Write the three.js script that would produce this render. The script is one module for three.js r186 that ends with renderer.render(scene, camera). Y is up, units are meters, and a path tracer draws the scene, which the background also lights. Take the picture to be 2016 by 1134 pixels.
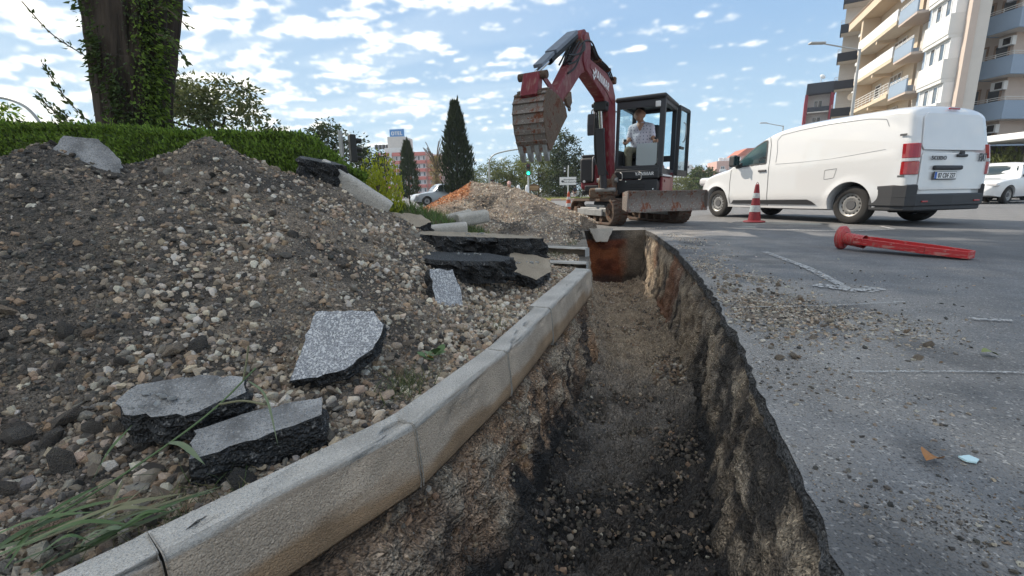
import * as THREE from 'three';
import { ConvexGeometry } from 'three/addons/geometries/ConvexGeometry.js';
import { RoundedBoxGeometry } from 'three/addons/geometries/RoundedBoxGeometry.js';
import { TextGeometry } from 'three/addons/geometries/TextGeometry.js';
import { FontLoader } from 'three/addons/loaders/FontLoader.js';
import { MarchingCubes } from 'three/addons/objects/MarchingCubes.js';
import { mergeGeometries, mergeVertices, toCreasedNormals } from 'three/addons/utils/BufferGeometryUtils.js';
import { Brush, Evaluator, SUBTRACTION } from 'three-bvh-csg';

// ---------------------------------------------------------------- camera, sky, sun, exposure
const EXPOSURE = 2.25;
const scene = new THREE.Scene();
const camera = new THREE.PerspectiveCamera(65.56, 16 / 9, 0.05, 3000);
camera.position.set(0, 0.61, 0);
camera.rotation.order = 'YXZ';
camera.rotation.set(-Math.atan(182.5 / 880), 0, -0.0175);
const renderer = new THREE.WebGLRenderer();
renderer.toneMapping = THREE.LinearToneMapping;
renderer.toneMappingExposure = EXPOSURE;
renderer.shadowMap.enabled = true;
const TO_SUN = new THREE.Vector3(-0.60, 0.66, -0.46).normalize();
const sun = new THREE.DirectionalLight(new THREE.Color().setRGB(1, 0.9, 0.76), 2.6);
sun.name = 'sun';
sun.position.copy(TO_SUN).multiplyScalar(80);
sun.castShadow = true;
sun.shadow.radius = 1.2;
sun.shadow.mapSize.set(4096, 4096);
Object.assign(sun.shadow.camera, { left: -60, right: 60, top: 60, bottom: -60, near: 1, far: 200 });
scene.add(sun, sun.target);

// ---------------------------------------------------------------- noise and random numbers
function rng(seed) {
  let s = seed >>> 0;
  return () => { s = (s + 0x6d2b79f5) | 0; let t = Math.imul(s ^ (s >>> 15), 1 | s); t = (t + Math.imul(t ^ (t >>> 7), 61 | t)) ^ t; return ((t ^ (t >>> 14)) >>> 0) / 4294967296; };
}
const R0 = rng(7);
const rr = (a, b, r = R0) => a + (b - a) * r();
const pick = (list, r = R0) => list[Math.floor(r() * list.length) % list.length];
const clamp = (x, a = 0, b = 1) => Math.min(b, Math.max(a, x));
const sm = (a, b, x) => { const t = clamp((x - a) / (b - a)); return t * t * (3 - 2 * t); };
const mix = (a, b, t) => a + (b - a) * t;
const mix3 = (a, b, t) => [mix(a[0], b[0], t), mix(a[1], b[1], t), mix(a[2], b[2], t)];
function h3(x, y, z) { let h = Math.imul(x, 374761393) ^ Math.imul(y, 668265263) ^ Math.imul(z, 2147483647 - 1274126177); h = Math.imul(h ^ (h >>> 13), 1274126177); return ((h ^ (h >>> 16)) >>> 0) / 4294967296; }
function n3(x, y, z, per = 0) {
  const ix = Math.floor(x), iy = Math.floor(y), iz = Math.floor(z), fx = x - ix, fy = y - iy, fz = z - iz;
  const u = fx * fx * (3 - 2 * fx), v = fy * fy * (3 - 2 * fy), w = fz * fz * (3 - 2 * fz);
  const P = per ? (a) => ((a % per) + per) % per : (a) => a;
  const x0 = P(ix), x1 = P(ix + 1), y0 = P(iy), y1 = P(iy + 1);
  return mix(mix(mix(h3(x0, y0, iz), h3(x1, y0, iz), u), mix(h3(x0, y1, iz), h3(x1, y1, iz), u), v),
    mix(mix(h3(x0, y0, iz + 1), h3(x1, y0, iz + 1), u), mix(h3(x0, y1, iz + 1), h3(x1, y1, iz + 1), u), v), w);
}
function fbm(x, y, z, oct = 4, per = 0) { let s = 0, a = 0.5, t = 0; for (let i = 0; i < oct; i++) { s += a * n3(x, y, z + i * 7.3, per); t += a; a *= 0.5; x *= 2; y *= 2; z *= 2; per *= 2; } return s / t; }

// ---------------------------------------------------------------- the sky: blue air and an altocumulus field
{
  const W = 2048, Hh = 1024, data = new Float32Array(W * Hh * 4), K = 1 / EXPOSURE;
  for (let row = 0; row < Hh; row++) {
    const up = ((row + 0.5) / Hh - 0.5) * Math.PI, y = Math.sin(up), cu = Math.cos(up);
    for (let col = 0; col < W; col++) {
      const a = ((col + 0.5) / W - 0.5) * 2 * Math.PI, x = Math.cos(a) * cu, z = Math.sin(a) * cu, o = (row * W + col) * 4;
      const toSun = clamp(x * TO_SUN.x + y * TO_SUN.y + z * TO_SUN.z), e = clamp(y);
      let c = mix3([0.31, 0.44, 0.59], [0.155, 0.275, 0.5], sm(0, 0.42, e));
      c = mix3(c, [0.6, 0.68, 0.76], 0.25 * Math.pow(toSun, 3));
      if (y > 0.004) {
        const k = 1 / (y + 0.06), px = x * k, pz = z * k;
        const wx = fbm(px * 0.9 + 3, pz * 0.9, 2.2, 3) * 1.1, wz = fbm(px * 0.9 + 9, pz * 0.9 + 4, 5.1, 3) * 1.1;
        const qx = px * 0.93 + pz * 0.36, qz = -px * 0.36 + pz * 0.93;
        let n = 0.62 * fbm(qx * 4.6 + wx, qz * 8.2 + wz, 1.7, 5) + 0.38 * fbm(qx * 13 + wx * 2, qz * 19 + wz * 2, 4.4, 4);
        const clear = sm(-0.1, 0.95, (x * 0.75 - z * 0.66) / Math.hypot(x, z, 1e-4)) * sm(0.95, 0.6, y);   // the field thins out ahead on the right
        const cover = 0.125 + 0.2 * fbm(px * 0.3 + 20, pz * 0.3 + 3, 8.8, 3) - 0.12 * clear + 0.02 * (1 - e);
        let m = sm(0.72 - cover, 0.87 - cover, n) * sm(0.004, 0.03, y);
        m = clamp(m);
        const lit = mix(0.78, 0.95, n) + 0.18 * Math.pow(toSun, 4);
        c = mix3(c, [1.0 * lit, 1.0 * lit, 1.0 * lit], 0.88 * m);
        const veil = sm(0.55, 0.7, fbm(qx * 1.2 + 11, qz * 2.6, 12.2, 4) + cover * 0.45) * 0.12 * sm(0.6, -0.6, x);
        c = mix3(c, [0.8, 0.84, 0.88], veil);
      }
      if (y < 0) c = mix3(c, [0.3, 0.29, 0.27], sm(0, -0.08, y));
      data[o] = c[0] * K * 1.95; data[o + 1] = c[1] * K * 1.87; data[o + 2] = c[2] * K * 1.66; data[o + 3] = 1;
    }
  }
  const t = new THREE.DataTexture(data, W, Hh, THREE.RGBAFormat, THREE.FloatType);
  t.mapping = THREE.EquirectangularReflectionMapping; t.magFilter = THREE.LinearFilter; t.needsUpdate = true;
  scene.background = t; scene.environment = t;
}
scene.fog = new THREE.FogExp2(new THREE.Color().setRGB(0.8, 0.88, 1.0), 0.0005);

// ---------------------------------------------------------------- textures and materials
const enc = (v) => { v = clamp(v); return Math.round(255 * (v <= 0.0031308 ? v * 12.92 : 1.055 * Math.pow(v, 1 / 2.4) - 0.055)); };
function tex(n, fn, srgb = true) {                     // fn(u, v) gives linear rgb, or one number for a height map
  const d = new Uint8Array(n * n * 4);
  for (let j = 0; j < n; j++) for (let i = 0; i < n; i++) {
    const c = fn((i + 0.5) / n, (j + 0.5) / n), o = (j * n + i) * 4;
    if (srgb) { d[o] = enc(c[0]); d[o + 1] = enc(c[1]); d[o + 2] = enc(c[2]); } else d[o] = d[o + 1] = d[o + 2] = Math.round(255 * clamp(c));
    d[o + 3] = 255;
  }
  const t = new THREE.DataTexture(d, n, n);
  t.wrapS = t.wrapT = THREE.RepeatWrapping; t.magFilter = THREE.LinearFilter; t.minFilter = THREE.LinearMipmapLinearFilter;
  if (srgb) t.colorSpace = THREE.SRGBColorSpace;
  t.needsUpdate = true; return t;
}
const rep = (t, x, y = x) => { const c = t.clone(); c.repeat.set(x, y); c.needsUpdate = true; return c; };
const lin = (r, g, b) => new THREE.Color().setRGB(r, g === undefined ? r : g, b === undefined ? r : b);
function mat(c, roughness = 0.8, o = {}) {
  const phys = o.transmission || o.clearcoat || o.sheen;
  const m = new (phys ? THREE.MeshPhysicalMaterial : THREE.MeshStandardMaterial)({ color: Array.isArray(c) ? lin(...c) : c, roughness, ...o });
  return m;
}
// grain with speckles: aggregate in asphalt and concrete
const aggregate = (n, cell, base, light, dark, pl, pd, coarse = 0.25) => tex(n, (u, v) => {
  const a = n3(u * cell, v * cell, 1, cell), b = n3(u * cell * 2, v * cell * 2, 5, cell * 2), g = fbm(u * 6, v * 6, 9, 4, 6);
  let c = mix3(base, base.map((x) => x * (1 + coarse)), (g - 0.5) * 2);
  c = mix3(c, light, sm(1 - pl, 1 - pl + 0.08, a) * 0.8); c = mix3(c, dark, sm(1 - pd, 1 - pd + 0.08, b) * 0.8);
  const w = 0.85 + 0.3 * n3(u * cell * 4, v * cell * 4, 3, cell * 4); return c.map((x) => x * w);
});
const bumpTex = (n, cell, sharp = 1) => tex(n, (u, v) => Math.pow(0.55 * n3(u * cell, v * cell, 2, cell) + 0.3 * n3(u * cell * 2, v * cell * 2, 4, cell * 2) + 0.15 * fbm(u * 8, v * 8, 6, 3, 8), sharp), false);
const T = {
  asphalt: aggregate(1024, 128, [0.15, 0.15, 0.153], [0.31, 0.305, 0.3], [0.055, 0.055, 0.057], 0.2, 0.26),
  asphaltB: bumpTex(1024, 140),
  concrete: aggregate(1024, 150, [0.5, 0.47, 0.43], [0.64, 0.61, 0.57], [0.26, 0.24, 0.22], 0.22, 0.3, 0.3),
  concreteB: bumpTex(1024, 150, 1.4),
  slab2: aggregate(512, 70, [0.22, 0.213, 0.208], [0.34, 0.33, 0.32], [0.12, 0.116, 0.114], 0.22, 0.34, 0.8),
  slab: aggregate(512, 60, [0.29, 0.29, 0.30], [0.62, 0.61, 0.6], [0.09, 0.09, 0.1], 0.42, 0.34),
  broken: aggregate(512, 44, [0.02, 0.02, 0.021], [0.17, 0.16, 0.15], [0.006, 0.006, 0.006], 0.2, 0.3),
  brokenB: bumpTex(512, 40, 0.8),
  soil: aggregate(1024, 90, [0.5, 0.5, 0.5], [0.95, 0.93, 0.9], [0.16, 0.15, 0.14], 0.26, 0.34, 0.5),
  soilB: bumpTex(1024, 70, 0.8),
  stone: tex(256, (u, v) => { const g = fbm(u * 6, v * 6, 2, 5, 6), s = n3(u * 40, v * 40, 3, 40); const k = 0.6 + 0.55 * g + (s > 0.82 ? 0.15 : 0) - (s < 0.12 ? 0.25 : 0); return [k, k * (0.97 - 0.05 * (g - 0.5)), k * (0.93 - 0.25 * (g - 0.5))]; }),
  stoneB: bumpTex(256, 26),
  rust: tex(512, (u, v) => { const g = fbm(u * 5, v * 5, 3, 5, 5), s = fbm(u * 24, v * 12, 8, 3, 12); let c = mix3([0.15, 0.125, 0.11], [0.27, 0.235, 0.21], g); c = mix3(c, [0.17, 0.055, 0.025], sm(0.5, 0.66, s * 0.5 + g * 0.5)); if (n3(u * 70, v * 70, 2, 70) > 0.9) c = [0.5, 0.48, 0.45]; return c; }),
  redWorn: tex(512, (u, v) => { const g = fbm(u * 4, v * 4, 3, 5, 4), s = fbm(u * 30, v * 10, 8, 3, 10); let c = mix3([0.13, 0.006, 0.015], [0.19, 0.014, 0.024], g); c = mix3(c, [0.26, 0.15, 0.12], sm(0.5, 0.68, s * 0.55 + g * 0.45) * 0.65); return c; }),
  redPlastic: tex(512, (u, v) => { const g = fbm(u * 6, v * 6, 3, 5, 6), s = fbm(u * 8, v * 60, 8, 3, 0); let c = mix3([0.4, 0.012, 0.016], [0.52, 0.03, 0.03], g); c = mix3(c, [0.5, 0.26, 0.22], sm(0.6, 0.72, s) * 0.6); return mix3(c, [0.34, 0.2, 0.16], sm(0.52, 0.7, fbm(u * 12, v * 12, 5, 4, 12)) * 0.5); }),
  grime: tex(512, (u, v) => { const g = fbm(u * 5, v * 5, 3, 5, 5), s = fbm(u * 40, v * 40, 8, 2, 40); const k = 0.72 + 0.5 * (g - 0.5) + 0.3 * (s - 0.5); return [k, k * 0.98, k * 0.95]; }),
  noiseB: bumpTex(512, 80),
  plaster: tex(512, (u, v) => { const g = fbm(u * 5, v * 5, 3, 5, 5); const k = 0.9 + 0.14 * (g - 0.5); return [k, k, k * 0.99]; }),
  leaf: tex(128, (u, v) => { const k = 0.85 + 0.3 * fbm(u * 4, v * 4, 1, 4, 4) - (Math.abs(u - 0.5) < 0.03 ? -0.18 : 0); return [k, k, k * 0.9]; }),
};
const M = {
  road: mat(lin(1), 0.86, { map: rep(T.asphalt, 1.15), bumpMap: rep(T.asphaltB, 1.15), bumpScale: 0.006, vertexColors: true }),
  verge: mat(lin(1), 1, { map: rep(T.soil, 1.3), bumpMap: rep(T.soilB, 1.3), bumpScale: 0.02, vertexColors: true }),
  heap: mat(lin(1), 1, { map: rep(T.soil, 2.2), bumpMap: rep(T.soilB, 2.2), bumpScale: 0.018, vertexColors: true }),
  trench: mat(lin(1), 1, { map: rep(T.soil, 1.9), bumpMap: rep(T.soilB, 1.9), bumpScale: 0.035, vertexColors: true }),
  kerb: mat(lin(1), 0.92, { map: rep(T.concrete, 2.2), bumpMap: rep(T.concreteB, 2.2), bumpScale: 0.0035, vertexColors: true }),
  concrete: mat(lin(0.95, 0.93, 0.9), 0.92, { map: rep(T.concrete, 1.5), bumpMap: rep(T.concreteB, 1.5), bumpScale: 0.004 }),
  slab: mat(lin(1), 0.85, { map: rep(T.slab, 4), bumpMap: rep(T.brokenB, 4), bumpScale: 0.003 }),
  slabDust: mat(lin(0.72, 0.63, 0.52), 0.95, { map: rep(T.concrete, 3), bumpMap: rep(T.concreteB, 3), bumpScale: 0.004 }),
  slabGrey: mat(lin(1.1), 0.85, { map: rep(T.slab2, 3.5), bumpMap: rep(T.brokenB, 5), bumpScale: 0.006 }),
  broken: mat(lin(1), 0.6, { map: rep(T.broken, 4.5), bumpMap: rep(T.brokenB, 4.5), bumpScale: 0.016 }),
  stone: mat(lin(1), 0.9, { map: rep(T.stone, 1), bumpMap: rep(T.stoneB, 1), bumpScale: 0.004 }),
  stoneBig: mat(lin(1), 0.88, { map: rep(T.stone, 1), bumpMap: rep(T.stoneB, 2), bumpScale: 0.05 }),
};

// ---------------------------------------------------------------- geometry helpers
const V = (x, y, d) => new THREE.Vector3(x, y, -d);      // right, up, distance ahead
const taken = {};
function numbered(n) { if (!(n in taken)) { taken[n] = 0; return n; } return n + '_' + String(++taken[n]).padStart(3, '0'); }
function shadows(o) { o.castShadow = true; o.receiveShadow = true; return o; }
function mesh(name, g, m, parent) { if (Array.isArray(g)) g = merge(g); const o = shadows(new THREE.Mesh(g, m)); o.name = parent ? name : numbered(name); (parent || scene).add(o); return o; }
function tag(o, label, category, group, kind) { if (label) o.userData.label = label; if (category) o.userData.category = category; if (group) o.userData.group = group; if (kind) o.userData.kind = kind; return o; }
function thing(name, label, category, pos = [0, 0, 0], turn = 0, group) { const o = new THREE.Group(); o.name = numbered(name); o.position.copy(V(...pos)); o.rotation.y = turn; scene.add(o); return tag(o, label, category, group); }
function structure(name, g, m) { const o = mesh(name, g, m); o.userData.kind = 'structure'; return o; }
function merge(list) {
  return mergeGeometries(list.map((g) => { let c = g.index ? g.toNonIndexed() : g; for (const k of Object.keys(c.attributes)) if (!['position', 'normal', 'uv'].includes(k)) c.deleteAttribute(k); if (!c.attributes.uv) uvBox(c); if (!c.attributes.normal) c.computeVertexNormals(); c.morphAttributes = {}; c.clearGroups(); return c; }));
}
function uvBox(g, s = 1) {                               // box-projected uv in metres
  if (g.index) throw new Error('uvBox needs non-indexed');
  if (!g.attributes.normal) g.computeVertexNormals();
  const p = g.attributes.position, uv = new Float32Array(p.count * 2), a = new THREE.Vector3(), b = new THREE.Vector3(), c = new THREE.Vector3();
  for (let i = 0; i < p.count; i += 3) {
    a.fromBufferAttribute(p, i); b.fromBufferAttribute(p, i + 1).sub(a); c.fromBufferAttribute(p, i + 2).sub(a); b.cross(c);
    const X = Math.abs(b.x), Y = Math.abs(b.y), Z = Math.abs(b.z);
    for (let k = 0; k < 3; k++) { const x = p.getX(i + k), y = p.getY(i + k), z = p.getZ(i + k); uv[(i + k) * 2] = s * (X > Y && X > Z ? z : x); uv[(i + k) * 2 + 1] = s * (Y >= X && Y >= Z ? z : y); }
  }
  g.setAttribute('uv', new THREE.BufferAttribute(uv, 2)); return g;
}
const flat = (g) => (g.index ? g.toNonIndexed() : g);
function box(w, h, d, x = 0, y = 0, z = 0, r = 0.006, seg = 1) {
  const q = Math.min(r, w / 2.1, h / 2.1, d / 2.1);
  const g = q > 0.0005 ? new RoundedBoxGeometry(w, h, d, seg, q) : new THREE.BoxGeometry(w, h, d);
  return uvBox(flat(g)).translate(x, y, z);
}
const hardBox = (w, h, d, x = 0, y = 0, z = 0) => uvBox(flat(new THREE.BoxGeometry(w, h, d))).translate(x, y, z);
const UP = new THREE.Vector3(0, 1, 0);
function cyl(a, b, r0, r1 = r0, seg = 14, cap = true) {
  const A = new THREE.Vector3(...a), B = new THREE.Vector3(...b), d = B.clone().sub(A), L = d.length();
  return flat(new THREE.CylinderGeometry(r1, r0, L, seg, 1, !cap)).translate(0, L / 2, 0).applyQuaternion(new THREE.Quaternion().setFromUnitVectors(UP, d.normalize())).translate(A.x, A.y, A.z);
}
function beam(a, b, w, h, up = [0, 1, 0], r = 0.005) {   // a box from a to b
  const A = new THREE.Vector3(...a), B = new THREE.Vector3(...b), d = B.clone().sub(A), L = d.length(), z = d.normalize(), x = new THREE.Vector3(...up).cross(z).normalize(), y = z.clone().cross(x);
  return box(w, h, L, 0, 0, 0, r).applyMatrix4(new THREE.Matrix4().makeBasis(x, y, z).setPosition(A.add(B).multiplyScalar(0.5)));
}
function tube(pts, r, seg = 24, rad = 7, closed = false) { return flat(new THREE.TubeGeometry(new THREE.CatmullRomCurve3(pts.map((p) => new THREE.Vector3(...p)), closed), seg, r, rad, closed)); }
function prism(pts, depth, bevel = 0.006, holes = []) {   // a side outline (x, y) given thickness along z, centred
  const s = new THREE.Shape(pts.map((p) => new THREE.Vector2(...p)));
  for (const h of holes) s.holes.push(new THREE.Path(h.map((p) => new THREE.Vector2(...p))));
  const g = new THREE.ExtrudeGeometry(s, { depth: Math.max(0.0005, depth - 2 * bevel), bevelEnabled: bevel > 0, bevelSize: bevel, bevelThickness: bevel, bevelOffset: -bevel, bevelSegments: 1, curveSegments: 8 });
  g.translate(0, 0, -Math.max(0.0005, depth - 2 * bevel) / 2); g.clearGroups(); return uvBox(flat(g));
}
const lathe = (pts, seg = 24) => flat(new THREE.LatheGeometry(pts.map((p) => new THREE.Vector2(...p)), seg));
function grid(nu, nv, fn) {                              // fn(i / nu, j / nv) gives { p: [x, y, z], uv: [u, v], c: [r, g, b] }
  const pos = [], uv = [], col = [], idx = [];
  let hasC = false;
  for (let i = 0; i <= nu; i++) for (let j = 0; j <= nv; j++) { const q = fn(i / nu, j / nv); pos.push(...q.p); uv.push(...q.uv); if (q.c) { col.push(...q.c); hasC = true; } }
  for (let i = 0; i < nu; i++) for (let j = 0; j < nv; j++) { const a = i * (nv + 1) + j, b = a + nv + 1; idx.push(a, b, a + 1, b, b + 1, a + 1); }
  const g = new THREE.BufferGeometry();
  g.setAttribute('position', new THREE.Float32BufferAttribute(pos, 3)); g.setAttribute('uv', new THREE.Float32BufferAttribute(uv, 2));
  if (hasC) g.setAttribute('color', new THREE.Float32BufferAttribute(col, 3));
  g.setIndex(idx); g.computeVertexNormals(); return g;
}
function table(t) {                                      // smooth curve through [at, value] pairs
  const m = t.map((p, i) => (i === 0 ? (t[1][1] - t[0][1]) / (t[1][0] - t[0][0]) : i === t.length - 1 ? (p[1] - t[i - 1][1]) / (p[0] - t[i - 1][0]) : (t[i + 1][1] - t[i - 1][1]) / (t[i + 1][0] - t[i - 1][0])));
  return (x) => { if (x <= t[0][0]) return t[0][1] + m[0] * (x - t[0][0]); const n = t.length - 1; if (x >= t[n][0]) return t[n][1] + m[n] * (x - t[n][0]); let i = 0; while (x > t[i + 1][0]) i++; const h = t[i + 1][0] - t[i][0], s = (x - t[i][0]) / h, s2 = s * s, s3 = s2 * s; return (2 * s3 - 3 * s2 + 1) * t[i][1] + (s3 - 2 * s2 + s) * h * m[i] + (3 * s2 - 2 * s3) * t[i + 1][1] + (s3 - s2) * h * m[i + 1]; };
}
function instances(name, g, m, list, parent) {           // list of { p: Vector3, q: Quaternion, s: number or Vector3, c: [r, g, b] }
  const o = shadows(new THREE.InstancedMesh(g, m, list.length)), X = new THREE.Matrix4(), C = new THREE.Color();
  list.forEach((e, i) => { X.compose(e.p, e.q, typeof e.s === 'number' ? new THREE.Vector3(e.s, e.s, e.s) : e.s); o.setMatrixAt(i, X); if (e.c) o.setColorAt(i, C.setRGB(...e.c)); });
  o.name = parent ? name : numbered(name); o.userData.kind = 'stuff'; (parent || scene).add(o); return o;
}
const randQ = (r) => new THREE.Quaternion().setFromEuler(new THREE.Euler(r() * 6.28, r() * 6.28, r() * 6.28));
const yawQ = (r, tilt = 0.35) => new THREE.Quaternion().setFromEuler(new THREE.Euler((r() - 0.5) * 2 * tilt, r() * 6.28, (r() - 0.5) * 2 * tilt));

// ================================================================ ground: road, trench, verge
const Lx = table([[-1.2, -1.75], [0, -1.02], [0.3, -0.78], [0.597, -0.54], [0.761, -0.402], [0.985, -0.235], [1.483, -0.018], [2.083, 0.186], [2.878, 0.44], [3.216, 0.56], [4.5, 0.78], [7.6, 1.22]]);
const Rx0 = table([[-1.2, -0.1], [0, 0.3], [0.609, 0.526], [0.94, 0.648], [1.332, 0.777], [2.179, 1.08], [2.947, 1.306], [4.911, 1.812], [6.66, 2.144], [7.6, 2.28]]);
const Rx = (d) => Rx0(d) + 0.05 * (fbm(d * 2.4, 3.3, 1.1, 3) - 0.5) + 0.02 * (n3(d * 21, 1, 7) - 0.5);
const END = 7.6, NEAR = -1.2;
{ // road, right of the trench and beyond it
  const roadC = (x, d) => {
    const off = x - Rx0(clamp(d, NEAR, END)), g = fbm(x * 1.3, d * 1.3, 4, 4), f = fbm(x * 5, d * 5, 9, 3), dust = sm(0.38, 0.62, 0.55 * g + 0.45 * f) * sm(2.4, 0.3, off) * sm(-0.2, 0.4, 7.4 - d);
    let c = mix3([1.05, 1.05, 1.06], [0.72, 0.73, 0.75], sm(0.38, 0.62, fbm(x * 0.35, d * 0.35, 2, 3)));
    c = mix3(c, [1.95, 1.8, 1.62], dust * 0.8);
    c = mix3(c, [0.6, 0.58, 0.57], sm(0.6, 0.72, fbm(x * 3.1 + 9, d * 3.1, 6, 3)) * sm(1.6, 0.2, off) * 0.75);
    return c;
  };
  const a = grid(230, 130, (s, t) => {
    const d = s < 0.08 ? mix(-9, NEAR, s / 0.08) : mix(NEAR, END, (s - 0.08) / 0.92), x = Rx(clamp(d, NEAR, END)) + 70 * Math.pow(t, 3.2), w = x - Rx0(clamp(d, NEAR, END));
    const y = 0.012 * (fbm(x * 2, d * 2, 5, 3) - 0.5) * sm(6, 1, w) * sm(END, END - 1, d);
    return { p: [x, y, -d], uv: [x, d], c: roadC(x, d) };
  });
  const b = grid(120, 160, (s, t) => { const d = END + 900 * Math.pow(s, 3), k = (t - 0.5) * 2, x = 2 + Math.sign(k) * 500 * Math.pow(Math.abs(k), 3); return { p: [x, 0, -d], uv: [x, d], c: mix3([1.15, 1.12, 1.08], [0.95, 0.94, 0.94], fbm(x * 0.2, d * 0.2, 3, 4)) }; });
  a.computeVertexNormals();
  const o = structure('road', mergeGeometries([a, b]), M.road);
  o.userData.label = 'worn grey asphalt road strewn with grit beside the trench';
}
const FLOOR = (d) => mix(-0.66, -0.88, sm(1.2, 6, d)) + 0.05 * (fbm(d * 1.7, 0, 3, 3) - 0.5);
const vergeY = (x, d) => 0.05 + 0.05 * (fbm(x * 3, d * 3, 1, 4) - 0.5) * sm(0, 0.25, Lx(d) - x) - 0.03 * sm(1.2, 0.2, d);
{ // trench: left wall, floor, right wall and both ends
  const tan = [0.98, 0.78, 0.57], clay = [0.98, 0.62, 0.38], black = [0.13, 0.115, 0.105], grey = [0.52, 0.46, 0.4], red = [0.62, 0.2, 0.075], wet = [0.075, 0.07, 0.068], asph = [0.24, 0.235, 0.235];
  const g = grid(620, 260, (s, t) => {
    const d = mix(NEAR, END, Math.pow(s, 1.12)), L = Lx(d), R = Rx(d), top = d < 3.22 ? -0.07 : vergeY(L, d), fy = FLOOR(d);
    let x, y, c;
    const A = fbm(d * 2.6, t * 6, 4, 4), B = fbm(d * 9, t * 22, 9, 4), C = fbm(d * 1.1 + 7, t * 3, 2, 3), E = fbm(d * 30, t * 62, 15, 3), S = fbm(d * 16, t * 3.5, 27, 4);   // S: streaks running down the face
    const rough = 0.06 * (A - 0.5) + 0.065 * (B - 0.5) + 0.035 * (E - 0.5) + 0.03 * Math.max(0, E - 0.62);
    if (t < 0.36) {
      const k = t / 0.36, q = Math.pow(k, 0.9); y = mix(top, fy + 0.1, q);
      x = (d < 3.22 ? L - 0.05 : L) + 0.03 * k + 0.05 * Math.pow(k, 5) + (d > 3.22 ? 0 : 0.03 * sm(0, 0.3, k)) + rough * sm(0, 0.16, k);
      c = mix3(clay, tan, sm(0.42, 0.66, B)); c = mix3(c, grey, sm(0.5, 0.62, C) * 0.3); c = mix3(c, [0.42, 0.27, 0.18], sm(0.5, 0.62, S) * 0.6);
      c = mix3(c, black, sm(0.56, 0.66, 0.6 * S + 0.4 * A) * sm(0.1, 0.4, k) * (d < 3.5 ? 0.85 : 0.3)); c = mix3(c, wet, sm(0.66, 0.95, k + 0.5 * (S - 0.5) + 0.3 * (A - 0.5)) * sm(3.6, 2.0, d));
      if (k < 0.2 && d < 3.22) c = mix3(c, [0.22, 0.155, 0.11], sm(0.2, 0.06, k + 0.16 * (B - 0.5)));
    } else if (t < 0.66) {
      const k = (t - 0.36) / 0.3, x0 = L + (d < 3.22 ? 0.06 : 0.08), x1 = R - 0.09; x = mix(x0, x1, k);
      y = fy + rough * 2 + 0.1 * Math.pow(Math.abs(k - 0.5) * 2, 3);
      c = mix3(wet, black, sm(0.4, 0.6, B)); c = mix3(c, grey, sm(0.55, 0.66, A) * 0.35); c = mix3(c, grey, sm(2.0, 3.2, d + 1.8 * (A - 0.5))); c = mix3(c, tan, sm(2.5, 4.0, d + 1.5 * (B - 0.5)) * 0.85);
    } else {
      const k = 1 - (t - 0.66) / 0.34, la = 0.1, q = k < 0.14 ? (k / 0.14) * la : la + Math.pow((k - 0.14) / 0.86, 0.9) * (1 - la); y = mix(0, fy + 0.1, q);
      const body = sm(0.13, 0.2, k);
      x = R - body * (0.05 * k + 0.05 * Math.pow(k, 5)) + body * rough * 0.7 + (1 - body) * 0.022 * (E - 0.5) * sm(0, 0.03, k) + 0.035 * body * sm(0.34, 0.14, k);
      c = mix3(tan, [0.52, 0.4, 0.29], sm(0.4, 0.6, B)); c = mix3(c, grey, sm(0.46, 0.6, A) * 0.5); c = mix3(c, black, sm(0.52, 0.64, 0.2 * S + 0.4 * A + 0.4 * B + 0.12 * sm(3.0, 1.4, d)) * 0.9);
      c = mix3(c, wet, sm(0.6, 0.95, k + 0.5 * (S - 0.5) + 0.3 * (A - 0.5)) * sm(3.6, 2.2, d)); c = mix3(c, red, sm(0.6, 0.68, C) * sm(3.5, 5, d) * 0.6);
      if (k < 0.16) c = mix3(mix3(asph, [0.36, 0.34, 0.32], sm(0.55, 0.7, E)), c, sm(0.13, 0.16, k + 0.02 * (B - 0.5)));
    }
    if (t === 1) { x = R + 0.03; y = -0.014; } if (t === 0) y = top;
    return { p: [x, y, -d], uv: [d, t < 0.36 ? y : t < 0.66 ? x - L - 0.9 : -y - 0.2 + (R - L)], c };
  });
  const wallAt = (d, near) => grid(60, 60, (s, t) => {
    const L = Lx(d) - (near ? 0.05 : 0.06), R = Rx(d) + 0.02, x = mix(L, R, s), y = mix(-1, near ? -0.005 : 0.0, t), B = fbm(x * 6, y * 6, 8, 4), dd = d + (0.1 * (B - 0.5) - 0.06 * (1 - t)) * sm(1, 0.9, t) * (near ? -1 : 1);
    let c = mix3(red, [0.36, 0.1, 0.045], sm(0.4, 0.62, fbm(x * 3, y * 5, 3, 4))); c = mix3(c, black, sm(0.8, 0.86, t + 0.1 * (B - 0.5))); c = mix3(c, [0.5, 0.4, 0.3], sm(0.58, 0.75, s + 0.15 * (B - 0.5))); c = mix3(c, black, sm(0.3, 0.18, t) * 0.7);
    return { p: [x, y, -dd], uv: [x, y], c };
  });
  tag(structure('trench', mergeGeometries([g, wallAt(END, false), wallAt(NEAR, true)]), M.trench), 'narrow excavated trench with brown earth walls and dark floor');
}
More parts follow.
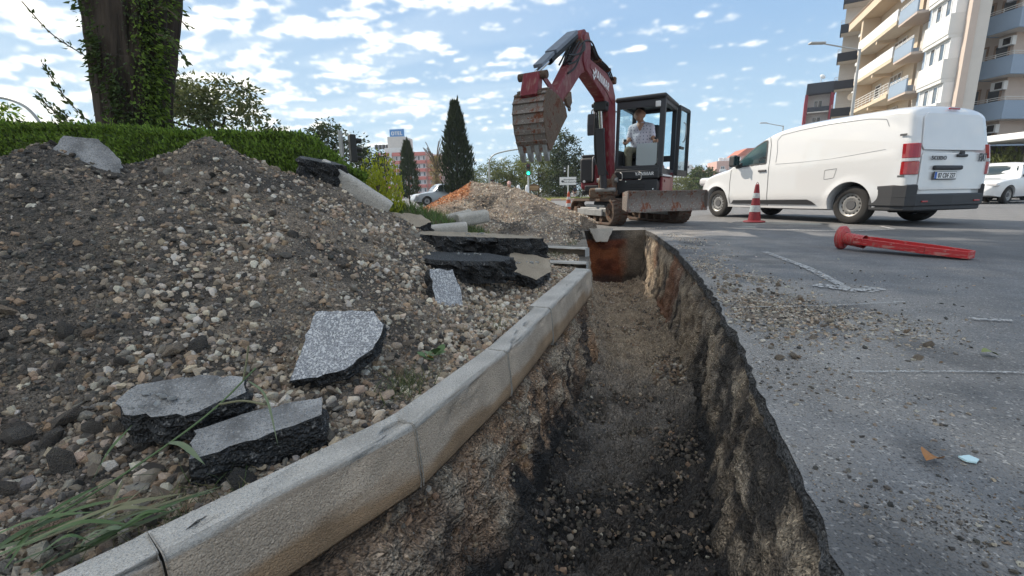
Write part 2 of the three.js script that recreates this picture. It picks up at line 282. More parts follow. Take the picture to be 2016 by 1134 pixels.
{ // verge behind the kerb
  const edge = (d) => (d < 3.22 ? Lx(d) - 0.07 : d < END ? Lx(d) : table([[END, 1.22], [9, 1.05], [10.5, 0.4], [12, -1.4], [14, -6]])(d));
  const g = grid(260, 150, (s, t) => {
    const d = mix(-3, 14, s), e = edge(Math.max(d, NEAR)), x = t === 0 ? e : e - 45 * Math.pow((t - 1 / 150) / (149 / 150), 3), y = t === 0 && d > END - 0.05 ? -0.02 : vergeY(Math.min(x, Lx(d)), d);
    const B = fbm(x * 4, d * 4, 8, 4), A = fbm(x * 1.2, d * 1.2, 2, 3);
    let c = mix3([0.2, 0.17, 0.14], [0.42, 0.35, 0.27], sm(0.42, 0.62, B)); c = mix3(c, [0.5, 0.44, 0.37], sm(3.1, 4, d) * sm(0.45, 0.55, A + 0.2 * (B - 0.5)) * sm(-0.6, 0, x));
    c = mix3(c, [0.12, 0.17, 0.06], sm(-0.5, -1.1, x) * sm(3.2, 3.8, d));
    return { p: [x, y, -d], uv: [x, d], c };
  });
  tag(structure('verge_ground', g, M.verge), 'bare brown soil strip behind the kerb');
}

// ================================================================ kerb stones
function kerbStone(a, b, label, h0 = 0.08, depth = 0.22, width = 0.145, seed = 1) {
  const dx = b[0] - a[0], dd = b[1] - a[1], L = Math.hypot(dx, dd), prof = [[-width, h0 - 0.012], [-width + 0.012, h0], [-0.045, h0], [-0.012, h0 - 0.001], [-0.003, h0 - 0.006], [0.001, h0 - 0.016], [0.006, h0 - 0.06], [0.011, h0 - 0.11], [0.014, h0 - depth + 0.02], [0.012, h0 - depth], [-width, h0 - depth]];
  const n = 26, g = grid(n, (prof.length - 1) * 3, (s, t) => {
    const f = t * (prof.length - 1), i = Math.min(prof.length - 2, Math.floor(f)), k = f - i; let u = mix(prof[i][0], prof[i + 1][0], k), y = mix(prof[i][1], prof[i + 1][1], k);
    const l = s * L, e = Math.min(l, L - l), ch = 0.012 * (fbm(l * 14 + seed * 9, f * 1.4, seed, 4) - 0.5), nick = 0.02 * sm(0.66, 0.8, fbm(l * 9 + seed, f * 0.8, seed + 3, 3)) * sm(3, 1.5, Math.abs(f - 4));
    u += ch * 0.6 - nick; y += ch * 0.4 - nick * 0.6; if (e < 0.012) { u -= 0.004; if (f > 1 && f < 8) y -= 0.003; }
    const stain = fbm(l * 5 + seed * 3, f * 1.1, 4, 4);
    let c = mix3([1.08, 1.08, 1.08], [0.9, 0.88, 0.86], stain);
    if (f > 3.6) c = mix3(c, [0.86, 0.73, 0.61], sm(3.8, 5.2, f + 3 * (stain - 0.5)));
    if (f > 6.2) c = mix3(c, [0.6, 0.42, 0.27], sm(6.6, 7.3, f + 2.4 * (stain - 0.5)));
    return { p: [u, y, -(l - L / 2)], uv: [l + seed * 0.37, f * 0.05], c };
  });
  const caps = [];
  for (const e of [0, 1]) { const s = new THREE.Shape(prof.map((q) => new THREE.Vector2(q[0] * 0.985, q[1] - 0.001))); const c = new THREE.ShapeGeometry(s).toNonIndexed(); c.translate(0, 0, e ? -L / 2 + 0.002 : L / 2 - 0.002); c.setAttribute('color', new THREE.Float32BufferAttribute(new Float32Array(c.attributes.position.count * 3).fill(0.8), 3)); caps.push(c); }
  const o = mesh('kerb_stone', mergeGeometries([g.toNonIndexed(), ...caps]), M.kerb);
  o.position.copy(V((a[0] + b[0]) / 2, 0, (a[1] + b[1]) / 2)); o.rotation.y = -Math.atan2(dx, dd);
  return tag(o, label, 'kerb stone', 'kerb stones along the trench');
}
kerbStone([-0.865, 0.2], [-0.543, 0.588], 'kerb stone cut off by the bottom edge of the photo', 0.08, 0.165, 0.09, 1);
kerbStone([-0.541, 0.59], [-0.2375, 0.98], 'long pale kerb stone beside the uprooted grass', 0.08, 0.165, 0.09, 2);
kerbStone([-0.236, 0.982], [-0.0185, 1.48], 'chipped kerb stone beside the small green weed', 0.08, 0.165, 0.09, 3);
kerbStone([-0.017, 1.483], [0.186, 2.082], 'short kerb stone between the weed and the broken kerb end', 0.08, 0.165, 0.09, 4);
kerbStone([0.187, 2.085], [0.577, 3.205], 'farthest kerb stone, broken off over the trench', 0.08, 0.19, 0.12, 5);
kerbStone([0.6, 3.44], [-0.25, 3.75], 'grey kerb stone laid across the verge, nearer of two', 0.1, 0.15, 0.1, 6);
kerbStone([0.72, 4.1], [-0.15, 4.65], 'grey kerb stone laid across the verge, farther of two', 0.13, 0.17, 0.1, 7);

// ================================================================ rubble heaps
const cones = (list, slope, k = 16) => (x, d) => { let s = Math.exp(k * 0.02); for (const [cx, cd, h, f = slope] of list) s += Math.exp(k * (h - f * Math.hypot(x - cx, d - cd))); return Math.log(s) / k; };
const HA0 = cones([[-4.6, 1.4, 0.7], [-3.5, 1.7, 0.78], [-2.75, 1.95, 0.83], [-2.15, 2.2, 0.885], [-1.72, 2.66, 0.97, 0.57], [-1.25, 2.98, 0.77, 0.7], [-0.88, 3.1, 0.53, 0.75], [-1.0, 1.9, 0.4, 0.5]], 0.52);
const HA = (x, d) => HA0(x, d) + 0.075 * (fbm(x * 3.2, d * 3.2, 2, 4) - 0.5) + 0.03 * (fbm(x * 13, d * 13, 5, 3) - 0.5);
const HB0 = cones([[-0.66, 8.2, 0.86], [-0.3, 8.2, 0.87], [0.1, 8.0, 0.72], [0.5, 7.7, 0.55], [0.85, 7.5, 0.3], [0.45, 6.2, 0.4], [0.05, 5.8, 0.26], [-0.35, 6.2, 0.34], [0.5, 8.3, 0.5]], 0.48);
const HB = (x, d) => HB0(x, d) + 0.08 * (fbm(x * 3.2 + 5, d * 3.2, 2, 4) - 0.5) + 0.03 * (fbm(x * 11, d * 11, 5, 3) - 0.5);
const paleA = (x, d) => sm(-1.75, -0.9, x + 0.25 * (d - 2) + 0.7 * (fbm(x * 1.6, d * 1.6, 7, 3) - 0.5));
{
  const ga = grid(220, 220, (s, t) => { const x = mix(-5.6, 0.05, s), d = mix(0.55, 5.0, t), lim = Lx(d) - 0.09; const xx = Math.min(x, lim); const y = Math.max(HA(xx, d), 0.0) - (x > lim ? 0.12 : 0) - 0.02 * sm(0.4, 0, Lx(d) - xx);
    const B = fbm(x * 7, d * 7, 8, 4); let c = mix3([0.19, 0.16, 0.132], [0.42, 0.34, 0.265], paleA(x, d) * 0.85); c = mix3(c, [0.12, 0.105, 0.093], sm(0.5, 0.62, B) * 0.8); return { p: [xx, y, -d], uv: [x, d], c }; });
  tag(mesh('rubble_heap', ga, M.heap), 'long heap of dark soil and pale gravel in front of the hedge', 'rubble heap', 'heaps of spoil');
  const gb = grid(150, 150, (s, t) => { const x = mix(-3.2, 1.7, s), d = mix(4.3, 11, t), lim = d < END + 0.1 ? Lx(d) - 0.04 : 1.5, xx = Math.min(x, lim), y = Math.max(HB(xx, d), 0.0) - (x > lim ? 0.2 : 0) - 0.04 * sm(0.3, 0, lim - xx);
    const B = fbm(x * 5, d * 5, 8, 4); let c = mix3([0.44, 0.36, 0.29], [0.66, 0.54, 0.43], sm(0.4, 0.6, B)); c = mix3(c, [0.14, 0.12, 0.105], sm(0.58, 0.68, fbm(x * 2.2, d * 2.2, 14, 3)) * 0.7);
    c = mix3(c, [0.86, 0.34, 0.12], sm(-0.62, -0.85, x + 0.2 * (B - 0.5)) * sm(7.2, 7.9, d)); return { p: [xx, y, -d], uv: [x, d], c }; });
  tag(mesh('rubble_heap', gb, M.heap), 'brown gravel heap with an orange clay crest behind the asphalt slabs', 'rubble heap', 'heaps of spoil');
}

const HC0 = cones([[-2.3, 5.9, 0.6], [-1.65, 5.7, 0.6], [-1.15, 5.4, 0.5], [-0.8, 5.0, 0.36]], 0.5);
const HC = (x, d) => HC0(x, d) + 0.05 * (fbm(x * 3, d * 3, 6, 3) - 0.5);
{
  const g = grid(70, 60, (s, t) => { const x = mix(-3.8, 0.1, s), d = mix(3.9, 7.6, t), B = fbm(x * 5, d * 5, 8, 3); return { p: [x, HC(x, d) - 0.01, -d], uv: [x, d], c: mix3([0.2, 0.2, 0.1], [0.3, 0.25, 0.17], B) }; });
  tag(structure('grass_bank', g, M.heap), 'low grassy bank between the two rubble heaps');
}

// ================================================================ stones
function rockGeo(seed, n, flatY = 0.7, smooth = false) {
  const r = rng(seed), pts = [];
  for (let i = 0; i < n; i++) { const z = r() * 2 - 1, a = r() * 6.283, q = Math.sqrt(1 - z * z), k = rr(0.8, 1.05, r); pts.push(new THREE.Vector3(q * Math.cos(a) * k, z * flatY * k, q * Math.sin(a) * k * rr(0.62, 0.85, r))); }
  let g = new ConvexGeometry(pts); g.scale(0.5, 0.5, 0.5);
  uvBox(g, 1.4);
  if (smooth) g = toCreasedNormals(g, 0.75);
  return g;
}
const rocks = [0, 1, 2, 3, 4, 5, 6, 7].map((i) => rockGeo(100 + i, i < 4 ? 15 : 24, [0.6, 0.75, 0.5, 0.85][i % 4], i >= 3));
const chips = [0, 1, 2].map((i) => rockGeo(200 + i, 9, 0.6));
const PALE = [[0.84, 0.73, 0.6], [0.74, 0.6, 0.47], [0.88, 0.82, 0.73], [0.64, 0.48, 0.36], [0.8, 0.72, 0.63]], MID = [[0.44, 0.35, 0.27], [0.48, 0.34, 0.24], [0.34, 0.31, 0.28], [0.54, 0.44, 0.35]], DARK = [[0.14, 0.128, 0.117], [0.19, 0.168, 0.148], [0.1, 0.095, 0.09], [0.24, 0.205, 0.175]], RED = [[0.5, 0.2, 0.08], [0.42, 0.16, 0.07]];
const gaus0 = (r) => r() + r() + r() - 1.5;
const vary = (c, r) => { const k = rr(0.82, 1.12, r); return [c[0] * k, c[1] * k * rr(0.97, 1.03, r), c[2] * k * rr(0.94, 1.04, r)]; };
{ // gravel that nobody could count
  const r = rng(11), beds = { gravel_heap_long: [], gravel_heap_far: [], gravel_trench: [], gravel_road: [] };
  const put = (bed, x, y, d, s, c, tilt = 3) => bed.push({ p: V(x, y + s * rr(-0.15, 0.2, r), d), q: tilt > 1 ? randQ(r) : yawQ(r, tilt), s: new THREE.Vector3(s, s * rr(0.7, 1, r), s * rr(0.8, 1.1, r)), c: vary(c, r) });
  let n = 0;
  while (n < 62000) {                                  // the long heap and the soil at its foot
    const d = 0.5 + 4.2 * Math.pow(r(), 1.7), x = Lx(d) - 0.12 - 3.4 * Math.pow(r(), 1.25) * Math.min(1, 0.28 + d * 0.36);
    if (x < -3.6 || Math.abs(x) > 1.3 * d + 0.3) continue;
    const big = r(), clump = fbm(x * 2.4, d * 2.4, 31, 3), pw = paleA(x, d), s = (big < 0.62 ? rr(0.006, 0.014, r) : big < 0.9 ? rr(0.014, 0.028, r) : rr(0.026, 0.042, r)) * (0.85 + 0.3 * pw);
    if (s > 0.016 && clump < 0.46 && r() < 0.7 * pw) continue;
    const isPale = r() < 0.06 + 0.5 * pw * (0.4 + clump), set = isPale ? (r() < 0.75 ? PALE : MID) : r() < 0.35 + 0.3 * pw ? MID : DARK;
    put(beds.gravel_heap_long, x, Math.max(HA(x, d), vergeY(x, d)), d, s * (isPale ? 1.12 : 1), pick(set, r)); n++;
  }
  n = 0;
  while (n < 24000) {
    const d = 4.6 + 5.2 * r(), x = mix(-2.4, Math.min(1.5, d < END ? Lx(d) - 0.06 : 1.5), r()); if (HB0(x, d) < 0.07 && r() < 0.5) continue;
    const clump = fbm(x * 2.2, d * 2.2, 14, 3), isRed = x < -0.7 && d > 7.5, s = r() < 0.8 ? rr(0.012, 0.028, r) : rr(0.028, 0.055, r);
    put(beds.gravel_heap_far, x, HB(x, d), d, s, pick(isRed && r() < 0.8 ? RED : clump > 0.63 ? (r() < 0.5 ? DARK : MID) : r() < 0.55 ? PALE : MID, r)); n++;
  }
  n = 0;
  while (n < 3500) {                                  // soil and grit between slabs and kerb
    const d = rr(1.6, 4.4, r), x = Lx(d) - 0.1 - 0.75 * r() * r(); put(beds.gravel_heap_long, x, Math.max(HA(x, d), vergeY(x, d)), d, rr(0.007, 0.026, r), pick(r() < 0.5 ? PALE : r() < 0.6 ? MID : DARK, r)); n++;
  }
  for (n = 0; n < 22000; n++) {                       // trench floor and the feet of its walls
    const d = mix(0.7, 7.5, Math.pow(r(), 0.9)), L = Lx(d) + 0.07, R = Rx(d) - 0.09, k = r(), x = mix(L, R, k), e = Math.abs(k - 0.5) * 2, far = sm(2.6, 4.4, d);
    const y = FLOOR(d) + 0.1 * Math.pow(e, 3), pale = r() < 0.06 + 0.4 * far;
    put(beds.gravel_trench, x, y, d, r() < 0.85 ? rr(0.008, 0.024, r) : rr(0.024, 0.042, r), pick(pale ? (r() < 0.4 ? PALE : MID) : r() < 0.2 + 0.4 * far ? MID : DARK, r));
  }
  for (n = 0; n < 420; n++) { const a = r() * 6.28, q = Math.sqrt(r()); put(beds.gravel_trench, 1.18 + 0.2 * q * Math.cos(a), FLOOR(2.9) + 0.03 + 0.09 * (1 - q), 2.95 + 0.34 * q * Math.sin(a), rr(0.02, 0.05, r), pick(r() < 0.55 ? MID : PALE, r).map((v) => v * 0.8)); }
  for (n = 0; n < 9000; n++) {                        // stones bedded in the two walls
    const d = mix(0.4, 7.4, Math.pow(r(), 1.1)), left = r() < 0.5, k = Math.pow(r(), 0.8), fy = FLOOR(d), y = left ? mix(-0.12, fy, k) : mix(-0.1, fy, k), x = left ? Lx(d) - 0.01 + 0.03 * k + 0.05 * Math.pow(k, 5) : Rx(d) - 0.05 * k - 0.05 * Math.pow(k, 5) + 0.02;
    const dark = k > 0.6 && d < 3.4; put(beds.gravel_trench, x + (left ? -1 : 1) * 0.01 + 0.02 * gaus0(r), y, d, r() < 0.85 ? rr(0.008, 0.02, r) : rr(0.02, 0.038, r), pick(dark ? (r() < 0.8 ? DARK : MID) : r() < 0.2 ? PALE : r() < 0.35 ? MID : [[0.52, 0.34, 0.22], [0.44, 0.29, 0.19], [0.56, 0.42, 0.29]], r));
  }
  const spots = [[1.4, 2.0, 0.5, 0.42, 9000, 1.2], [1.35, 2.5, 0.4, 0.5, 5000, 1.2], [1.65, 3.4, 0.3, 0.9, 4200, 1.2], [1.95, 4.6, 0.25, 0.9, 2200, 1.1], [0.85, 1.05, 0.45, 0.3, 3600, 0.4], [0.95, 1.4, 0.5, 0.35, 2400, 0.4], [0.7, 0.75, 0.4, 0.25, 2000, 0.35], [2.3, 5.6, 0.35, 1.3, 1800, 0.9], [2.2, 2.6, 1.3, 1.6, 900, 0.5], [1.7, 1.4, 1.1, 0.9, 1200, 0.3], [2.5, 7.9, 0.9, 0.4, 700, 0.6]];
  for (const [cx, cd, sx, sd, m, pale] of spots) for (let i = 0; i < m; i++) {
    const a = r() * 6.28, q = Math.sqrt(-Math.log(1 - r() * 0.97)) * 0.62, d = cd + q * sd * Math.sin(a), x = cx + q * sx * Math.cos(a); if (x < Rx(d) + 0.015 || d < 0.35) continue;
    if (fbm(x * 3, d * 3, 44, 3) < 0.44 && r() < (cd > 1.8 && cd < 4 ? 0.4 : 0.75)) continue;
    const big = cd > 1.8 ? 1 : 0.62, s = (r() < 0.88 ? rr(0.004, 0.012, r) : rr(0.012, 0.028, r)) * big; put(beds.gravel_road, x, 0, d, s, pick(r() < pale * 0.55 ? PALE : r() < 0.45 ? MID : DARK, r), 0.5);
  }
  const names = { gravel_heap_long: ['gravel', 'dark and pale gravel covering the long heap by the kerb'], gravel_heap_far: ['gravel', 'brown gravel covering the far heap beside the excavator'], gravel_trench: ['gravel', 'dark grit and stones lying on the trench floor'], gravel_road: ['grit', 'grit and crushed stone spilled on the road along the trench edge'] };
  for (const k in beds) { const o = new THREE.Group(); o.name = numbered(names[k][0]); scene.add(o); tag(o, names[k][1], 'gravel', null, 'stuff'); const parts = k === 'gravel_trench' || k === 'gravel_road' ? [...chips, rocks[0]] : [...chips, rocks[0], rocks[3], rocks[5]]; const lists = parts.map(() => []); beds[k].forEach((e, i) => lists[e.s.x < 0.013 ? i % 3 : 3 + (i % (parts.length - 3))].push(e)); parts.forEach((g, i) => instances('stones', g, M.stone, lists[i], o)); }
}
{ // the stones that can be told apart
  const r = rng(23), mats = {};
  const mk = (key, set) => set.map((c, i) => (mats[key + i] ||= mat(c, 0.9, { map: T.stone, bumpMap: rep(T.stoneB, 1.3), bumpScale: 0.05 })));
  const pale = mk('p', [...PALE, [0.66, 0.55, 0.46]]), mid = mk('m', MID), dark = mk('d', DARK);
  const one = (x, d, s, ms, label, group, y) => { const o = mesh('loose_stone', pick(rocks, r), pick(ms, r)); const sy = s * rr(0.75, 1, r); o.scale.set(s * rr(1, 1.3, r), sy, s * rr(0.85, 1.1, r)); o.position.copy(V(x, y + sy * 0.2, d)); o.quaternion.copy(yawQ(r, 0.7)); tag(o, label, 'stone', group); };
  const near = [[-0.82, 0.8, 0.042], [-0.9, 0.86, 0.05], [-0.76, 0.84, 0.05], [-0.86, 0.72, 0.036], [-0.98, 0.9, 0.04], [-1.06, 0.82, 0.05], [-0.95, 1.0, 0.04], [-1.1, 1.05, 0.035], [-0.8, 0.93, 0.03], [-0.72, 0.76, 0.036], [-0.66, 1.22, 0.045], [-0.66, 1.1, 0.035], [-0.42, 1.42, 0.05], [-0.36, 1.33, 0.045], [-0.38, 1.55, 0.05], [-0.3, 1.62, 0.045]];
  for (const [x, d, s] of near) one(x, d, s, pale, 'big pale stone at the foot of the long heap near the kerb', 'big pale stones near the kerb', Math.max(HA(x, d), vergeY(x, d)));
  for (let i = 0; i < 26; i++) { const d = rr(0.68, 1.25, r), x = Lx(d) - 0.2 - 0.75 * r(); if (Math.abs(x) > 1.22 * d) continue; one(x, d, rr(0.036, 0.062, r), r() < 0.7 ? pale : mid, 'big pale stone at the foot of the long heap near the kerb', 'big pale stones near the kerb', Math.max(HA(x, d), vergeY(x, d))); }
  for (let i = 0; i < 22; i++) { const d = rr(0.7, 1.3, r), x = -0.75 - 0.75 * r(); if (Math.abs(x) > 1.22 * d) continue; one(x, d, rr(0.04, 0.085, r), r() < 0.6 ? dark : mid, 'large dark stone at the foot of the long heap', 'large dark stones at the heap foot', Math.max(HA(x, d), vergeY(x, d))); }
  const dk = [[-0.83, 0.69, 0.1, 'm'], [-0.98, 0.96, 0.06, 'd'], [-0.56, 0.82, 0.07, 'd'], [-1.05, 0.7, 0.06, 'd'], [-1.0, 0.78, 0.07, 'd'], [-1.15, 0.95, 0.06, 'd'], [-1.2, 1.2, 0.05, 'd'], [-1.0, 1.25, 0.09, 'm']];
  for (const [x, d, s, k] of dk) one(x, d, s, k === 'm' ? mid : dark, 'large dark stone at the foot of the long heap', 'large dark stones at the heap foot', Math.max(HA(x, d), vergeY(x, d)));
  let n = 0;
  while (n < 150) { const d = rr(1.2, 2.9, r), x = Lx(d) - 0.14 - 1.9 * r(); if (Math.abs(x) > 1.15 * d || r() > 0.15 + paleA(x, d)) continue; one(x, d, rr(0.024, 0.05, r), r() < 0.8 ? pale : mid, 'pale beige stone among the gravel of the long heap', 'pale stones of the long heap', Math.max(HA(x, d), vergeY(x, d))); n++; }
  n = 0;
  while (n < 60) { const d = rr(0.8, 2.4, r), x = -0.7 - 1.8 * r(); if (Math.abs(x) > 1.15 * d) continue; one(x, d, rr(0.025, 0.06, r), r() < 0.75 ? dark : mid, 'dark grey stone among the soil of the long heap', 'dark stones of the long heap', Math.max(HA(x, d), vergeY(x, d))); n++; }
  n = 0;
  while (n < 60) { const d = rr(1.5, 3.2, r), x = Rx(d) + 0.06 + 0.75 * r() * r(); one(x, d, rr(0.02, 0.05, r), r() < 0.6 ? pale : mid, 'loose pale stone on the road by the trench edge', 'loose stones on the road', 0); n++; }
}

// ================================================================ broken slabs
function jag(outline, step, amp, seed) {
  const out = [], r = rng(seed);
  outline.forEach((p, i) => { const q = outline[(i + 1) % outline.length], L = Math.hypot(q[0] - p[0], q[1] - p[1]), n = Math.max(1, Math.round(L / step)); for (let k = 0; k < n; k++) { const t = k / n, e = k ? amp : amp * 0.5; out.push([mix(p[0], q[0], t) + (r() - 0.5) * 2 * e, mix(p[1], q[1], t) + (r() - 0.5) * 2 * e]); } });
  return out;
}
function slabGeo(outline, th, { step = 0.022, amp = 0.006, seed = 1, rough = 0.012 } = {}) {
  const o = jag(outline, step, amp, seed), n = o.length, layers = 7, pos = [], r = rng(seed + 50), cx = o.reduce((s, p) => s + p[0], 0) / n, cz = o.reduce((s, p) => s + p[1], 0) / n;
  const ring = (k) => o.map((p, i) => { const f = k / (layers - 1), y = -th * f, e = k === 0 ? 0 : rough * (fbm(p[0] * 30 + seed, p[1] * 30, f * 5 + seed, 3) - 0.45) * 2 + rough * (r() - 0.5), dx = p[0] - cx, dz = p[1] - cz, L = Math.hypot(dx, dz); return [p[0] + (dx / L) * e, y + (k && k < layers - 1 ? (r() - 0.5) * th * 0.1 : 0), p[1] + (dz / L) * e]; });
  const rings = Array.from({ length: layers }, (_, k) => ring(k));
  const tri = (a, b, c) => pos.push(...a, ...b, ...c);
  const cap = (rg, flip) => { for (const [a, b, c] of THREE.ShapeUtils.triangulateShape(o.map((p) => new THREE.Vector2(...p)), [])) flip ? tri(rg[a], rg[b], rg[c]) : tri(rg[a], rg[c], rg[b]); };
  const area = THREE.ShapeUtils.area(o.map((p) => new THREE.Vector2(...p))) > 0;
  cap(rings[0], !area); const top = pos.length / 3;
  for (let k = 0; k < layers - 1; k++) for (let i = 0; i < n; i++) { const j = (i + 1) % n, A = rings[k][i], B = rings[k][j], C = rings[k + 1][i], D = rings[k + 1][j]; if (area) { tri(A, B, C); tri(B, D, C); } else { tri(A, C, B); tri(B, C, D); } }
  cap(rings[layers - 1], area);
  const g = new THREE.BufferGeometry(); g.setAttribute('position', new THREE.Float32BufferAttribute(pos, 3)); g.computeVertexNormals(); uvBox(g);
  g.addGroup(0, top, 0); g.addGroup(top, pos.length / 3 - top, 1); return g;
}
function slab(name, label, category, outline, th, [x, y, d], [rx, ry, rz], ms, opt, group) {
  const o = mesh(name, slabGeo(outline, th, opt), ms); o.position.copy(V(x, y, d)); o.rotation.set(rx, ry, rz, 'YXZ'); return tag(o, label, category, group);
}
const G1 = 'broken pieces of paving';
slab('paving_slab', 'speckled grey paving slab leaning face up against the long heap', 'paving slab', [[-0.11, -0.115], [0.075, -0.12], [0.115, -0.06], [0.1, 0.03], [0.03, 0.1], [-0.04, 0.125], [-0.115, 0.135]], 0.05, [-0.52, 0.185, 1.3], [0.62, 0.02, -0.03], [M.slab, M.broken], { seed: 3, amp: 0.005 }, G1);
slab('asphalt_chunk', 'dark asphalt chunk with pebbles on top at the foot of the heap', 'asphalt chunk', [[-0.13, -0.075], [0.0, -0.09], [0.12, -0.06], [0.14, 0.0], [0.04, 0.065], [-0.07, 0.05], [-0.14, 0.0]], 0.075, [-0.77, 0.165, 0.96], [0.22, 0.15, 0.02], [M.slabGrey, M.broken], { seed: 5, amp: 0.008, rough: 0.018 }, G1);
slab('asphalt_chunk', 'flat asphalt slab with a black broken side lying next to the kerb', 'asphalt chunk', [[-0.13, -0.045], [0.0, -0.07], [0.13, -0.065], [0.125, 0.01], [0.02, 0.04], [-0.12, 0.06]], 0.085, [-0.555, 0.125, 0.9], [0.12, 0.42, 0.05], [M.slabGrey, M.broken], { seed: 8, amp: 0.006, rough: 0.016 }, G1);
slab('asphalt_slab', 'longest black asphalt slab lying between the heap and the cross kerbs', 'asphalt slab', [[-0.45, -0.16], [0.2, -0.18], [0.4, -0.1], [0.52, 0.04], [0.3, 0.13], [0.0, 0.17], [-0.25, 0.13], [-0.44, 0.16]], 0.13, [-0.3, 0.36, 2.98], [0.0, 0.02, -0.06], [M.slabDust, M.broken], { seed: 9, amp: 0.022, rough: 0.05, step: 0.03 }, G1);
slab('asphalt_slab', 'thick black asphalt slab propped over the dark hollow', 'asphalt slab', [[-0.24, -0.16], [0.1, -0.17], [0.27, -0.03], [0.2, 0.12], [-0.02, 0.15], [-0.25, 0.1]], 0.12, [-0.25, 0.275, 2.5], [0.02, 0.0, -0.05], [M.broken, M.broken], { seed: 12, amp: 0.016, rough: 0.042, step: 0.028 }, G1);
slab('asphalt_chunk', 'black asphalt lump wedged into the slope above the long slab', 'asphalt chunk', [[-0.17, -0.1], [0.1, -0.12], [0.18, 0.0], [0.1, 0.1], [-0.15, 0.1]], 0.13, [-0.73, 0.455, 3.15], [0.35, 0.1, -0.12], [M.slabDust, M.broken], { seed: 14, amp: 0.012, rough: 0.03, step: 0.03 }, G1);
slab('paving_slab', 'narrow grey paving piece standing on edge under the black slab', 'paving slab', [[-0.07, -0.1], [0.05, -0.11], [0.075, 0.0], [0.07, 0.16], [-0.06, 0.11]], 0.06, [-0.3, 0.19, 2.0], [0.95, 0.3, -0.35], [M.slab, M.broken], { seed: 16 }, G1);
slab('paving_slab', 'dusty tan slab tilted down toward the trench', 'paving slab', [[-0.14, -0.15], [0.11, -0.16], [0.15, 0.0], [0.09, 0.15], [-0.12, 0.12]], 0.06, [0.1, 0.185, 2.75], [0.28, -0.3, -0.28], [M.slabDust, M.broken], { seed: 18, rough: 0.018 }, G1);
slab('concrete_slab', 'grey concrete slab sticking out of the left end of the heap crest', 'concrete slab', [[-0.12, -0.07], [0.0, -0.1], [0.12, 0.0], [0.15, 0.09], [0.02, 0.1], [-0.12, 0.06]], 0.06, [-2.0, 0.845, 2.22], [0.75, 0.1, -0.35], [M.slabGrey, M.concrete], { seed: 21, amp: 0.003, rough: 0.006 }, G1);
slab('asphalt_chunk', 'rough black asphalt lump on the crest beside the fallen kerb', 'asphalt chunk', [[-0.12, -0.09], [0.08, -0.1], [0.15, 0.0], [0.08, 0.1], [-0.12, 0.08]], 0.14, [-1.2, 0.845, 2.95], [0.15, 0.3, -0.2], [M.broken, M.broken], { seed: 25, amp: 0.014, rough: 0.035, step: 0.03 }, G1);
function fallenKerb(label, L, w, h, [x, y, d], [rx, ry, rz], seed) {
  const g = grid(20, 24, (s, t) => { const a = t * Math.PI * 2, ca = Math.cos(a), sa = Math.sin(a), q = 1 / Math.pow(Math.pow(Math.abs(ca), 7) + Math.pow(Math.abs(sa), 7), 1 / 7), k = 1 + 0.07 * (fbm(s * L * 14, t * 9, seed, 3) - 0.5), e = s === 0 || s === 1 ? 0.92 : 1; return { p: [(s - 0.5) * L, sa * q * h * 0.5 * k * e, ca * q * w * 0.5 * k * e], uv: [s * L, t * (w + h)] }; });
  const caps = [0, 20].map((i) => { const pts = []; for (let j = 0; j < 24; j++) { const p = g.attributes.position, a = i * 25 + j, b = i * 25 + j + 1; pts.push((i ? 0.5 : -0.5) * L, 0, 0, ...(i ? [p.getX(b), p.getY(b), p.getZ(b), p.getX(a), p.getY(a), p.getZ(a)] : [p.getX(a), p.getY(a), p.getZ(a), p.getX(b), p.getY(b), p.getZ(b)])); } const c = new THREE.BufferGeometry(); c.setAttribute('position', new THREE.Float32BufferAttribute(pts, 3)); return uvBox(c); });
  const o = mesh('fallen_kerb', [g, ...caps], M.concrete); o.position.copy(V(x, y, d)); o.rotation.set(rx, ry, rz, 'YXZ'); return tag(o, label, 'kerb stone', G1);
}
fallenKerb('long speckled kerb piece sliding down the right side of the heap', 0.5, 0.12, 0.13, [-1.03, 0.665, 3.04], [0.1, 0.2, -0.62], 3);
fallenKerb('grey kerb block lying at the edge of the grass patch', 0.42, 0.16, 0.13, [-0.66, 0.27, 4.6], [0.1, 0.2, 0.06], 5);
fallenKerb('pinkish kerb block resting on the far gravel heap', 0.36, 0.16, 0.14, [-0.44, 0.36, 5.2], [0.1, 0.4, 0.12], 7);
fallenKerb('dark thin kerb piece half buried above the two kerb blocks', 0.3, 0.12, 0.08, [-0.62, 0.385, 5.4], [0.1, 0.3, 0.2], 9);
slab('concrete_chunk', 'grey concrete wedge hanging at the far end wall of the trench', 'concrete chunk', [[-0.2, -0.09], [0.2, -0.09], [0.1, 0.13], [-0.09, 0.13]], 0.12, [1.5, -0.04, 7.45], [Math.PI / 2 - 0.15, 0, 0.06], [M.concrete, M.concrete], { seed: 33, amp: 0.005, rough: 0.008 }, G1);
{ // stones caught on top of the slabs
  const r = rng(77);
  for (const [x, y, d, n, s] of [[-0.77, 0.165, 0.93, 9, 0.03], [-0.2, 0.36, 2.95, 10, 0.03], [-0.25, 0.285, 2.5, 6, 0.03], [0.1, 0.2, 2.7, 8, 0.03]]) for (let i = 0; i < n; i++) { const o = mesh('loose_stone', pick(rocks, r), M.stoneBig); const k = s * rr(0.5, 1.1, r); o.scale.set(k * 1.2, k * 0.8, k); o.position.copy(V(x + rr(-0.09, 0.09, r), y + 0.004 + k * 0.1, d + rr(-0.03, 0.05, r))); o.quaternion.copy(yawQ(r, 0.3)); tag(o, 'small stone resting on top of a broken asphalt slab', 'stone', 'stones on the slabs'); }
}

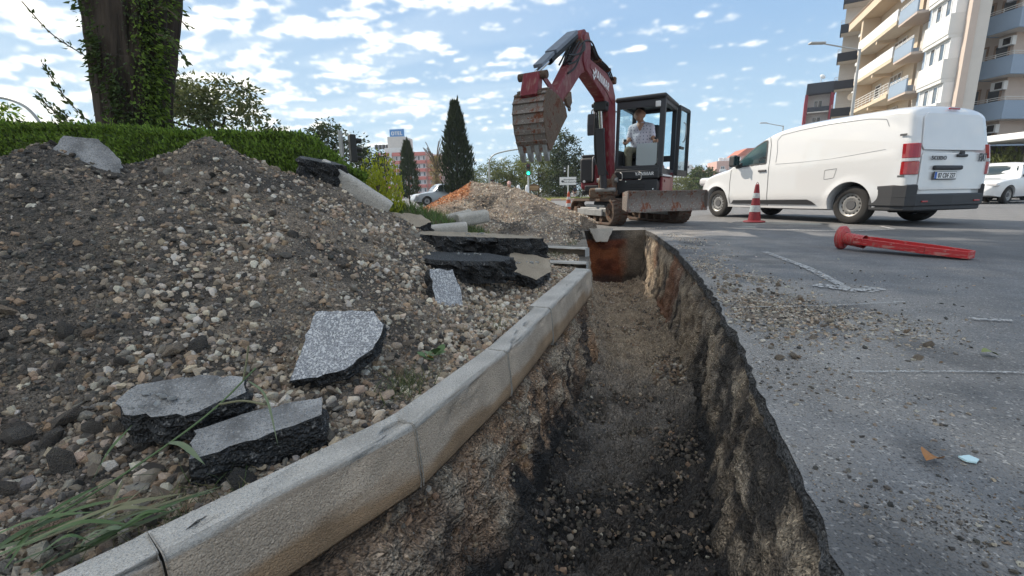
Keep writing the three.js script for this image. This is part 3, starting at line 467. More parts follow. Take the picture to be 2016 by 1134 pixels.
// ================================================================ marks and litter on the road
const M_chalk = mat([0.72, 0.72, 0.73], 0.95, { map: rep(T.grime, 3) });
function roadMark(label, pts, w, seed) {                 // a ragged painted stroke, laid 4 mm above the asphalt
  const r = rng(seed), pos = [];
  for (let i = 0; i < pts.length - 1; i++) { const [ax, ad] = pts[i], [bx, bd] = pts[i + 1], L = Math.hypot(bx - ax, bd - ad), n = Math.ceil(L / 0.012), nx = -(bd - ad) / L, nd = (bx - ax) / L;
    for (let k = 0; k < n; k++) for (const side of [-0.5, 0, 0.5]) { if (r() < 0.3) continue; const t0 = k / n, t1 = (k + rr(0.5, 1.5, r)) / n, o = (side + rr(-0.12, 0.12, r)) * w * 0.7, ww = w * rr(0.15, 0.4, r) * 0.5; const P = (t, q) => [mix(ax, bx, t) + nx * (o + q), 0.0085, -(mix(ad, bd, t) + nd * (o + q))]; const A = P(t0, -ww), B = P(t1, -ww), C = P(t1, ww), D = P(t0, ww); pos.push(...A, ...B, ...C, ...A, ...C, ...D); } }
  const g = new THREE.BufferGeometry(); g.setAttribute('position', new THREE.Float32BufferAttribute(pos, 3)); g.computeVertexNormals(); uvBox(g);
  const o = mesh('road_marking', g, M_chalk); return tag(o, label, 'road marking', 'white strokes sprayed on the road', 'structure');
}
roadMark('white arrow stroke sprayed on the road beside the red post', [[2.56, 4.49], [2.35, 3.5], [2.1, 2.75]], 0.06, 1);
roadMark('arrow head of the white spray mark', [[1.98, 2.85], [2.12, 2.64], [2.26, 2.72]], 0.11, 2);
roadMark('long thin white line crossing the road', [[1.2, 2.3], [1.65, 2.3], [2.14, 2.36]], 0.01, 3);
roadMark('short white scuff right of the gravel', [[2.15, 2.02], [2.3, 1.97]], 0.035, 4);
roadMark('faint white line across the gravel on the road', [[1.15, 1.42], [1.55, 1.4], [1.9, 1.36]], 0.012, 5);
roadMark('white scuff near the photo edge', [[2.2, 1.35], [2.4, 1.28]], 0.05, 6);
roadMark('pale curved scratch in front of the cone', [[4.3, 7.0], [5.0, 6.6], [5.8, 6.8], [6.1, 7.4]], 0.06, 7);
function leafLitter(label, c, x, d, s, ry, curl) {
  const g = grid(10, 6, (u, v) => { const w = Math.sin(Math.PI * Math.pow(u, 0.8)) * 0.42, a = (v - 0.5) * 2; return { p: [(u - 0.5) * s, s * (curl * a * a * w + 0.12 * Math.sin(u * 5)) + 0.012 * s + 0.006, a * w * s], uv: [v, u] }; });
  const o = mesh('fallen_leaf', g, mat(c, 0.8, { map: T.leaf, side: THREE.DoubleSide })); o.position.copy(V(x, 0.008, d)); o.rotation.y = ry; return tag(o, label, 'leaf');
}
leafLitter('dry brown curled leaf on the road', [0.36, 0.17, 0.07], 0.94, 0.905, 0.05, 0.4, 0.6);
leafLitter('green leaf lying on the asphalt', [0.22, 0.25, 0.1], 1.75, 1.55, 0.055, -0.3, 0.2);
leafLitter('rust brown leaf among the uprooted grass', [0.3, 0.1, 0.045], -0.68, 0.6, 0.04, 0.9, 0.5);
{ const g = slabGeo([[-0.016, -0.01], [0.012, -0.014], [0.018, 0.004], [0.002, 0.014], [-0.014, 0.008]], 0.004, { step: 0.008, amp: 0.001, rough: 0.001 }); const o = mesh('glass_shard', g, mat([0.6, 0.78, 0.8], 0.15)); o.position.copy(V(1.03, 0.009, 0.91)); tag(o, 'pale blue glass shard beside the brown leaf', 'glass shard'); }

// ================================================================ vegetation
function leafGeo(l, w, fold = 0.25) {                    // a pointed leaf, stem at the origin, along +y
  const p = [[0, 0, 0], [w * 0.5, l * 0.38, fold * w], [0, l * 0.42, 0], [-w * 0.5, l * 0.38, fold * w], [0, l, -fold * w * 0.4]], t = [[0, 1, 2], [0, 2, 3], [2, 1, 4], [2, 4, 3]], pos = [], uv = [];
  for (const f of t) for (const i of f) { pos.push(...p[i]); uv.push(0.5 + p[i][0] / w, p[i][1] / l); }
  const g = new THREE.BufferGeometry(); g.setAttribute('position', new THREE.Float32BufferAttribute(pos, 3)); g.setAttribute('uv', new THREE.Float32BufferAttribute(uv, 2)); g.computeVertexNormals(); return g;
}
const leafMat = (tr = 0.35, rough = 0.9) => mat([1, 1, 1], rough, { map: T.leaf, transmission: tr, thickness: 0, side: THREE.DoubleSide, specularIntensity: 0.5 });
const M_leaf = leafMat(), M_needle = leafMat(0.12, 1), M_shade = leafMat(0.25, 0.9);
const M_bark = mat([1, 1, 1], 1, { map: tex(512, (u, v) => { const g = fbm(u * 14, v * 3, 3, 5, 0), f = fbm(u * 6, v * 6, 8, 4, 6); const k = 0.35 + 1.0 * g * f * 2; return [0.07 * k, 0.054 * k, 0.042 * k]; }), bumpMap: tex(512, (u, v) => fbm(u * 22, v * 5, 3, 4, 0), false), bumpScale: 0.07 });
const M_twig = mat([0.12, 0.09, 0.065], 0.95), M_core = mat([0.11, 0.15, 0.045], 1);
const gaus = (r) => (r() + r() + r() + r() - 2) * 0.9;
const leafQ = (r, dir, spread) => new THREE.Quaternion().setFromUnitVectors(UP, new THREE.Vector3(dir.x + gaus(r) * spread, dir.y + gaus(r) * spread, dir.z + gaus(r) * spread).normalize()).multiply(new THREE.Quaternion().setFromAxisAngle(UP, r() * 6.28));
const GREENS = { bright: [[0.2, 0.31, 0.045], [0.25, 0.36, 0.06], [0.14, 0.22, 0.035]], mid: [[0.075, 0.115, 0.03], [0.1, 0.14, 0.035], [0.055, 0.085, 0.022]], dark: [[0.04, 0.06, 0.022], [0.055, 0.075, 0.028], [0.03, 0.045, 0.018]], olive: [[0.12, 0.14, 0.06], [0.16, 0.18, 0.075], [0.08, 0.1, 0.045]], pine: [[0.035, 0.05, 0.025], [0.05, 0.065, 0.03], [0.028, 0.04, 0.022]], yellow: [[0.5, 0.5, 0.04], [0.42, 0.45, 0.05], [0.34, 0.38, 0.04]], lit: [[0.15, 0.17, 0.05], [0.19, 0.21, 0.07], [0.1, 0.125, 0.035]], dry: [[0.32, 0.24, 0.11], [0.38, 0.31, 0.14], [0.25, 0.18, 0.09]] };
function crownLeaves(r, C, rad, n, clumps, l, cols, keep = () => true, droop = 0.2) {   // clumps of leaves through an ellipsoid
  const out = [], cs = [];
  for (let i = 0; i < clumps; i++) { let x, y, z; do { x = r() * 2 - 1; y = r() * 2 - 1; z = r() * 2 - 1; } while (x * x + y * y + z * z > 1); const q = Math.pow(x * x + y * y + z * z, -0.18); cs.push([C.x + x * q * rad[0], C.y + y * q * rad[1], C.z + z * q * rad[2], rr(0.6, 1.25, r), vary(pick(cols, r), r)]); }
  const cr = 1.15 * Math.pow((rad[0] * rad[1] * rad[2]) / clumps, 1 / 3);
  let guard = 0;
  while (out.length < n && guard++ < n * 5) {
    const c = cs[out.length % cs.length], k = cr * c[3], p = new THREE.Vector3(c[0] + gaus(r) * k * 0.8, c[1] + gaus(r) * k * 0.6, c[2] + gaus(r) * k * 0.8);
    if (!keep(p)) { c[0] += gaus(r) * 0.02; continue; }
    const dir = new THREE.Vector3(p.x - c[0], p.y - c[1] - droop * k, p.z - c[2]).normalize();
    out.push({ p, q: leafQ(r, dir, 0.7), s: l * rr(0.7, 1.25, r), c: vary(c[4], r) });
  }
  return out;
}
const LEAF1 = leafGeo(1, 0.46), LEAF2 = leafGeo(1, 0.3), NEEDLE = leafGeo(1, 0.2, 0.1);
function limbs(r, base, top, spread, r0, n, reach) {     // trunk and boughs as tapered tubes
  const list = [], B = new THREE.Vector3(...base), Tp = new THREE.Vector3(...top);
  const N = 6; let prev = B;
  for (let i = 1; i <= N; i++) { const q = B.clone().lerp(Tp, i / N).add(new THREE.Vector3(gaus(r), 0, gaus(r)).multiplyScalar(r0 * 0.35)); list.push(cyl(prev.toArray(), q.toArray(), r0 * (1.02 - 0.6 * (i - 1) / N), r0 * (1.02 - 0.6 * i / N), 9, false)); prev = q; }
  for (let i = 0; i < n; i++) { const s = rr(0.45, 1, r), a = r() * 6.28, st = B.clone().lerp(Tp, s), en = st.clone().add(new THREE.Vector3(Math.cos(a) * spread, reach * rr(0.4, 1, r), Math.sin(a) * spread).multiplyScalar(rr(0.5, 1, r))), mid = st.clone().lerp(en, 0.5).add(new THREE.Vector3(0, reach * 0.12, 0)); list.push(tube([st.toArray(), mid.toArray(), en.toArray()], r0 * 0.22, 8, 5)); }
  return list;
}
function tree(name, label, { x, d, h, base = 0, trunkR = 0.12, crown, low, leaf = 0.12, n = 2500, clumps = 60, cols = 'mid', geo = LEAF1, group, seed = 1, keep, m = M_leaf, category = 'tree' }) {
  const r = rng(seed * 97 + 5), o = thing(name, label, category, [x, base, d], 0, group), cy = (low + h) / 2, ry = (h - low) / 2;
  mesh('trunk', limbs(r, [0, 0, 0], [gaus(r) * 0.1, cy + ry * 0.3, gaus(r) * 0.1], crown * 0.7, trunkR, 7, ry * 0.8), M_bark, o);
  instances('crown', geo, m, crownLeaves(r, new THREE.Vector3(0, cy, 0), [crown, ry, crown], n, clumps, leaf, GREENS[cols], keep), o);
  return o;
}
function conifer(name, label, { x, d, h, low, prof, n, leaf, cols = 'pine', trunkR = 0.15, seed = 1, tips = 9, group }) {
  const r = rng(seed * 131 + 3), o = thing(name, label, 'tree', [x, 0, d], 0, group), list = [];
  mesh('trunk', [cyl([0, 0, 0], [0, h * 0.85, 0], trunkR, trunkR * 0.25, 9, false)], M_bark, o);
  const sprays = []; for (let i = 0; i < tips; i++) sprays.push([r() * 6.28, rr(0.25, 0.85, r), rr(0.5, 1.15, r)]);
  for (let i = 0; i < n; i++) {
    const t = Math.pow(r(), 0.8), a = r() * 6.28, lump = 0.8 + 0.35 * n3(Math.cos(a) * 2.2 + 7, Math.sin(a) * 2.2 + 7, t * 9) + 0.12 * gaus(r), q = prof(t) * lump * Math.pow(r(), 0.4), y = low + (h - low) * t;
    let tw = 0; for (const [sa, st, sk] of sprays) { const da = Math.cos(a - sa); if (da > 0.75 && Math.abs(t - st) < 0.06) tw = sk * 0.22; }
    const dir = new THREE.Vector3(Math.cos(a) * 0.5, 1, Math.sin(a) * 0.5).normalize();
    list.push({ p: new THREE.Vector3(Math.cos(a) * q * (1 + tw * 0.6), y + tw, Math.sin(a) * q * (1 + tw * 0.6)), q: leafQ(r, dir, 0.35), s: leaf * rr(0.6, 1.3, r), c: vary(pick(GREENS[cols], r), r) });
  }
  for (let k = 0; k < 5; k++) { const a = r() * 6.28, q = prof(0.85) * rr(0.1, 0.7, r), b = h * rr(0.9, 1.0, r); for (let i = 0; i < 40; i++) { const s = r(); list.push({ p: new THREE.Vector3(Math.cos(a) * q + gaus(r) * 0.06, b - s * h * 0.12 + h * 0.05, Math.sin(a) * q + gaus(r) * 0.06), q: leafQ(r, UP, 0.2), s: leaf, c: vary(pick(GREENS[cols], r), r) }); } }
  instances('crown', NEEDLE, M_needle, list, o); return o;
}

{ // the big tree whose crown shades the foreground
  const r = rng(5), o = thing('ivy_tree', 'massive dark tree trunk overgrown with green creeper behind the hedge', 'tree', [-4.17, 0, 5.35]);
  const rad = table([[0, 0.5], [0.7, 0.4], [1.4, 0.345], [2.0, 0.38], [2.7, 0.45], [3.6, 0.56], [4.6, 0.5]]), cx = table([[0, 0], [1.4, -0.05], [2.6, 0.13], [3.6, 0.22], [4.6, 0.3]]);
  const surf = (a, y, k = 1) => { const f = 0.9 + 0.2 * fbm(Math.cos(a) * 2 + 9, Math.sin(a) * 2 + 9, y * 0.6, 3) - 0.09 * Math.abs(Math.sin(a * 11 + 3 * n3(y * 1.2, 2, 2))) + 0.05 * (fbm(a * 9, y * 3, 4, 3) - 0.5); return new THREE.Vector3(cx(y) + Math.cos(a) * rad(y) * f * k, y, Math.sin(a) * rad(y) * f * k); };
  const g = grid(120, 110, (s, t) => { const p = surf(s * Math.PI * 2, t * 4.6); return { p: p.toArray(), uv: [s * 2.6, t * 2.2] }; });
  const tr = mesh('trunk', g, M_bark, o);
  for (const [ex, ey, ez, q] of [[-6.5, 11, -2, 0.24], [-1.5, 12, -6.5, 0.26], [-4, 12.4, -5, 0.28], [2.2, 11.6, -4.5, 0.22], [-8, 11.5, -6, 0.22], [-3, 11.8, -1.5, 0.22]]) mesh('limb', [tube([[0.3, 4.2, 0], [0.3 + ex * 0.3, 7.6, ez * 0.35], [ex, ey, ez]], q, 14, 8)], M_bark, tr);
  const keep = (p) => p.y > 2.4 + 0.46 * Math.max(5.35 - p.z, 0);
  instances('crown', LEAF1, M_shade, crownLeaves(r, new THREE.Vector3(-3.3, 12.4, -4.6), [8.4, 2.0, 5.2], 46000, 520, 0.3, GREENS.mid, keep), o);
  const iv = [];                                       // creeper on the bark: dense on the right flank, patches on the face
  const patch = [[0.35, 1.2, 0.5, 1.1, 1500], [0.5, 1.9, 0.35, 0.6, 800], [0.75, 2.5, 0.3, 0.5, 420], [1.35, 1.75, 0.28, 0.28, 260], [1.75, 2.15, 0.24, 0.3, 240], [1.9, 2.75, 0.3, 0.22, 160], [1.1, 1.45, 0.35, 0.2, 260], [3.2, 1.15, 0.3, 0.5, 420], [3.3, 1.55, 0.2, 0.2, 160], [0.1, 2.9, 0.3, 0.3, 260], [2.9, 2.7, 0.2, 0.25, 60]];
  for (const [a0, y0, sa, sy, n] of patch) for (let i = 0; i < n; i++) { const a = a0 + gaus(r) * sa, y = y0 + gaus(r) * sy; if (y < 0.5 || y > 4) continue; const p = surf(a, y, 1.02 + Math.abs(gaus(r)) * 0.16); iv.push({ p, q: leafQ(r, new THREE.Vector3(Math.cos(a) * 0.8, -0.5, Math.sin(a) * 0.8), 0.5), s: rr(0.035, 0.075, r), c: vary(pick(a < 1 && r() < 0.7 ? GREENS.bright : GREENS.mid, r), r) }); }
  const sprig = (pts, n, l, spread, cols = GREENS.mid) => { const c = new THREE.CatmullRomCurve3(pts.map((p) => new THREE.Vector3(...p))); mesh('twig', flat(new THREE.TubeGeometry(c, 12, 0.006, 5)), M_twig, o); for (let i = 0; i < n; i++) { const s = rr(0.1, 1, r), p = c.getPoint(s), t = c.getTangent(s); iv.push({ p: p.add(new THREE.Vector3(gaus(r), gaus(r), gaus(r)).multiplyScalar(spread)), q: leafQ(r, t, 0.8), s: l * rr(0.7, 1.2, r), c: vary(pick(cols, r), r) }); } };
  sprig([[-0.3, 1.35, 0.2], [-0.55, 1.7, 0.25], [-0.72, 2.05, 0.25]], 60, 0.06, 0.03); sprig([[-0.3, 1.2, 0.2], [-0.6, 1.5, 0.3], [-0.8, 1.72, 0.3]], 90, 0.06, 0.05); sprig([[-0.3, 1.1, 0.2], [-0.5, 1.35, 0.3], [-0.62, 1.55, 0.3]], 120, 0.06, 0.08, GREENS.olive);
  sprig([[-0.25, 2.1, 0.2], [-0.5, 2.3, 0.3], [-0.75, 2.62, 0.3]], 26, 0.06, 0.02); sprig([[0.55, 2.3, 0.3], [0.78, 2.2, 0.4], [0.9, 1.98, 0.4]], 60, 0.06, 0.03); sprig([[0.5, 2.5, 0.3], [0.75, 2.5, 0.4], [0.95, 2.33, 0.4]], 40, 0.06, 0.03);
  sprig([[1.2, 3.3, 0.6], [1.5, 2.9, 0.75], [1.62, 2.62, 0.75]], 46, 0.06, 0.03, GREENS.dark); sprig([[0.9, 3.2, 0.6], [1.28, 2.85, 0.75], [1.42, 2.66, 0.75]], 40, 0.06, 0.03, GREENS.dark);
  instances('ivy', LEAF1, M_leaf, iv, o);
}
{ // hedge
  const r = rng(9), o = thing('hedge', 'long trimmed green hedge running behind the rubble heap', 'hedge', [0, 0, 0]), A = [-8.2, 3.7], B = [-1.5, 4.8];
  const topY = (k) => mix(1.42, 1.24, sm(0, 0.75, k)) + 0.09 * (fbm(k * 9, 1, 1, 3) - 0.5) + 0.0 * k - 0.4 * Math.pow(sm(0.9, 1.0, k), 1.3);
  const dx = B[0] - A[0], dd = B[1] - A[1], L = Math.hypot(dx, dd), nx = dd / L, nd = -dx / L;
  const P = (k, w, y) => new THREE.Vector3(A[0] + dx * k + nx * w, y, -(A[1] + dd * k + nd * w));
  mesh('branch_mass', grid(60, 16, (s, t) => { const a = t * Math.PI, k = mix(0, 0.975, s), e = 1 - 0.5 * sm(0.93, 1, s); return { p: P(k, Math.cos(a) * 0.29 * e, 0.05 + Math.pow(Math.max(0, Math.sin(a)), 0.3) * (topY(k) - 0.09) * (0.9 + 0.1 * e)).toArray(), uv: [s * 6, t] }; }), M_core, o);
  const lv = [];
  for (let i = 0; i < 60000; i++) {
    const k = Math.pow(r(), 0.75), top = topY(k), e = 1 - 0.6 * sm(0.94, 1, k); let w, y;
    if (r() < 0.62) { w = (0.3 + 0.05 * gaus(r)) * e; y = 0.25 + (top - 0.25) * Math.pow(r(), 0.7); w -= 0.14 * sm(top - 0.14, top, y); } else { w = rr(-0.33, 0.27, r) * e; y = top + 0.03 * gaus(r) - 0.5 * w * w; if (r() < 0.02) y += 0.09 * r(); }
    w += 0.05 * (n3(k * 60, y * 9, 3) - 0.5);
    const c = r() < 0.8 ? GREENS.bright : GREENS.mid; lv.push({ p: P(k, w, y), q: leafQ(r, new THREE.Vector3(0.05, 0.8, 0.5), 0.8), s: rr(0.028, 0.05, r), c: vary(pick(c, r), r) });
  }
  instances('foliage', LEAF1, M_leaf, lv, o);
}
function bush(name, label, { x, d, w, h, cols, n, leaf, seed, base = 0, dz = w, cat = 'bush', group }) {
  const r = rng(seed * 31), o = thing(name, label, cat, [x, base, d], 0, group), lv = [];
  mesh('stem', [0, 1, 2, 3, 4].map((i) => cyl([0, 0, 0], [gaus(r) * w * 0.5, h * 0.7, gaus(r) * dz * 0.5], 0.02, 0.008, 6, false)), M_twig, o);
  for (let i = 0; i < n; i++) { const a = r() * 6.28, b = Math.acos(r()), q = Math.pow(r(), 0.3) * (0.8 + 0.35 * n3(a * 2, b * 3, seed)); const p = new THREE.Vector3(Math.cos(a) * Math.sin(b) * w * q, Math.max(0.02, Math.cos(b) * h * q), Math.sin(a) * Math.sin(b) * dz * q); lv.push({ p, q: leafQ(r, new THREE.Vector3(p.x * 0.4, 1, p.z * 0.4), 0.7), s: leaf * rr(0.7, 1.3, r), c: vary(pick(GREENS[cols], r), r) }); }
  instances('foliage', LEAF1, M_leaf, lv, o); return o;
}
bush('golden_bush', 'yellow green sunlit bush at the end of the hedge', { x: -1.5, d: 5.3, w: 0.34, h: 1.06, cols: 'yellow', n: 4200, leaf: 0.045, seed: 3, dz: 0.35 });
tree('olive_tree', 'grey green bushy tree peeping out right of the big trunk', { x: -7.7, d: 12.2, h: 3.75, low: 0.9, crown: 1.45, leaf: 0.12, n: 9000, clumps: 110, cols: 'olive', seed: 2 });
tree('round_tree', 'light green treetop at the left photo edge above the hedge', { x: -9.6, d: 8.2, h: 2.55, low: 1.0, crown: 0.85, leaf: 0.1, n: 2200, clumps: 40, cols: 'bright', seed: 21 });
tree('dark_tree', 'dark round tree behind the hedge end, taller one', { x: -10.0, d: 26, h: 4.6, low: 1, crown: 2.0, leaf: 0.2, n: 4200, clumps: 60, cols: 'dark', seed: 4, group: 'dark trees behind the hedge' });
tree('dark_tree', 'dark round tree with sloping crown left of the pink hotel', { x: -9.3, d: 29, h: 3.7, low: 0.6, crown: 1.9, leaf: 0.2, n: 4000, clumps: 60, cols: 'dark', seed: 5, group: 'dark trees behind the hedge' });
conifer('cypress', 'tall dark cypress tree behind the orange topped heap', { x: -3.65, d: 32, h: 6.7, low: 0.7, n: 9000, leaf: 0.34, trunkR: 0.13, seed: 3, prof: (t) => 1.12 * Math.pow(Math.sin(Math.PI * clamp(0.16 + 0.84 * Math.pow(t, 0.8))), 0.75) * (1 - 0.35 * t) + 0.05 });
conifer('pine_tree', 'slim green conifer in front of the pink hotel', { x: -9.9, d: 45, h: 5.7, low: 0.4, n: 4200, leaf: 0.4, trunkR: 0.12, seed: 7, cols: 'dark', tips: 14, prof: (t) => 1.15 * Math.pow(1 - t, 0.75) * sm(-0.1, 0.2, t) + 0.06 });
[[-2.2, 60, 5.2, 2.6, 'lit'], [0.6, 62, 5.6, 2.6, 'lit'], [3.6, 58, 6.0, 2.8, 'lit'], [6.4, 61, 5.9, 2.5, 'mid'], [9.0, 63, 5.7, 2.6, 'lit'], [11.9, 62, 5.2, 2.4, 'mid'], [14.6, 64, 4.6, 2.4, 'lit'], [-6.4, 66, 4.4, 2.2, 'lit']].forEach(([x, d, h, c, k], i) => tree('street_tree', ['young light green tree beside the cypress', 'light green tree behind the arm of the traffic signal', 'tree behind the green traffic light', 'tree behind the excavator bucket teeth', 'tree behind the white direction sign', 'tree left of the excavator body', 'tree hidden behind the excavator tracks', 'small tree behind the grey car'][i], { x, d, h, low: 0.1, crown: c * 0.95, leaf: 0.36, n: 4200, clumps: 60, cols: k, seed: 30 + i, geo: LEAF2, group: 'trees along the far side of the junction' }));
tree('dark_street_tree', 'dark tall tree right behind the bucket', { x: 6.2, d: 52, h: 7.4, low: 1.1, crown: 1.7, leaf: 0.3, n: 3800, clumps: 60, cols: 'dark', seed: 45 });
tree('street_tree', 'round dark green tree between excavator cab and van', { x: 37.2, d: 90, h: 5.6, low: 0.4, crown: 2.7, leaf: 0.5, n: 2600, clumps: 50, cols: 'mid', seed: 46, group: 'trees along the far side of the junction' });
tree('street_tree', 'low green tree right of the excavator door', { x: 31.5, d: 86, h: 3.2, low: 0.2, crown: 2.6, leaf: 0.45, n: 2000, clumps: 40, cols: 'lit', seed: 47, group: 'trees along the far side of the junction' });
bush('roadside_bush', 'sunlit green bush behind the parked cars', { x: 27.6, d: 25.5, w: 2.6, h: 2.6, cols: 'lit', n: 5200, leaf: 0.2, seed: 8, dz: 1.2 });
{ // bare tree wrapped in dry creeper
  const r = rng(51), o = thing('bare_tree', 'leafless tree wrapped in dry yellow creeper beside the conifer', 'tree', [-9.6, 0, 60]), lv = [];
  const parts = [cyl([0, 0, 0], [0.1, 4.6, 0], 0.3, 0.16, 8, false)];
  for (let i = 0; i < 26; i++) { const a = r() * 6.28, y = rr(3.6, 5.6, r), k = rr(0.8, 2.4, r), e = [Math.cos(a) * k, y + rr(0.8, 2.6, r), Math.sin(a) * k]; parts.push(tube([[0.1, y - 0.6, 0], [e[0] * 0.5, (y + e[1]) / 2, e[2] * 0.5], e], 0.045, 6, 4)); }
  mesh('trunk', parts, M_twig, o);
  for (let i = 0; i < 1500; i++) { const y = Math.pow(r(), 0.8) * 5.4, q = (0.5 + 0.8 * n3(y, 3, 1)) * r(), a = r() * 6.28; lv.push({ p: new THREE.Vector3(Math.cos(a) * q, y + 0.2, Math.sin(a) * q), q: leafQ(r, UP, 1), s: rr(0.18, 0.34, r), c: vary(pick(y < 1.8 && r() < 0.7 ? GREENS.yellow.map((c) => c.map((v) => v * 0.8)) : GREENS.dry, r), r) }); }
  instances('creeper', LEAF1, M_leaf, lv, o);
}
{ // a small palm by the hotel
  const r = rng(61), o = thing('palm_tree', 'small dry palm in front of the pink hotel', 'palm', [-23.2, 0, 95]), lv = [];
  mesh('trunk', [cyl([0, 0, 0], [0, 2.2, 0], 0.3, 0.24, 8, false)], M_bark, o);
  for (let i = 0; i < 160; i++) { const a = r() * 6.28, e = rr(-0.6, 1, r); lv.push({ p: new THREE.Vector3(0, 2.2, 0), q: new THREE.Quaternion().setFromUnitVectors(UP, new THREE.Vector3(Math.cos(a), e, Math.sin(a)).normalize()), s: rr(1.2, 1.9, r), c: vary(pick(r() < 0.6 ? GREENS.dry : GREENS.olive, r), r) }); }
  instances('fronds', leafGeo(1, 0.12, 0.3), M_leaf, lv, o);
}
// ---- grass
function blade(w = 0.04) { const g = grid(5, 1, (s, t) => ({ p: [(t - 0.5) * w * (1 - s * 0.9), s * (1 - 0.12 * s), 0.3 * s * s], uv: [t, s] })); return g; }
const BLADE = blade(0.05), M_grass = mat([1, 1, 1], 0.75, { transmission: 0.3, thickness: 0, side: THREE.DoubleSide });
{
  const r = rng(71), lv = [];
  for (let i = 0; i < 16000; i++) { const d = rr(3.6, 6.6, r), x = rr(-3.2, -0.2, r); if (HC0(x, d) < 0.1 || HA(x, d) > HC(x, d) || HB(x, d) > HC(x, d)) continue; const q = fbm(x * 2, d * 2, 4, 3); lv.push({ p: V(x, HC(x, d) - 0.02, d), q: yawQ(r, 0.6), s: new THREE.Vector3(rr(0.12, 0.22, r), rr(0.06, 0.16, r) * (0.6 + q), rr(0.1, 0.2, r)), c: vary(pick([[0.1, 0.19, 0.035], [0.14, 0.23, 0.045], [0.07, 0.13, 0.03], [0.18, 0.17, 0.07]], r), r) }); }
  tag(instances('grass', BLADE, M_grass, lv), 'green grass patch between the long heap and the far heap', 'grass');
  const s2 = [];
  for (let i = 0; i < 1300; i++) { const spot = pick([[-0.14, 2.0, 0.14], [-0.32, 1.25, 0.07], [-0.05, 1.85, 0.08], [0.35, 4.2, 0.2], [0.75, 5.2, 0.2], [-0.6, 0.72, 0.1]], r), x = spot[0] + gaus(r) * spot[2], d = spot[1] + gaus(r) * spot[2] * 1.4; if (x > Lx(d) - 0.12) continue; s2.push({ p: V(x, vergeY(x, d), d), q: yawQ(r, 0.8), s: new THREE.Vector3(0.06, rr(0.025, 0.07, r), 0.06), c: vary(pick([[0.09, 0.14, 0.04], [0.13, 0.15, 0.06], [0.2, 0.18, 0.08]], r), r) }); }
  tag(instances('weeds', BLADE, M_grass, s2), 'sparse weeds growing behind the kerb', 'weeds');
}
function strip(pts, w, n = 14, twist = 0) {               // a long limp grass blade along a path
  const c = new THREE.CatmullRomCurve3(pts.map((p) => V(...p)));
  return flat(grid(n, 2, (s, t) => { const p = c.getPoint(s), T2 = c.getTangent(s), side = new THREE.Vector3().crossVectors(T2, UP).normalize().applyAxisAngle(T2, twist * s), k = (t - 0.5) * w * Math.min(1, 4.5 * s + 0.35) * Math.min(1, 3 * (1 - s) + 0.04); return { p: [p.x + side.x * k, p.y + side.y * k + (t === 0.5 ? -w * 0.12 : 0), p.z + side.z * k], uv: [t, s] }; }));
}
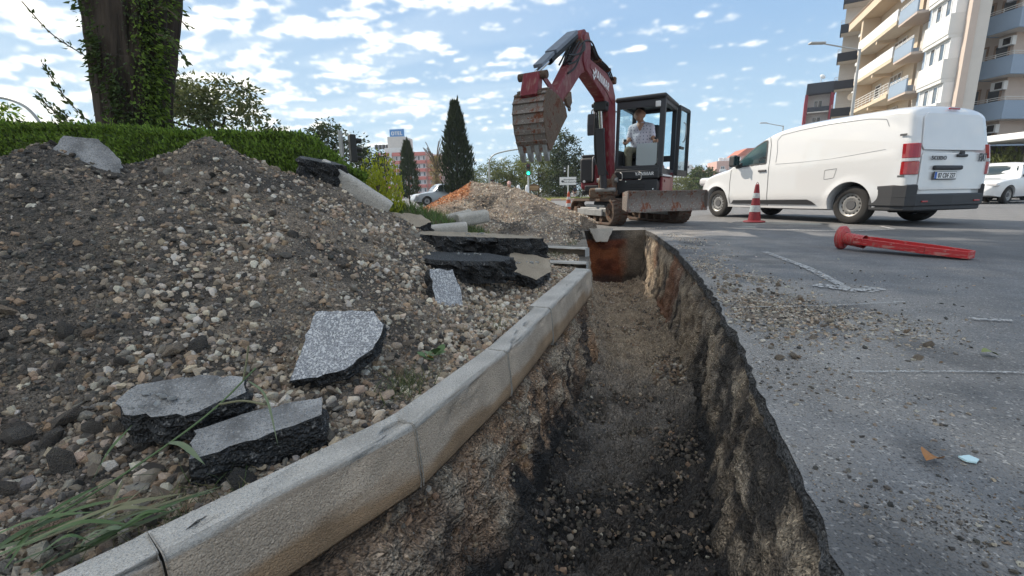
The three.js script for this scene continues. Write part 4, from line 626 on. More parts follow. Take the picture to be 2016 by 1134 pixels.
{ // uprooted grass at the kerb
  const r = rng(83), o = thing('uprooted_grass', 'uprooted long green grass lying across stones next to the kerb', 'grass tuft', [0, 0, 0]), cols = [[0.08, 0.135, 0.04], [0.11, 0.165, 0.06], [0.15, 0.19, 0.1], [0.06, 0.1, 0.035], [0.2, 0.19, 0.1]].map((c) => mat(c, 0.6, { side: THREE.DoubleSide, transmission: 0.15, thickness: 0 }));
  for (let i = 0; i < 34; i++) { const a = rr(0.15, 0.95, r) + (r() < 0.2 ? 1 : 0), L = rr(0.07, 0.22, r), x = rr(-0.86, -0.62, r), d = rr(0.55, 0.7, r), h = rr(0.05, 0.085, r); mesh('blade', strip([[x, h, d], [x + Math.cos(a) * L * 0.5, h + rr(0.005, 0.03, r), d + Math.sin(a) * L * 0.5], [x + Math.cos(a + rr(-0.3, 0.3, r)) * L, h + rr(-0.01, 0.02, r), d + Math.sin(a) * L]].map((p) => [Math.min(p[0], Lx(p[2]) - 0.16), Math.max(p[1], 0.07), p[2]]), rr(0.004, 0.009, r), 12, rr(-1, 1, r)), pick(cols, r), o); }
  const st = thing('grass_stalk', 'long seeded grass stalk slanting up over the asphalt slabs', 'grass stalk', [0, 0, 0]);
  mesh('stem', tube([[-0.83, 0.07, -0.63], [-0.75, 0.1, -0.76], [-0.66, 0.16, -0.9], [-0.61, 0.22, -1.0]], 0.0022, 24, 6), cols[1], st);
  mesh('leaf_blade', strip([[-0.705, 0.13, 0.83], [-0.66, 0.135, 0.81], [-0.6, 0.11, 0.78]], 0.011, 12, 0.4), cols[2], st);
  mesh('leaf_blade', strip([[-0.6, 0.21, 0.95], [-0.55, 0.19, 0.92], [-0.5, 0.1, 0.86]], 0.005, 12, 0.4), cols[2], st);
  mesh('seed_spike', tube([[-0.65, 0.17, -0.915], [-0.6, 0.175, -0.92], [-0.55, 0.165, -0.92]], 0.0026, 10, 5), cols[4], st);
  mesh('seed_spike', tube([[-0.625, 0.2, -0.97], [-0.615, 0.25, -0.98], [-0.61, 0.28, -0.985]], 0.0022, 10, 5), cols[4], st);
  const b2 = thing('lone_grass', 'single green grass blade sticking up between pale stones', 'grass blade', [0, 0, 0]); mesh('blade', strip([[-0.83, 0.07, 0.78], [-0.8, 0.13, 0.8], [-0.77, 0.17, 0.83]], 0.007, 12, 0.6), cols[0], b2);
  const w = thing('weed', 'small green weed with one yellow leaf growing behind the kerb', 'weed', [-0.28, 0.05, 1.47]);
  const gm = [mat([0.09, 0.15, 0.06], 0.7, { side: THREE.DoubleSide, map: T.leaf }), mat([0.36, 0.27, 0.06], 0.7, { side: THREE.DoubleSide, map: T.leaf }), mat([0.14, 0.2, 0.11], 0.7, { side: THREE.DoubleSide, map: T.leaf })];
  for (let i = 0; i < 13; i++) { const a = r() * 6.28, l = rr(0.03, 0.055, r), g = grid(8, 4, (s, t) => { const wd = Math.sin(Math.PI * Math.pow(s, 1.3)) * 0.33; return { p: [(t - 0.5) * 2 * wd * l, l * s * (1 - 0.25 * s), l * 0.5 * s * s + 0.2 * Math.abs(t - 0.5) * wd * l], uv: [t, s] }; }); const lf = mesh('leaf', g, i === 3 ? gm[1] : gm[i % 2 ? 0 : 2], w); lf.rotation.set(rr(0.1, 0.7, r), a, 0, 'YXZ'); lf.position.set(gaus(r) * 0.025, rr(0, 0.02, r), gaus(r) * 0.02); }
}

// ================================================================ shared paints
const font = await new FontLoader().loadAsync('fonts/droid/droid_sans_bold.typeface.json');
function text(str, size, depth = 0.002) { const g = flat(new TextGeometry(str, { font, size, depth, curveSegments: 3, bevelEnabled: false })); g.computeBoundingBox(); const b = g.boundingBox; return uvBox(g).translate(-(b.min.x + b.max.x) / 2, -(b.min.y + b.max.y) / 2, 0); }
const PAINT = {
  red: mat([1, 1, 1], 0.5, { map: rep(T.redWorn, 1.2), bumpMap: rep(T.noiseB, 3), bumpScale: 0.001 }),
  redClean: mat([0.24, 0.014, 0.028], 0.4, { map: rep(T.grime, 2) }),
  black: mat([0.022, 0.023, 0.026], 0.55, { bumpMap: rep(T.noiseB, 4), bumpScale: 0.001 }),
  frame: mat([0.035, 0.036, 0.042], 0.5), rubber: mat([0.03, 0.029, 0.028], 0.85), hose: mat([0.016, 0.016, 0.017], 0.6),
  steel: mat([1, 1, 1], 0.7, { map: rep(T.rust, 1.6), bumpMap: rep(T.noiseB, 3), bumpScale: 0.003, metalness: 0.15 }),
  mud: mat([0.75, 0.62, 0.5], 0.95, { map: rep(T.rust, 2), bumpMap: rep(T.soilB, 3), bumpScale: 0.01 }),
  track: mat([0.5, 0.42, 0.36], 0.95, { map: rep(T.rust, 2.4), bumpMap: rep(T.noiseB, 5), bumpScale: 0.004 }),
  greyBlue: mat([0.2, 0.23, 0.29], 0.45, { map: rep(T.grime, 3) }), chrome: mat([0.7, 0.7, 0.7], 0.2, { metalness: 1 }), metal: mat([0.42, 0.43, 0.44], 0.5, { metalness: 0.4, map: rep(T.grime, 2) }),
  glass: mat([0.82, 0.93, 0.97], 0.03, { transmission: 1, thickness: 0, ior: 1.5 }), frost: mat([0.62, 0.68, 0.7], 0.35, { transmission: 0.55, thickness: 0 }),
  white: mat([0.8, 0.8, 0.8], 0.5), decal: mat([0.72, 0.72, 0.72], 0.6), yellow: mat([0.6, 0.38, 0.03], 0.6),
};
const rotY = (a, x = 0, y = 0, z = 0) => new THREE.Matrix4().makeRotationY(a).setPosition(x, y, z);
const apply = (m, list) => (Array.isArray(list) ? list : [list]).map((g) => g.applyMatrix4(m));
const sideways = (g) => g.rotateY(-Math.PI / 2);         // an outline drawn as (z, y) and given thickness along x

// ================================================================ a body from bones: tapered capsules joined smoothly and meshed
function bodyGeo(bones, C, size, res = 72, k = 0.035) {
  const mc = new MarchingCubes(res, M_core, false, false, 200000), f = mc.field, h = (2 * size) / res; mc.isolation = 0;
  const B = bones.map(([a, b, ra, rb]) => ({ a, d: [b[0] - a[0], b[1] - a[1], b[2] - a[2]], ra, rb, l2: Math.max(1e-9, (b[0] - a[0]) ** 2 + (b[1] - a[1]) ** 2 + (b[2] - a[2]) ** 2) }));
  for (let z = 0; z < res; z++) for (let y = 0; y < res; y++) for (let x = 0; x < res; x++) {
    const px = C[0] - size + x * h, py = C[1] - size + y * h, pz = C[2] - size + z * h; let s = 0;
    for (const q of B) { const ex = px - q.a[0], ey = py - q.a[1], ez = pz - q.a[2], t = clamp((ex * q.d[0] + ey * q.d[1] + ez * q.d[2]) / q.l2), dx = ex - q.d[0] * t, dy = ey - q.d[1] * t, dz = ez - q.d[2] * t; s += Math.exp(-(Math.sqrt(dx * dx + dy * dy + dz * dz) - mix(q.ra, q.rb, t)) / k * 2.2); }
    f[x + y * res + z * res * res] = s > 0 ? (k / 2.2) * Math.log(s) : -1;
  }
  mc.update();
  const n = mc.count ?? mc.geometry.drawRange.count, p = mc.positionArray.slice(0, n * 3), g = new THREE.BufferGeometry();
  for (let i = 0; i < n; i++) { for (let c = 0; c < 3; c++) p[i * 3 + c] = C[c] + p[i * 3 + c] * size; }
  g.setAttribute('position', new THREE.Float32BufferAttribute(p, 3));
  let w = mergeVertices(g, 1e-4); w.computeVertexNormals(); w = w.toNonIndexed(); const nn = w.attributes.normal.array.slice(); uvBox(w, 4); w.setAttribute('normal', new THREE.Float32BufferAttribute(nn, 3)); return w;
}
const SKIN = mat([0.42, 0.235, 0.16], 0.6), HAIR = mat([0.012, 0.011, 0.01], 0.7);
const M_shirt = mat([1, 1, 1], 0.9, { map: rep(tex(256, (u, v) => { const i = Math.floor(u * 5), j = Math.floor(v * 5), cx = (i + 0.3 + 0.4 * h3(i, j, 1)) / 5, cy = (j + 0.3 + 0.4 * h3(i, j, 2)) / 5, q = Math.hypot((u - cx) * 1.3, v - cy) + 0.012 * n3(u * 60, v * 60, 1); return q < 0.042 ? [0.1, 0.11, 0.2] : [0.62, 0.6, 0.68]; }), 0.8) }), M_trouser = mat([0.2, 0.19, 0.14], 0.9, { map: rep(T.grime, 3) });

// ================================================================ mini excavator
{
  const ex = thing('mini_excavator', 'dark red and black mini excavator at the far end of the trench', 'excavator', [2.46, 0, 9.64]);
  const U = rotY(-30 * Math.PI / 180), D = rotY(15.7 * Math.PI / 180);
  const up = (name, list, m, parent = ex) => mesh(name, apply(U, list), m, parent), dn = (name, list, m, parent = ex) => mesh(name, apply(D, list), m, parent);
  // --- undercarriage
  const stad = (h, r, n = 10) => { const p = []; for (let i = 0; i <= n; i++) { const a = -Math.PI / 2 + Math.PI * i / n; p.push([h + Math.cos(a) * r, r + Math.sin(a) * r]); } for (let i = 0; i <= n; i++) { const a = Math.PI / 2 + Math.PI * i / n; p.push([-h + Math.cos(a) * r, r + Math.sin(a) * r]); } return p; };
  for (const sx of [-1, 1]) {
    const X = sx * 0.7, ring = prism(stad(0.78, 0.245), 0.3, 0.008, [stad(0.78, 0.2).map((p) => [p[0], p[1] + 0.045])]), tr = [sideways(ring).translate(X, 0.012, 0)];
    const outline = stad(0.78, 0.247, 9), per = outline.length; let acc = 0;
    for (let i = 0; i < per; i++) { const a = outline[i], b = outline[(i + 1) % per], L = Math.hypot(b[0] - a[0], b[1] - a[1]), n = L > 0.5 ? 22 : 1; for (let k = 0; k < n; k++) { const t = (k + 0.5) / n, z = mix(a[0], b[0], t), y = mix(a[1], b[1], t), an = Math.atan2(b[1] - a[1], b[0] - a[0]); for (const half of [-1, 1]) { const g = hardBox(0.14, 0.028, 0.036).rotateY(half * 0.3).rotateX(-an).translate(X + half * 0.072, y + 0.012 + 0.0, z); tr.push(g); } acc++; } }
    const t = dn('track', tr, PAINT.track);
    dn('track_frame', [box(0.16, 0.17, 1.3, X, 0.25, 0, 0.02), box(0.04, 0.13, 1.15, X + sx * 0.13, 0.24, -0.05, 0.01), box(0.1, 0.06, 0.9, X, 0.36, 0, 0.02)], PAINT.metal, t);
    dn('idler_wheel', [cyl([X - 0.09, 0.257, 0.76], [X + 0.09, 0.257, 0.76], 0.185, 0.185, 20), cyl([X - 0.13, 0.257, 0.76], [X + 0.13, 0.257, 0.76], 0.06, 0.06, 12)], PAINT.mud, t);
    const sp = [cyl([X - 0.05, 0.257, -0.76], [X + 0.05, 0.257, -0.76], 0.15, 0.15, 20), cyl([X - 0.14, 0.257, -0.76], [X + 0.14, 0.257, -0.76], 0.09, 0.09, 14)]; for (let i = 0; i < 12; i++) { const a = i / 12 * 6.283; sp.push(hardBox(0.06, 0.05, 0.05).rotateX(-a).translate(X, 0.257 + Math.sin(a) * 0.16, -0.76 + Math.cos(a) * 0.16)); }
    dn('sprocket', sp, PAINT.mud, t);
    for (const z of [-0.42, -0.14, 0.14, 0.42]) dn('roller', [cyl([X - 0.11, 0.115, z], [X + 0.11, 0.115, z], 0.06, 0.06, 12)], PAINT.mud, t);
  }
  dn('undercarriage_frame', [box(1.2, 0.18, 0.7, 0, 0.36, 0, 0.03), cyl([0, 0.4, 0], [0, 0.6, 0], 0.42, 0.4, 28)], PAINT.black);
  const bp = []; for (let i = 0; i <= 8; i++) { const t = i / 8; bp.push([1.47 + 0.07 * Math.pow(t * 2 - 1, 2), 0.29 + 0.35 * t]); } for (let i = 8; i >= 0; i--) { const t = i / 8; bp.push([1.44 + 0.07 * Math.pow(t * 2 - 1, 2), 0.29 + 0.35 * t]); }
  const bl = dn('dozer_blade', [sideways(prism(bp, 1.62, 0.003)).translate(-0.05, 0, 0), box(1.62, 0.05, 0.022, -0.05, 0.305, 1.552, 0.004), box(1.62, 0.028, 0.04, -0.05, 0.635, 1.505, 0.006)], PAINT.steel);
  for (const s of [-1, 1]) { dn('end_plate', [sideways(prism([[1.38, 0.33], [1.54, 0.29], [1.56, 0.6], [1.5, 0.645], [1.38, 0.62]], 0.02, 0.003)).translate(s * 0.825 - 0.05, 0, 0)], PAINT.steel, bl); dn('blade_arm', [beam([s * 0.3, 0.33, 0.5], [s * 0.34, 0.42, 1.44], 0.09, 0.12), beam([s * 0.34, 0.42, 1.3], [s * 0.7, 0.42, 1.44], 0.05, 0.1)], PAINT.black, bl); }
  // --- upper body
  up('deck', [box(1.5, 0.1, 1.5, 0, 0.64, -0.05, 0.03), box(0.86, 0.2, 0.5, 0.36, 0.74, 0.55, 0.04, 2), box(0.62, 0.14, 0.4, -0.36, 0.71, 0.55, 0.03)], PAINT.black);
  const gr = up('front_panel', [box(0.84, 0.26, 0.05, 0.37, 0.73, 0.8, 0.02, 2)], PAINT.black);
  for (let i = 0; i < 3; i++) up('vent_slot', [box(0.3, 0.018, 0.012, 0.42, 0.68 + i * 0.045, 0.826, 0.003)], PAINT.hose, gr);
  for (const [x, y] of [[0.02, 0.84], [0.02, 0.77], [0.02, 0.7], [0.72, 0.68], [0.2, 0.83]]) up('bolt', [cyl([x, y, 0.82], [x, y, 0.836], 0.014, 0.014, 8)], PAINT.chrome, gr);
  const cw = []; for (let i = 0; i <= 14; i++) { const a = Math.PI + Math.PI * i / 14; cw.push([Math.cos(a) * 0.86, Math.sin(a) * 0.55 - 0.3]); } cw.push([0.84, -0.1], [0.72, -0.1]); for (let i = 12; i >= 2; i--) { const a = Math.PI + Math.PI * i / 14; cw.push([Math.cos(a) * 0.7, Math.sin(a) * 0.4 - 0.3]); } cw.push([-0.72, -0.1], [-0.86, -0.1]);
  up('counterweight', [prism(cw, 0.42, 0.03).rotateX(Math.PI / 2).scale(1, 1, 1).translate(0, 0.82, 0)], PAINT.redClean);
  up('engine_cover', [box(1.3, 0.42, 0.55, -0.05, 1.02, -0.52, 0.1, 3)], PAINT.redClean);
  const rh = up('right_cover', [box(0.4, 0.5, 0.95, -0.62, 0.94, 0.12, 0.07, 3)], PAINT.redClean);
  up('tank_cap', [box(0.3, 0.5, 0.3, -0.66, 1.08, 0.52, 0.06, 3), box(0.26, 0.06, 0.22, -0.66, 1.36, 0.5, 0.025, 2)], PAINT.black, rh);
  up('grab_rail', [tube([[-0.52, 0.86, 0.7], [-0.5, 0.9, 0.74], [-0.5, 1.3, 0.74], [-0.5, 1.34, 0.7]], 0.012, 16, 6)], PAINT.metal, rh);
  up('marker_lamp', [cyl([-0.7, 0.86, 0.66], [-0.7, 0.86, 0.69], 0.025, 0.025, 12)], PAINT.white, rh);
  up('side_panel', [box(0.06, 0.3, 0.95, 0.81, 0.76, 0.12, 0.025, 2), box(0.02, 0.05, 0.1, 0.845, 0.83, 0.4, 0.01)], PAINT.redClean);
  up('sill_rail', [box(0.05, 0.035, 1.05, 0.83, 0.935, 0.1, 0.01)], PAINT.white);
  for (const x of [0.14, 0.5]) up('foot_hook', [tube([[x - 0.05, 0.86, 0.86], [x, 0.86, 0.88], [x, 0.97, 0.88], [x - 0.05, 1.0, 0.84]], 0.009, 14, 6)], PAINT.metal);
  // --- cab
  const P = { fr: [-0.02, 0.74], fl: [0.8, 0.7], rl: [0.8, -0.46], rr: [-0.02, -0.46] }, y0 = 0.93, y1 = 2.3, pil = (q, w, dz, lean = 0) => beam([q[0], y0, q[1]], [q[0], y1, q[1] - lean], w, dz, [0, 0, 1], 0.012);
  const cab = up('cab_frame', [pil(P.fl, 0.1, 0.09, 0.06), pil(P.fr, 0.06, 0.06, 0.06), pil(P.rl, 0.09, 0.08), pil(P.rr, 0.08, 0.08), beam([-0.02, 1.02, 0.74], [0.8, 1.02, 0.72], 0.05, 0.2), beam([-0.02, 1.3, -0.47], [0.8, 1.3, -0.47], 0.05, 0.12), beam([0.8, 1.0, 0.7], [0.8, 1.0, -0.46], 0.08, 0.13), beam([-0.02, 1.2, 0.7], [-0.02, 1.2, -0.46], 0.05, 0.45), beam([-0.04, 2.24, 0.67], [0.82, 2.24, 0.65], 0.06, 0.13), beam([0.8, 2.27, 0.66], [0.8, 2.27, -0.46], 0.08, 0.08), beam([-0.02, 2.27, 0.66], [-0.02, 2.27, -0.46], 0.08, 0.08), beam([-0.02, 2.27, -0.46], [0.8, 2.27, -0.46], 0.08, 0.08)], PAINT.frame);
  up('front_fairing', [box(0.84, 0.16, 0.1, 0.39, 0.95, 0.78, 0.03, 2), sideways(prism([[0.72, 0.9], [0.82, 0.9], [0.8, 1.05], [0.74, 1.1]], 0.8, 0.01)).translate(0.39, 0, 0)], PAINT.black, cab);
  up('cab_floor', [box(0.8, 0.05, 1.1, 0.39, 0.93, 0.1, 0.01)], PAINT.black, cab);
  up('cab_roof', [box(0.96, 0.09, 1.26, 0.39, 2.34, 0.1, 0.045, 3), box(0.3, 0.05, 0.7, 0.62, 2.39, 0.1, 0.02, 2)], PAINT.black, cab);
  up('rear_window', [hardBox(0.76, 0.88, 0.006, 0.39, 1.79, -0.455)], PAINT.glass, cab); up('right_window', [hardBox(0.006, 0.82, 1.05, -0.02, 1.83, 0.1)], PAINT.glass, cab);
  const lw = up('lower_windscreen', [prism([[-0.02, 1.13], [0.3, 1.1], [0.36, 1.16], [0.36, 1.52], [-0.02, 1.52]].map(([a, b]) => [a + 0.38, b]), 0.008, 0.002).translate(0, 0, 0.735)], PAINT.frost, cab);
  up('windscreen_edge', [beam([0.36, 1.12, 0.742], [0.36, 1.52, 0.742], 0.014, 0.012), beam([0.43, 1.12, 0.742], [0.43, 1.52, 0.742], 0.01, 0.01)], PAINT.metal, lw);
  up('work_lamp', [box(0.09, 0.1, 0.05, 0.72, 2.2, 0.71, 0.012, 2)], PAINT.decal, cab);
  const door = up('cab_door', [beam([0.93, 0.98, -0.18], [0.93, 2.27, -0.24], 0.07, 0.05, [0, 0, 1]), beam([1.0, 0.98, -0.92], [1.0, 2.27, -0.9], 0.07, 0.05, [0, 0, 1]), beam([0.93, 2.26, -0.2], [1.0, 2.26, -0.92], 0.05, 0.07), beam([0.93, 1.0, -0.18], [1.0, 1.0, -0.92], 0.06, 0.12), beam([0.95, 1.5, -0.3], [0.97, 1.5, -0.6], 0.05, 0.05)], PAINT.black);
  up('door_glass', [prism([[-0.9, 1.05], [-0.22, 1.05], [-0.24, 2.24], [-0.9, 2.24]], 0.006, 0.001).rotateY(-Math.PI / 2).rotateY(-0.095).translate(0.91, 0, 0)], PAINT.glass, door);
  up('door_handle', [tube([[1.0, 1.6, -0.35], [1.03, 1.62, -0.35], [1.04, 1.95, -0.36], [1.0, 1.98, -0.36]], 0.012, 16, 6)], PAINT.metal, door);
  up('seat', [box(0.5, 0.12, 0.5, 0.3, 1.33, 0.02, 0.05, 3), box(0.48, 0.62, 0.13, 0.32, 1.66, -0.26, 0.06, 3), box(0.44, 0.3, 0.4, 0.3, 1.12, 0, 0.03)], PAINT.black);
  for (const [x, z] of [[0.03, 0.35], [0.62, 0.32]]) up('control_lever', [box(0.14, 0.3, 0.4, x, 1.28, z - 0.18, 0.04, 2), cyl([x, 1.42, z - 0.05], [x, 1.56, z], 0.014, 0.012, 8), cyl([x, 1.55, z], [x, 1.66, z + 0.02], 0.024, 0.028, 10)], PAINT.black);
  for (const x of [0.66, 0.72]) up('travel_pedal', [cyl([x, 0.96, 0.5], [x, 1.25, 0.55], 0.012, 0.012, 8)], PAINT.metal);
  const mir = up('mirror', [sideways(prism([[0.66, 1.72], [0.72, 1.7], [0.74, 1.9], [0.72, 2.1], [0.66, 2.08]], 0.16, 0.02)).translate(-0.5, 0.02, 0.16)], PAINT.frame);
  up('mirror_arm', [tube([[-0.5, 2.06, 0.84], [-0.5, 2.2, 0.82], [-0.4, 2.22, 0.78], [-0.2, 2.16, 0.7], [-0.02, 2.14, 0.66]], 0.014, 20, 6), box(0.1, 0.15, 0.06, -0.42, 2.16, 0.8, 0.012)], PAINT.black, mir);
  up('work_lamp', [box(0.11, 0.13, 0.02, -0.42, 2.16, 0.84, 0.006)], PAINT.decal, mir);
  // --- swing bracket, boom, arm
  const BX = -0.1, side = (pts, w, b = 0.012) => sideways(prism(pts, w, b)).translate(BX, 0, 0);
  const br = up('swing_bracket', [cyl([BX, 0.5, 0.95], [BX, 0.92, 0.95], 0.14, 0.13, 18), box(0.3, 0.14, 0.4, BX, 0.62, 0.85, 0.04, 2), side([[0.84, 0.62], [1.12, 0.6], [1.14, 0.86], [1.04, 0.98], [0.9, 0.96]], 0.3, 0.03), box(0.26, 0.2, 0.2, BX - 0.22, 0.62, 1.0, 0.05, 2)], PAINT.mud);
  up('swing_pin', [cyl([BX - 0.2, 0.86, 1.02], [BX + 0.2, 0.86, 1.02], 0.045, 0.045, 12), cyl([BX - 0.19, 0.68, 1.12], [BX + 0.19, 0.68, 1.12], 0.04, 0.04, 12)], PAINT.metal, br);
  const boom = up('boom', [side([[0.9, 0.86], [0.98, 0.78], [1.1, 0.8], [1.22, 1.3], [1.32, 1.9], [1.44, 2.12], [1.62, 2.24], [2.36, 2.45], [2.5, 2.5], [2.53, 2.6], [2.44, 2.7], [1.5, 2.66], [1.16, 2.56], [0.98, 2.36], [0.93, 2.1], [0.9, 1.4]], 0.2, 0.012)], PAINT.red);
  for (const s of [-1, 1]) up('boom_plate', [side([[1.16, 2.2], [1.5, 2.34], [2.1, 2.5], [2.34, 2.56], [2.3, 2.63], [1.5, 2.6], [1.2, 2.5], [1.05, 2.32]], 0.008, 0.002).translate(s * 0.104, 0, 0)], PAINT.redClean, boom);
  up('lettering', [text('YANMAR', 0.13, 0.003).rotateY(Math.PI / 2).rotateX(-0.14).translate(0, 0, 0)].map((g) => g.translate(BX + 0.109, 2.49, 1.76)), PAINT.decal, boom);
  up('emblem', [prism([[-0.07, 0.05], [0, -0.02], [0.07, 0.05], [0.04, 0.06], [0, 0.02], [-0.04, 0.06]], 0.004, 0.001).rotateY(Math.PI / 2).translate(BX + 0.111, 2.5, 2.17), prism([[-0.07, 0.01], [0, -0.06], [0.07, 0.01], [0.04, 0.02], [0, -0.02], [-0.04, 0.02]], 0.004, 0.001).rotateY(Math.PI / 2).translate(BX + 0.111, 2.47, 2.17)], PAINT.decal, boom);
  up('warning_sticker', [hardBox(0.003, 0.12, 0.1, BX + 0.105, 2.3, 1.15)], PAINT.yellow, boom); up('lettering', [text('YANMAR', 0.06, 0.003).translate(0.55, 0.965, 0.832)], PAINT.decal, cab);
  const cylinder = (name, a, b, r, rod, split, m = PAINT.hose) => { const M2 = a.map((v, i) => mix(v, b[i], split)), c = up(name, [cyl(a, M2, r, r, 16), cyl(a.map((v, i) => mix(v, b[i], split - 0.05)), M2, r * 1.12, r * 1.12, 16)], m); up('piston_rod', [cyl(M2, b, rod, rod, 12)], PAINT.chrome, c); return c; };
  cylinder('boom_cylinder', [BX - 0.01, 0.72, 1.2], [BX - 0.01, 2.16, 1.52], 0.062, 0.035, 0.72, PAINT.frame); up('cylinder_guard', [beam([BX - 0.01, 0.95, 1.32], [BX - 0.01, 1.75, 1.5], 0.15, 0.02, [0, 0, 1])], PAINT.frame);
  up('boom_lug', [box(0.24, 0.16, 0.16, BX, 2.12, 1.48, 0.02), cyl([BX - 0.15, 2.14, 1.52], [BX + 0.15, 2.14, 1.52], 0.035, 0.035, 12)], PAINT.hose, boom);
  cylinder('arm_cylinder', [BX, 2.74, 1.3], [BX, 2.98, 2.42], 0.058, 0.03, 0.7);
  const arm = up('dipper_arm', [side([[2.34, 2.9], [2.36, 3.0], [2.46, 3.04], [2.58, 2.96], [2.72, 2.8], [3.66, 1.9], [3.72, 1.8], [3.68, 1.72], [3.58, 1.7], [3.42, 1.8], [2.62, 2.42], [2.5, 2.46], [2.4, 2.52], [2.36, 2.66]], 0.15, 0.012)], PAINT.red);
  up('arm_head', [cyl([BX - 0.07, 2.92, 2.5], [BX + 0.07, 2.92, 2.5], 0.15, 0.15, 20), side([[2.3, 2.6], [2.5, 2.48], [2.6, 2.6], [2.56, 2.98], [2.4, 3.06], [2.3, 2.96]], 0.19, 0.01)], PAINT.red, arm);
  up('lifting_eye', [side([[3.12, 2.05], [3.3, 1.92], [3.26, 1.84], [3.16, 1.82], [3.08, 1.9]], 0.05, 0.008, ).translate(0.09, 0.02, 0), flat(new THREE.TorusGeometry(0.035, 0.012, 6, 14)).rotateY(Math.PI / 2).translate(BX + 0.09, 1.84, 3.14)], PAINT.mud, arm);
  cylinder('bucket_cylinder', [BX, 2.92, 2.72], [BX, 2.1, 4.12], 0.05, 0.028, 0.66); up('cylinder_cover', [beam([BX, 2.95, 2.82], [BX, 2.5, 3.58], 0.17, 0.05, [0, 1, 0.6]), beam([BX, 2.48, 3.6], [BX, 2.24, 3.98], 0.13, 0.045, [0, 1, 0.6])], PAINT.greyBlue);
  const lk = up('bucket_link', [side([[4.06, 2.12], [4.18, 2.12], [4.28, 1.84], [4.2, 1.8], [4.1, 1.86]], 0.24, 0.02)], PAINT.red); up('link_pin', [cyl([BX - 0.2, 2.09, 4.12], [BX + 0.2, 2.09, 4.12], 0.05, 0.05, 12), cyl([BX - 0.17, 1.86, 4.2], [BX + 0.17, 1.86, 4.2], 0.04, 0.04, 12)], PAINT.mud, lk);
  for (const s of [-1, 1]) up('side_link', [side([[4.08, 2.13], [4.16, 2.08], [3.5, 1.8], [3.44, 1.84], [3.48, 1.9]], 0.02, 0.004).translate(s * 0.12, 0, 0)], PAINT.red, lk);
  // hoses over the boom and arm
  const r = rng(404), hs = []; for (let i = 0; i < 7; i++) { const x = BX - 0.09 + i * 0.03; hs.push(tube([[x, 2.6, 1.05], [x + 0.01, 2.74 + 0.02 * r(), 1.4], [x, 2.78 + 0.03 * r(), 1.9], [x + rr(-0.03, 0.03, r), 2.92 + 0.06 * r(), 2.3], [x, 2.8 + 0.1 * r(), 2.66], [x, 2.4 + 0.1 * r(), 3.1]], 0.014, 26, 6)); }
  for (let i = 0; i < 4; i++) hs.push(tube([[BX - 0.08 + i * 0.05, 0.95, 1.2], [BX - 0.13 + i * 0.03, 1.3, 1.36], [BX - 0.12 + i * 0.03, 1.9, 1.44], [BX - 0.1 + i * 0.05, 2.14, 1.44]], 0.016, 22, 6));
  for (let i = 0; i < 3; i++) hs.push(tube([[BX + 0.1, 2.86, 2.6], [BX + 0.13 + 0.02 * i, 2.7, 2.78], [BX + 0.12, 2.42 + 0.1 * i, 3.0 - 0.05 * i], [BX + 0.09, 2.3 + 0.12 * i, 3.2]], 0.014, 20, 6));
  up('hydraulic_hoses', hs, PAINT.hose); up('hose_clamp', [box(0.24, 0.05, 0.06, BX, 2.74, 1.35, 0.01), box(0.24, 0.05, 0.06, BX, 2.78, 1.85, 0.01), box(0.26, 0.12, 0.1, BX, 2.62, 1.06, 0.02), box(0.2, 0.07, 0.05, BX, 2.86, 2.66, 0.01)], PAINT.mud);
  // --- bucket
  const bz = (pts) => pts.map(([z, y]) => [3.95 + (z - 3.95) * 0.9, 1.9 + (y - 1.9) * 0.86]), bside = (pts, w, b) => side(bz(pts), w, b);
  const back = [[4.0, 1.93], [4.14, 1.92], [4.24, 1.85], [4.29, 1.74], [4.31, 1.6], [4.3, 1.46], [4.26, 1.32], [4.2, 1.18], [4.13, 1.06]], inn = back.map(([z, y]) => [z + (3.9 - z) * 0.055, y + (1.5 - y) * 0.05]);
  const bk = up('bucket', [bside([...back, ...inn.slice().reverse()], 0.43, 0.002), bside([[4.05, 1.12], [4.17, 1.1], [4.14, 1.03], [4.06, 1.04]], 0.43, 0.004)], PAINT.steel);
  for (const s of [-1, 1]) up('side_plate', [bside([...back.slice(1), [4.06, 1.05], [4.0, 1.12], [3.7, 1.42], [3.48, 1.62], [3.54, 1.74], [3.66, 1.84], [3.9, 1.9]], 0.022, 0.004).translate(s * 0.217, 0, 0)], PAINT.mud, bk);
  for (let i = 1; i < back.length - 1; i++) { const [z, y] = bz([back[i]])[0], n = [z - 3.95, (y - 1.5) * 1.1], L = Math.hypot(...n); up('wear_rib', [box(0.445, 0.055, 0.016, 0, 0, 0, 0.004).rotateX(-Math.atan2(n[1], n[0])).translate(BX, y + n[1] / L * 0.006, z + n[0] / L * 0.006)], PAINT.steel, bk); }
  for (let i = 0; i < 4; i++) { const x = BX - 0.175 + i * 0.117; up('tooth', [sideways(prism(bz([[4.19, 1.13], [4.1, 1.14], [4.06, 1.0], [4.06, 0.9], [4.09, 0.9], [4.15, 1.0]]), 0.062, 0.008)).translate(x, 0, 0)], PAINT.metal, bk); }
  up('bucket_ear', [side([[3.56, 1.72], [3.7, 1.72], [4.26, 1.84], [4.2, 1.92], [3.66, 1.86]], 0.02, 0.004).translate(0.09, 0, 0), side([[3.56, 1.72], [3.7, 1.72], [4.26, 1.84], [4.2, 1.92], [3.66, 1.86]], 0.02, 0.004).translate(-0.09, 0, 0), cyl([BX - 0.14, 1.78, 3.63], [BX + 0.14, 1.78, 3.63], 0.04, 0.04, 12)], PAINT.mud, bk);

  // --- operator in the cab
  const op = thing('person', 'man in a white patterned polo shirt operating the excavator, looking down', 'person', [2.46, 0, 9.64]); const O = (name, list, m, parent) => mesh(name, apply(U, list), m, parent);
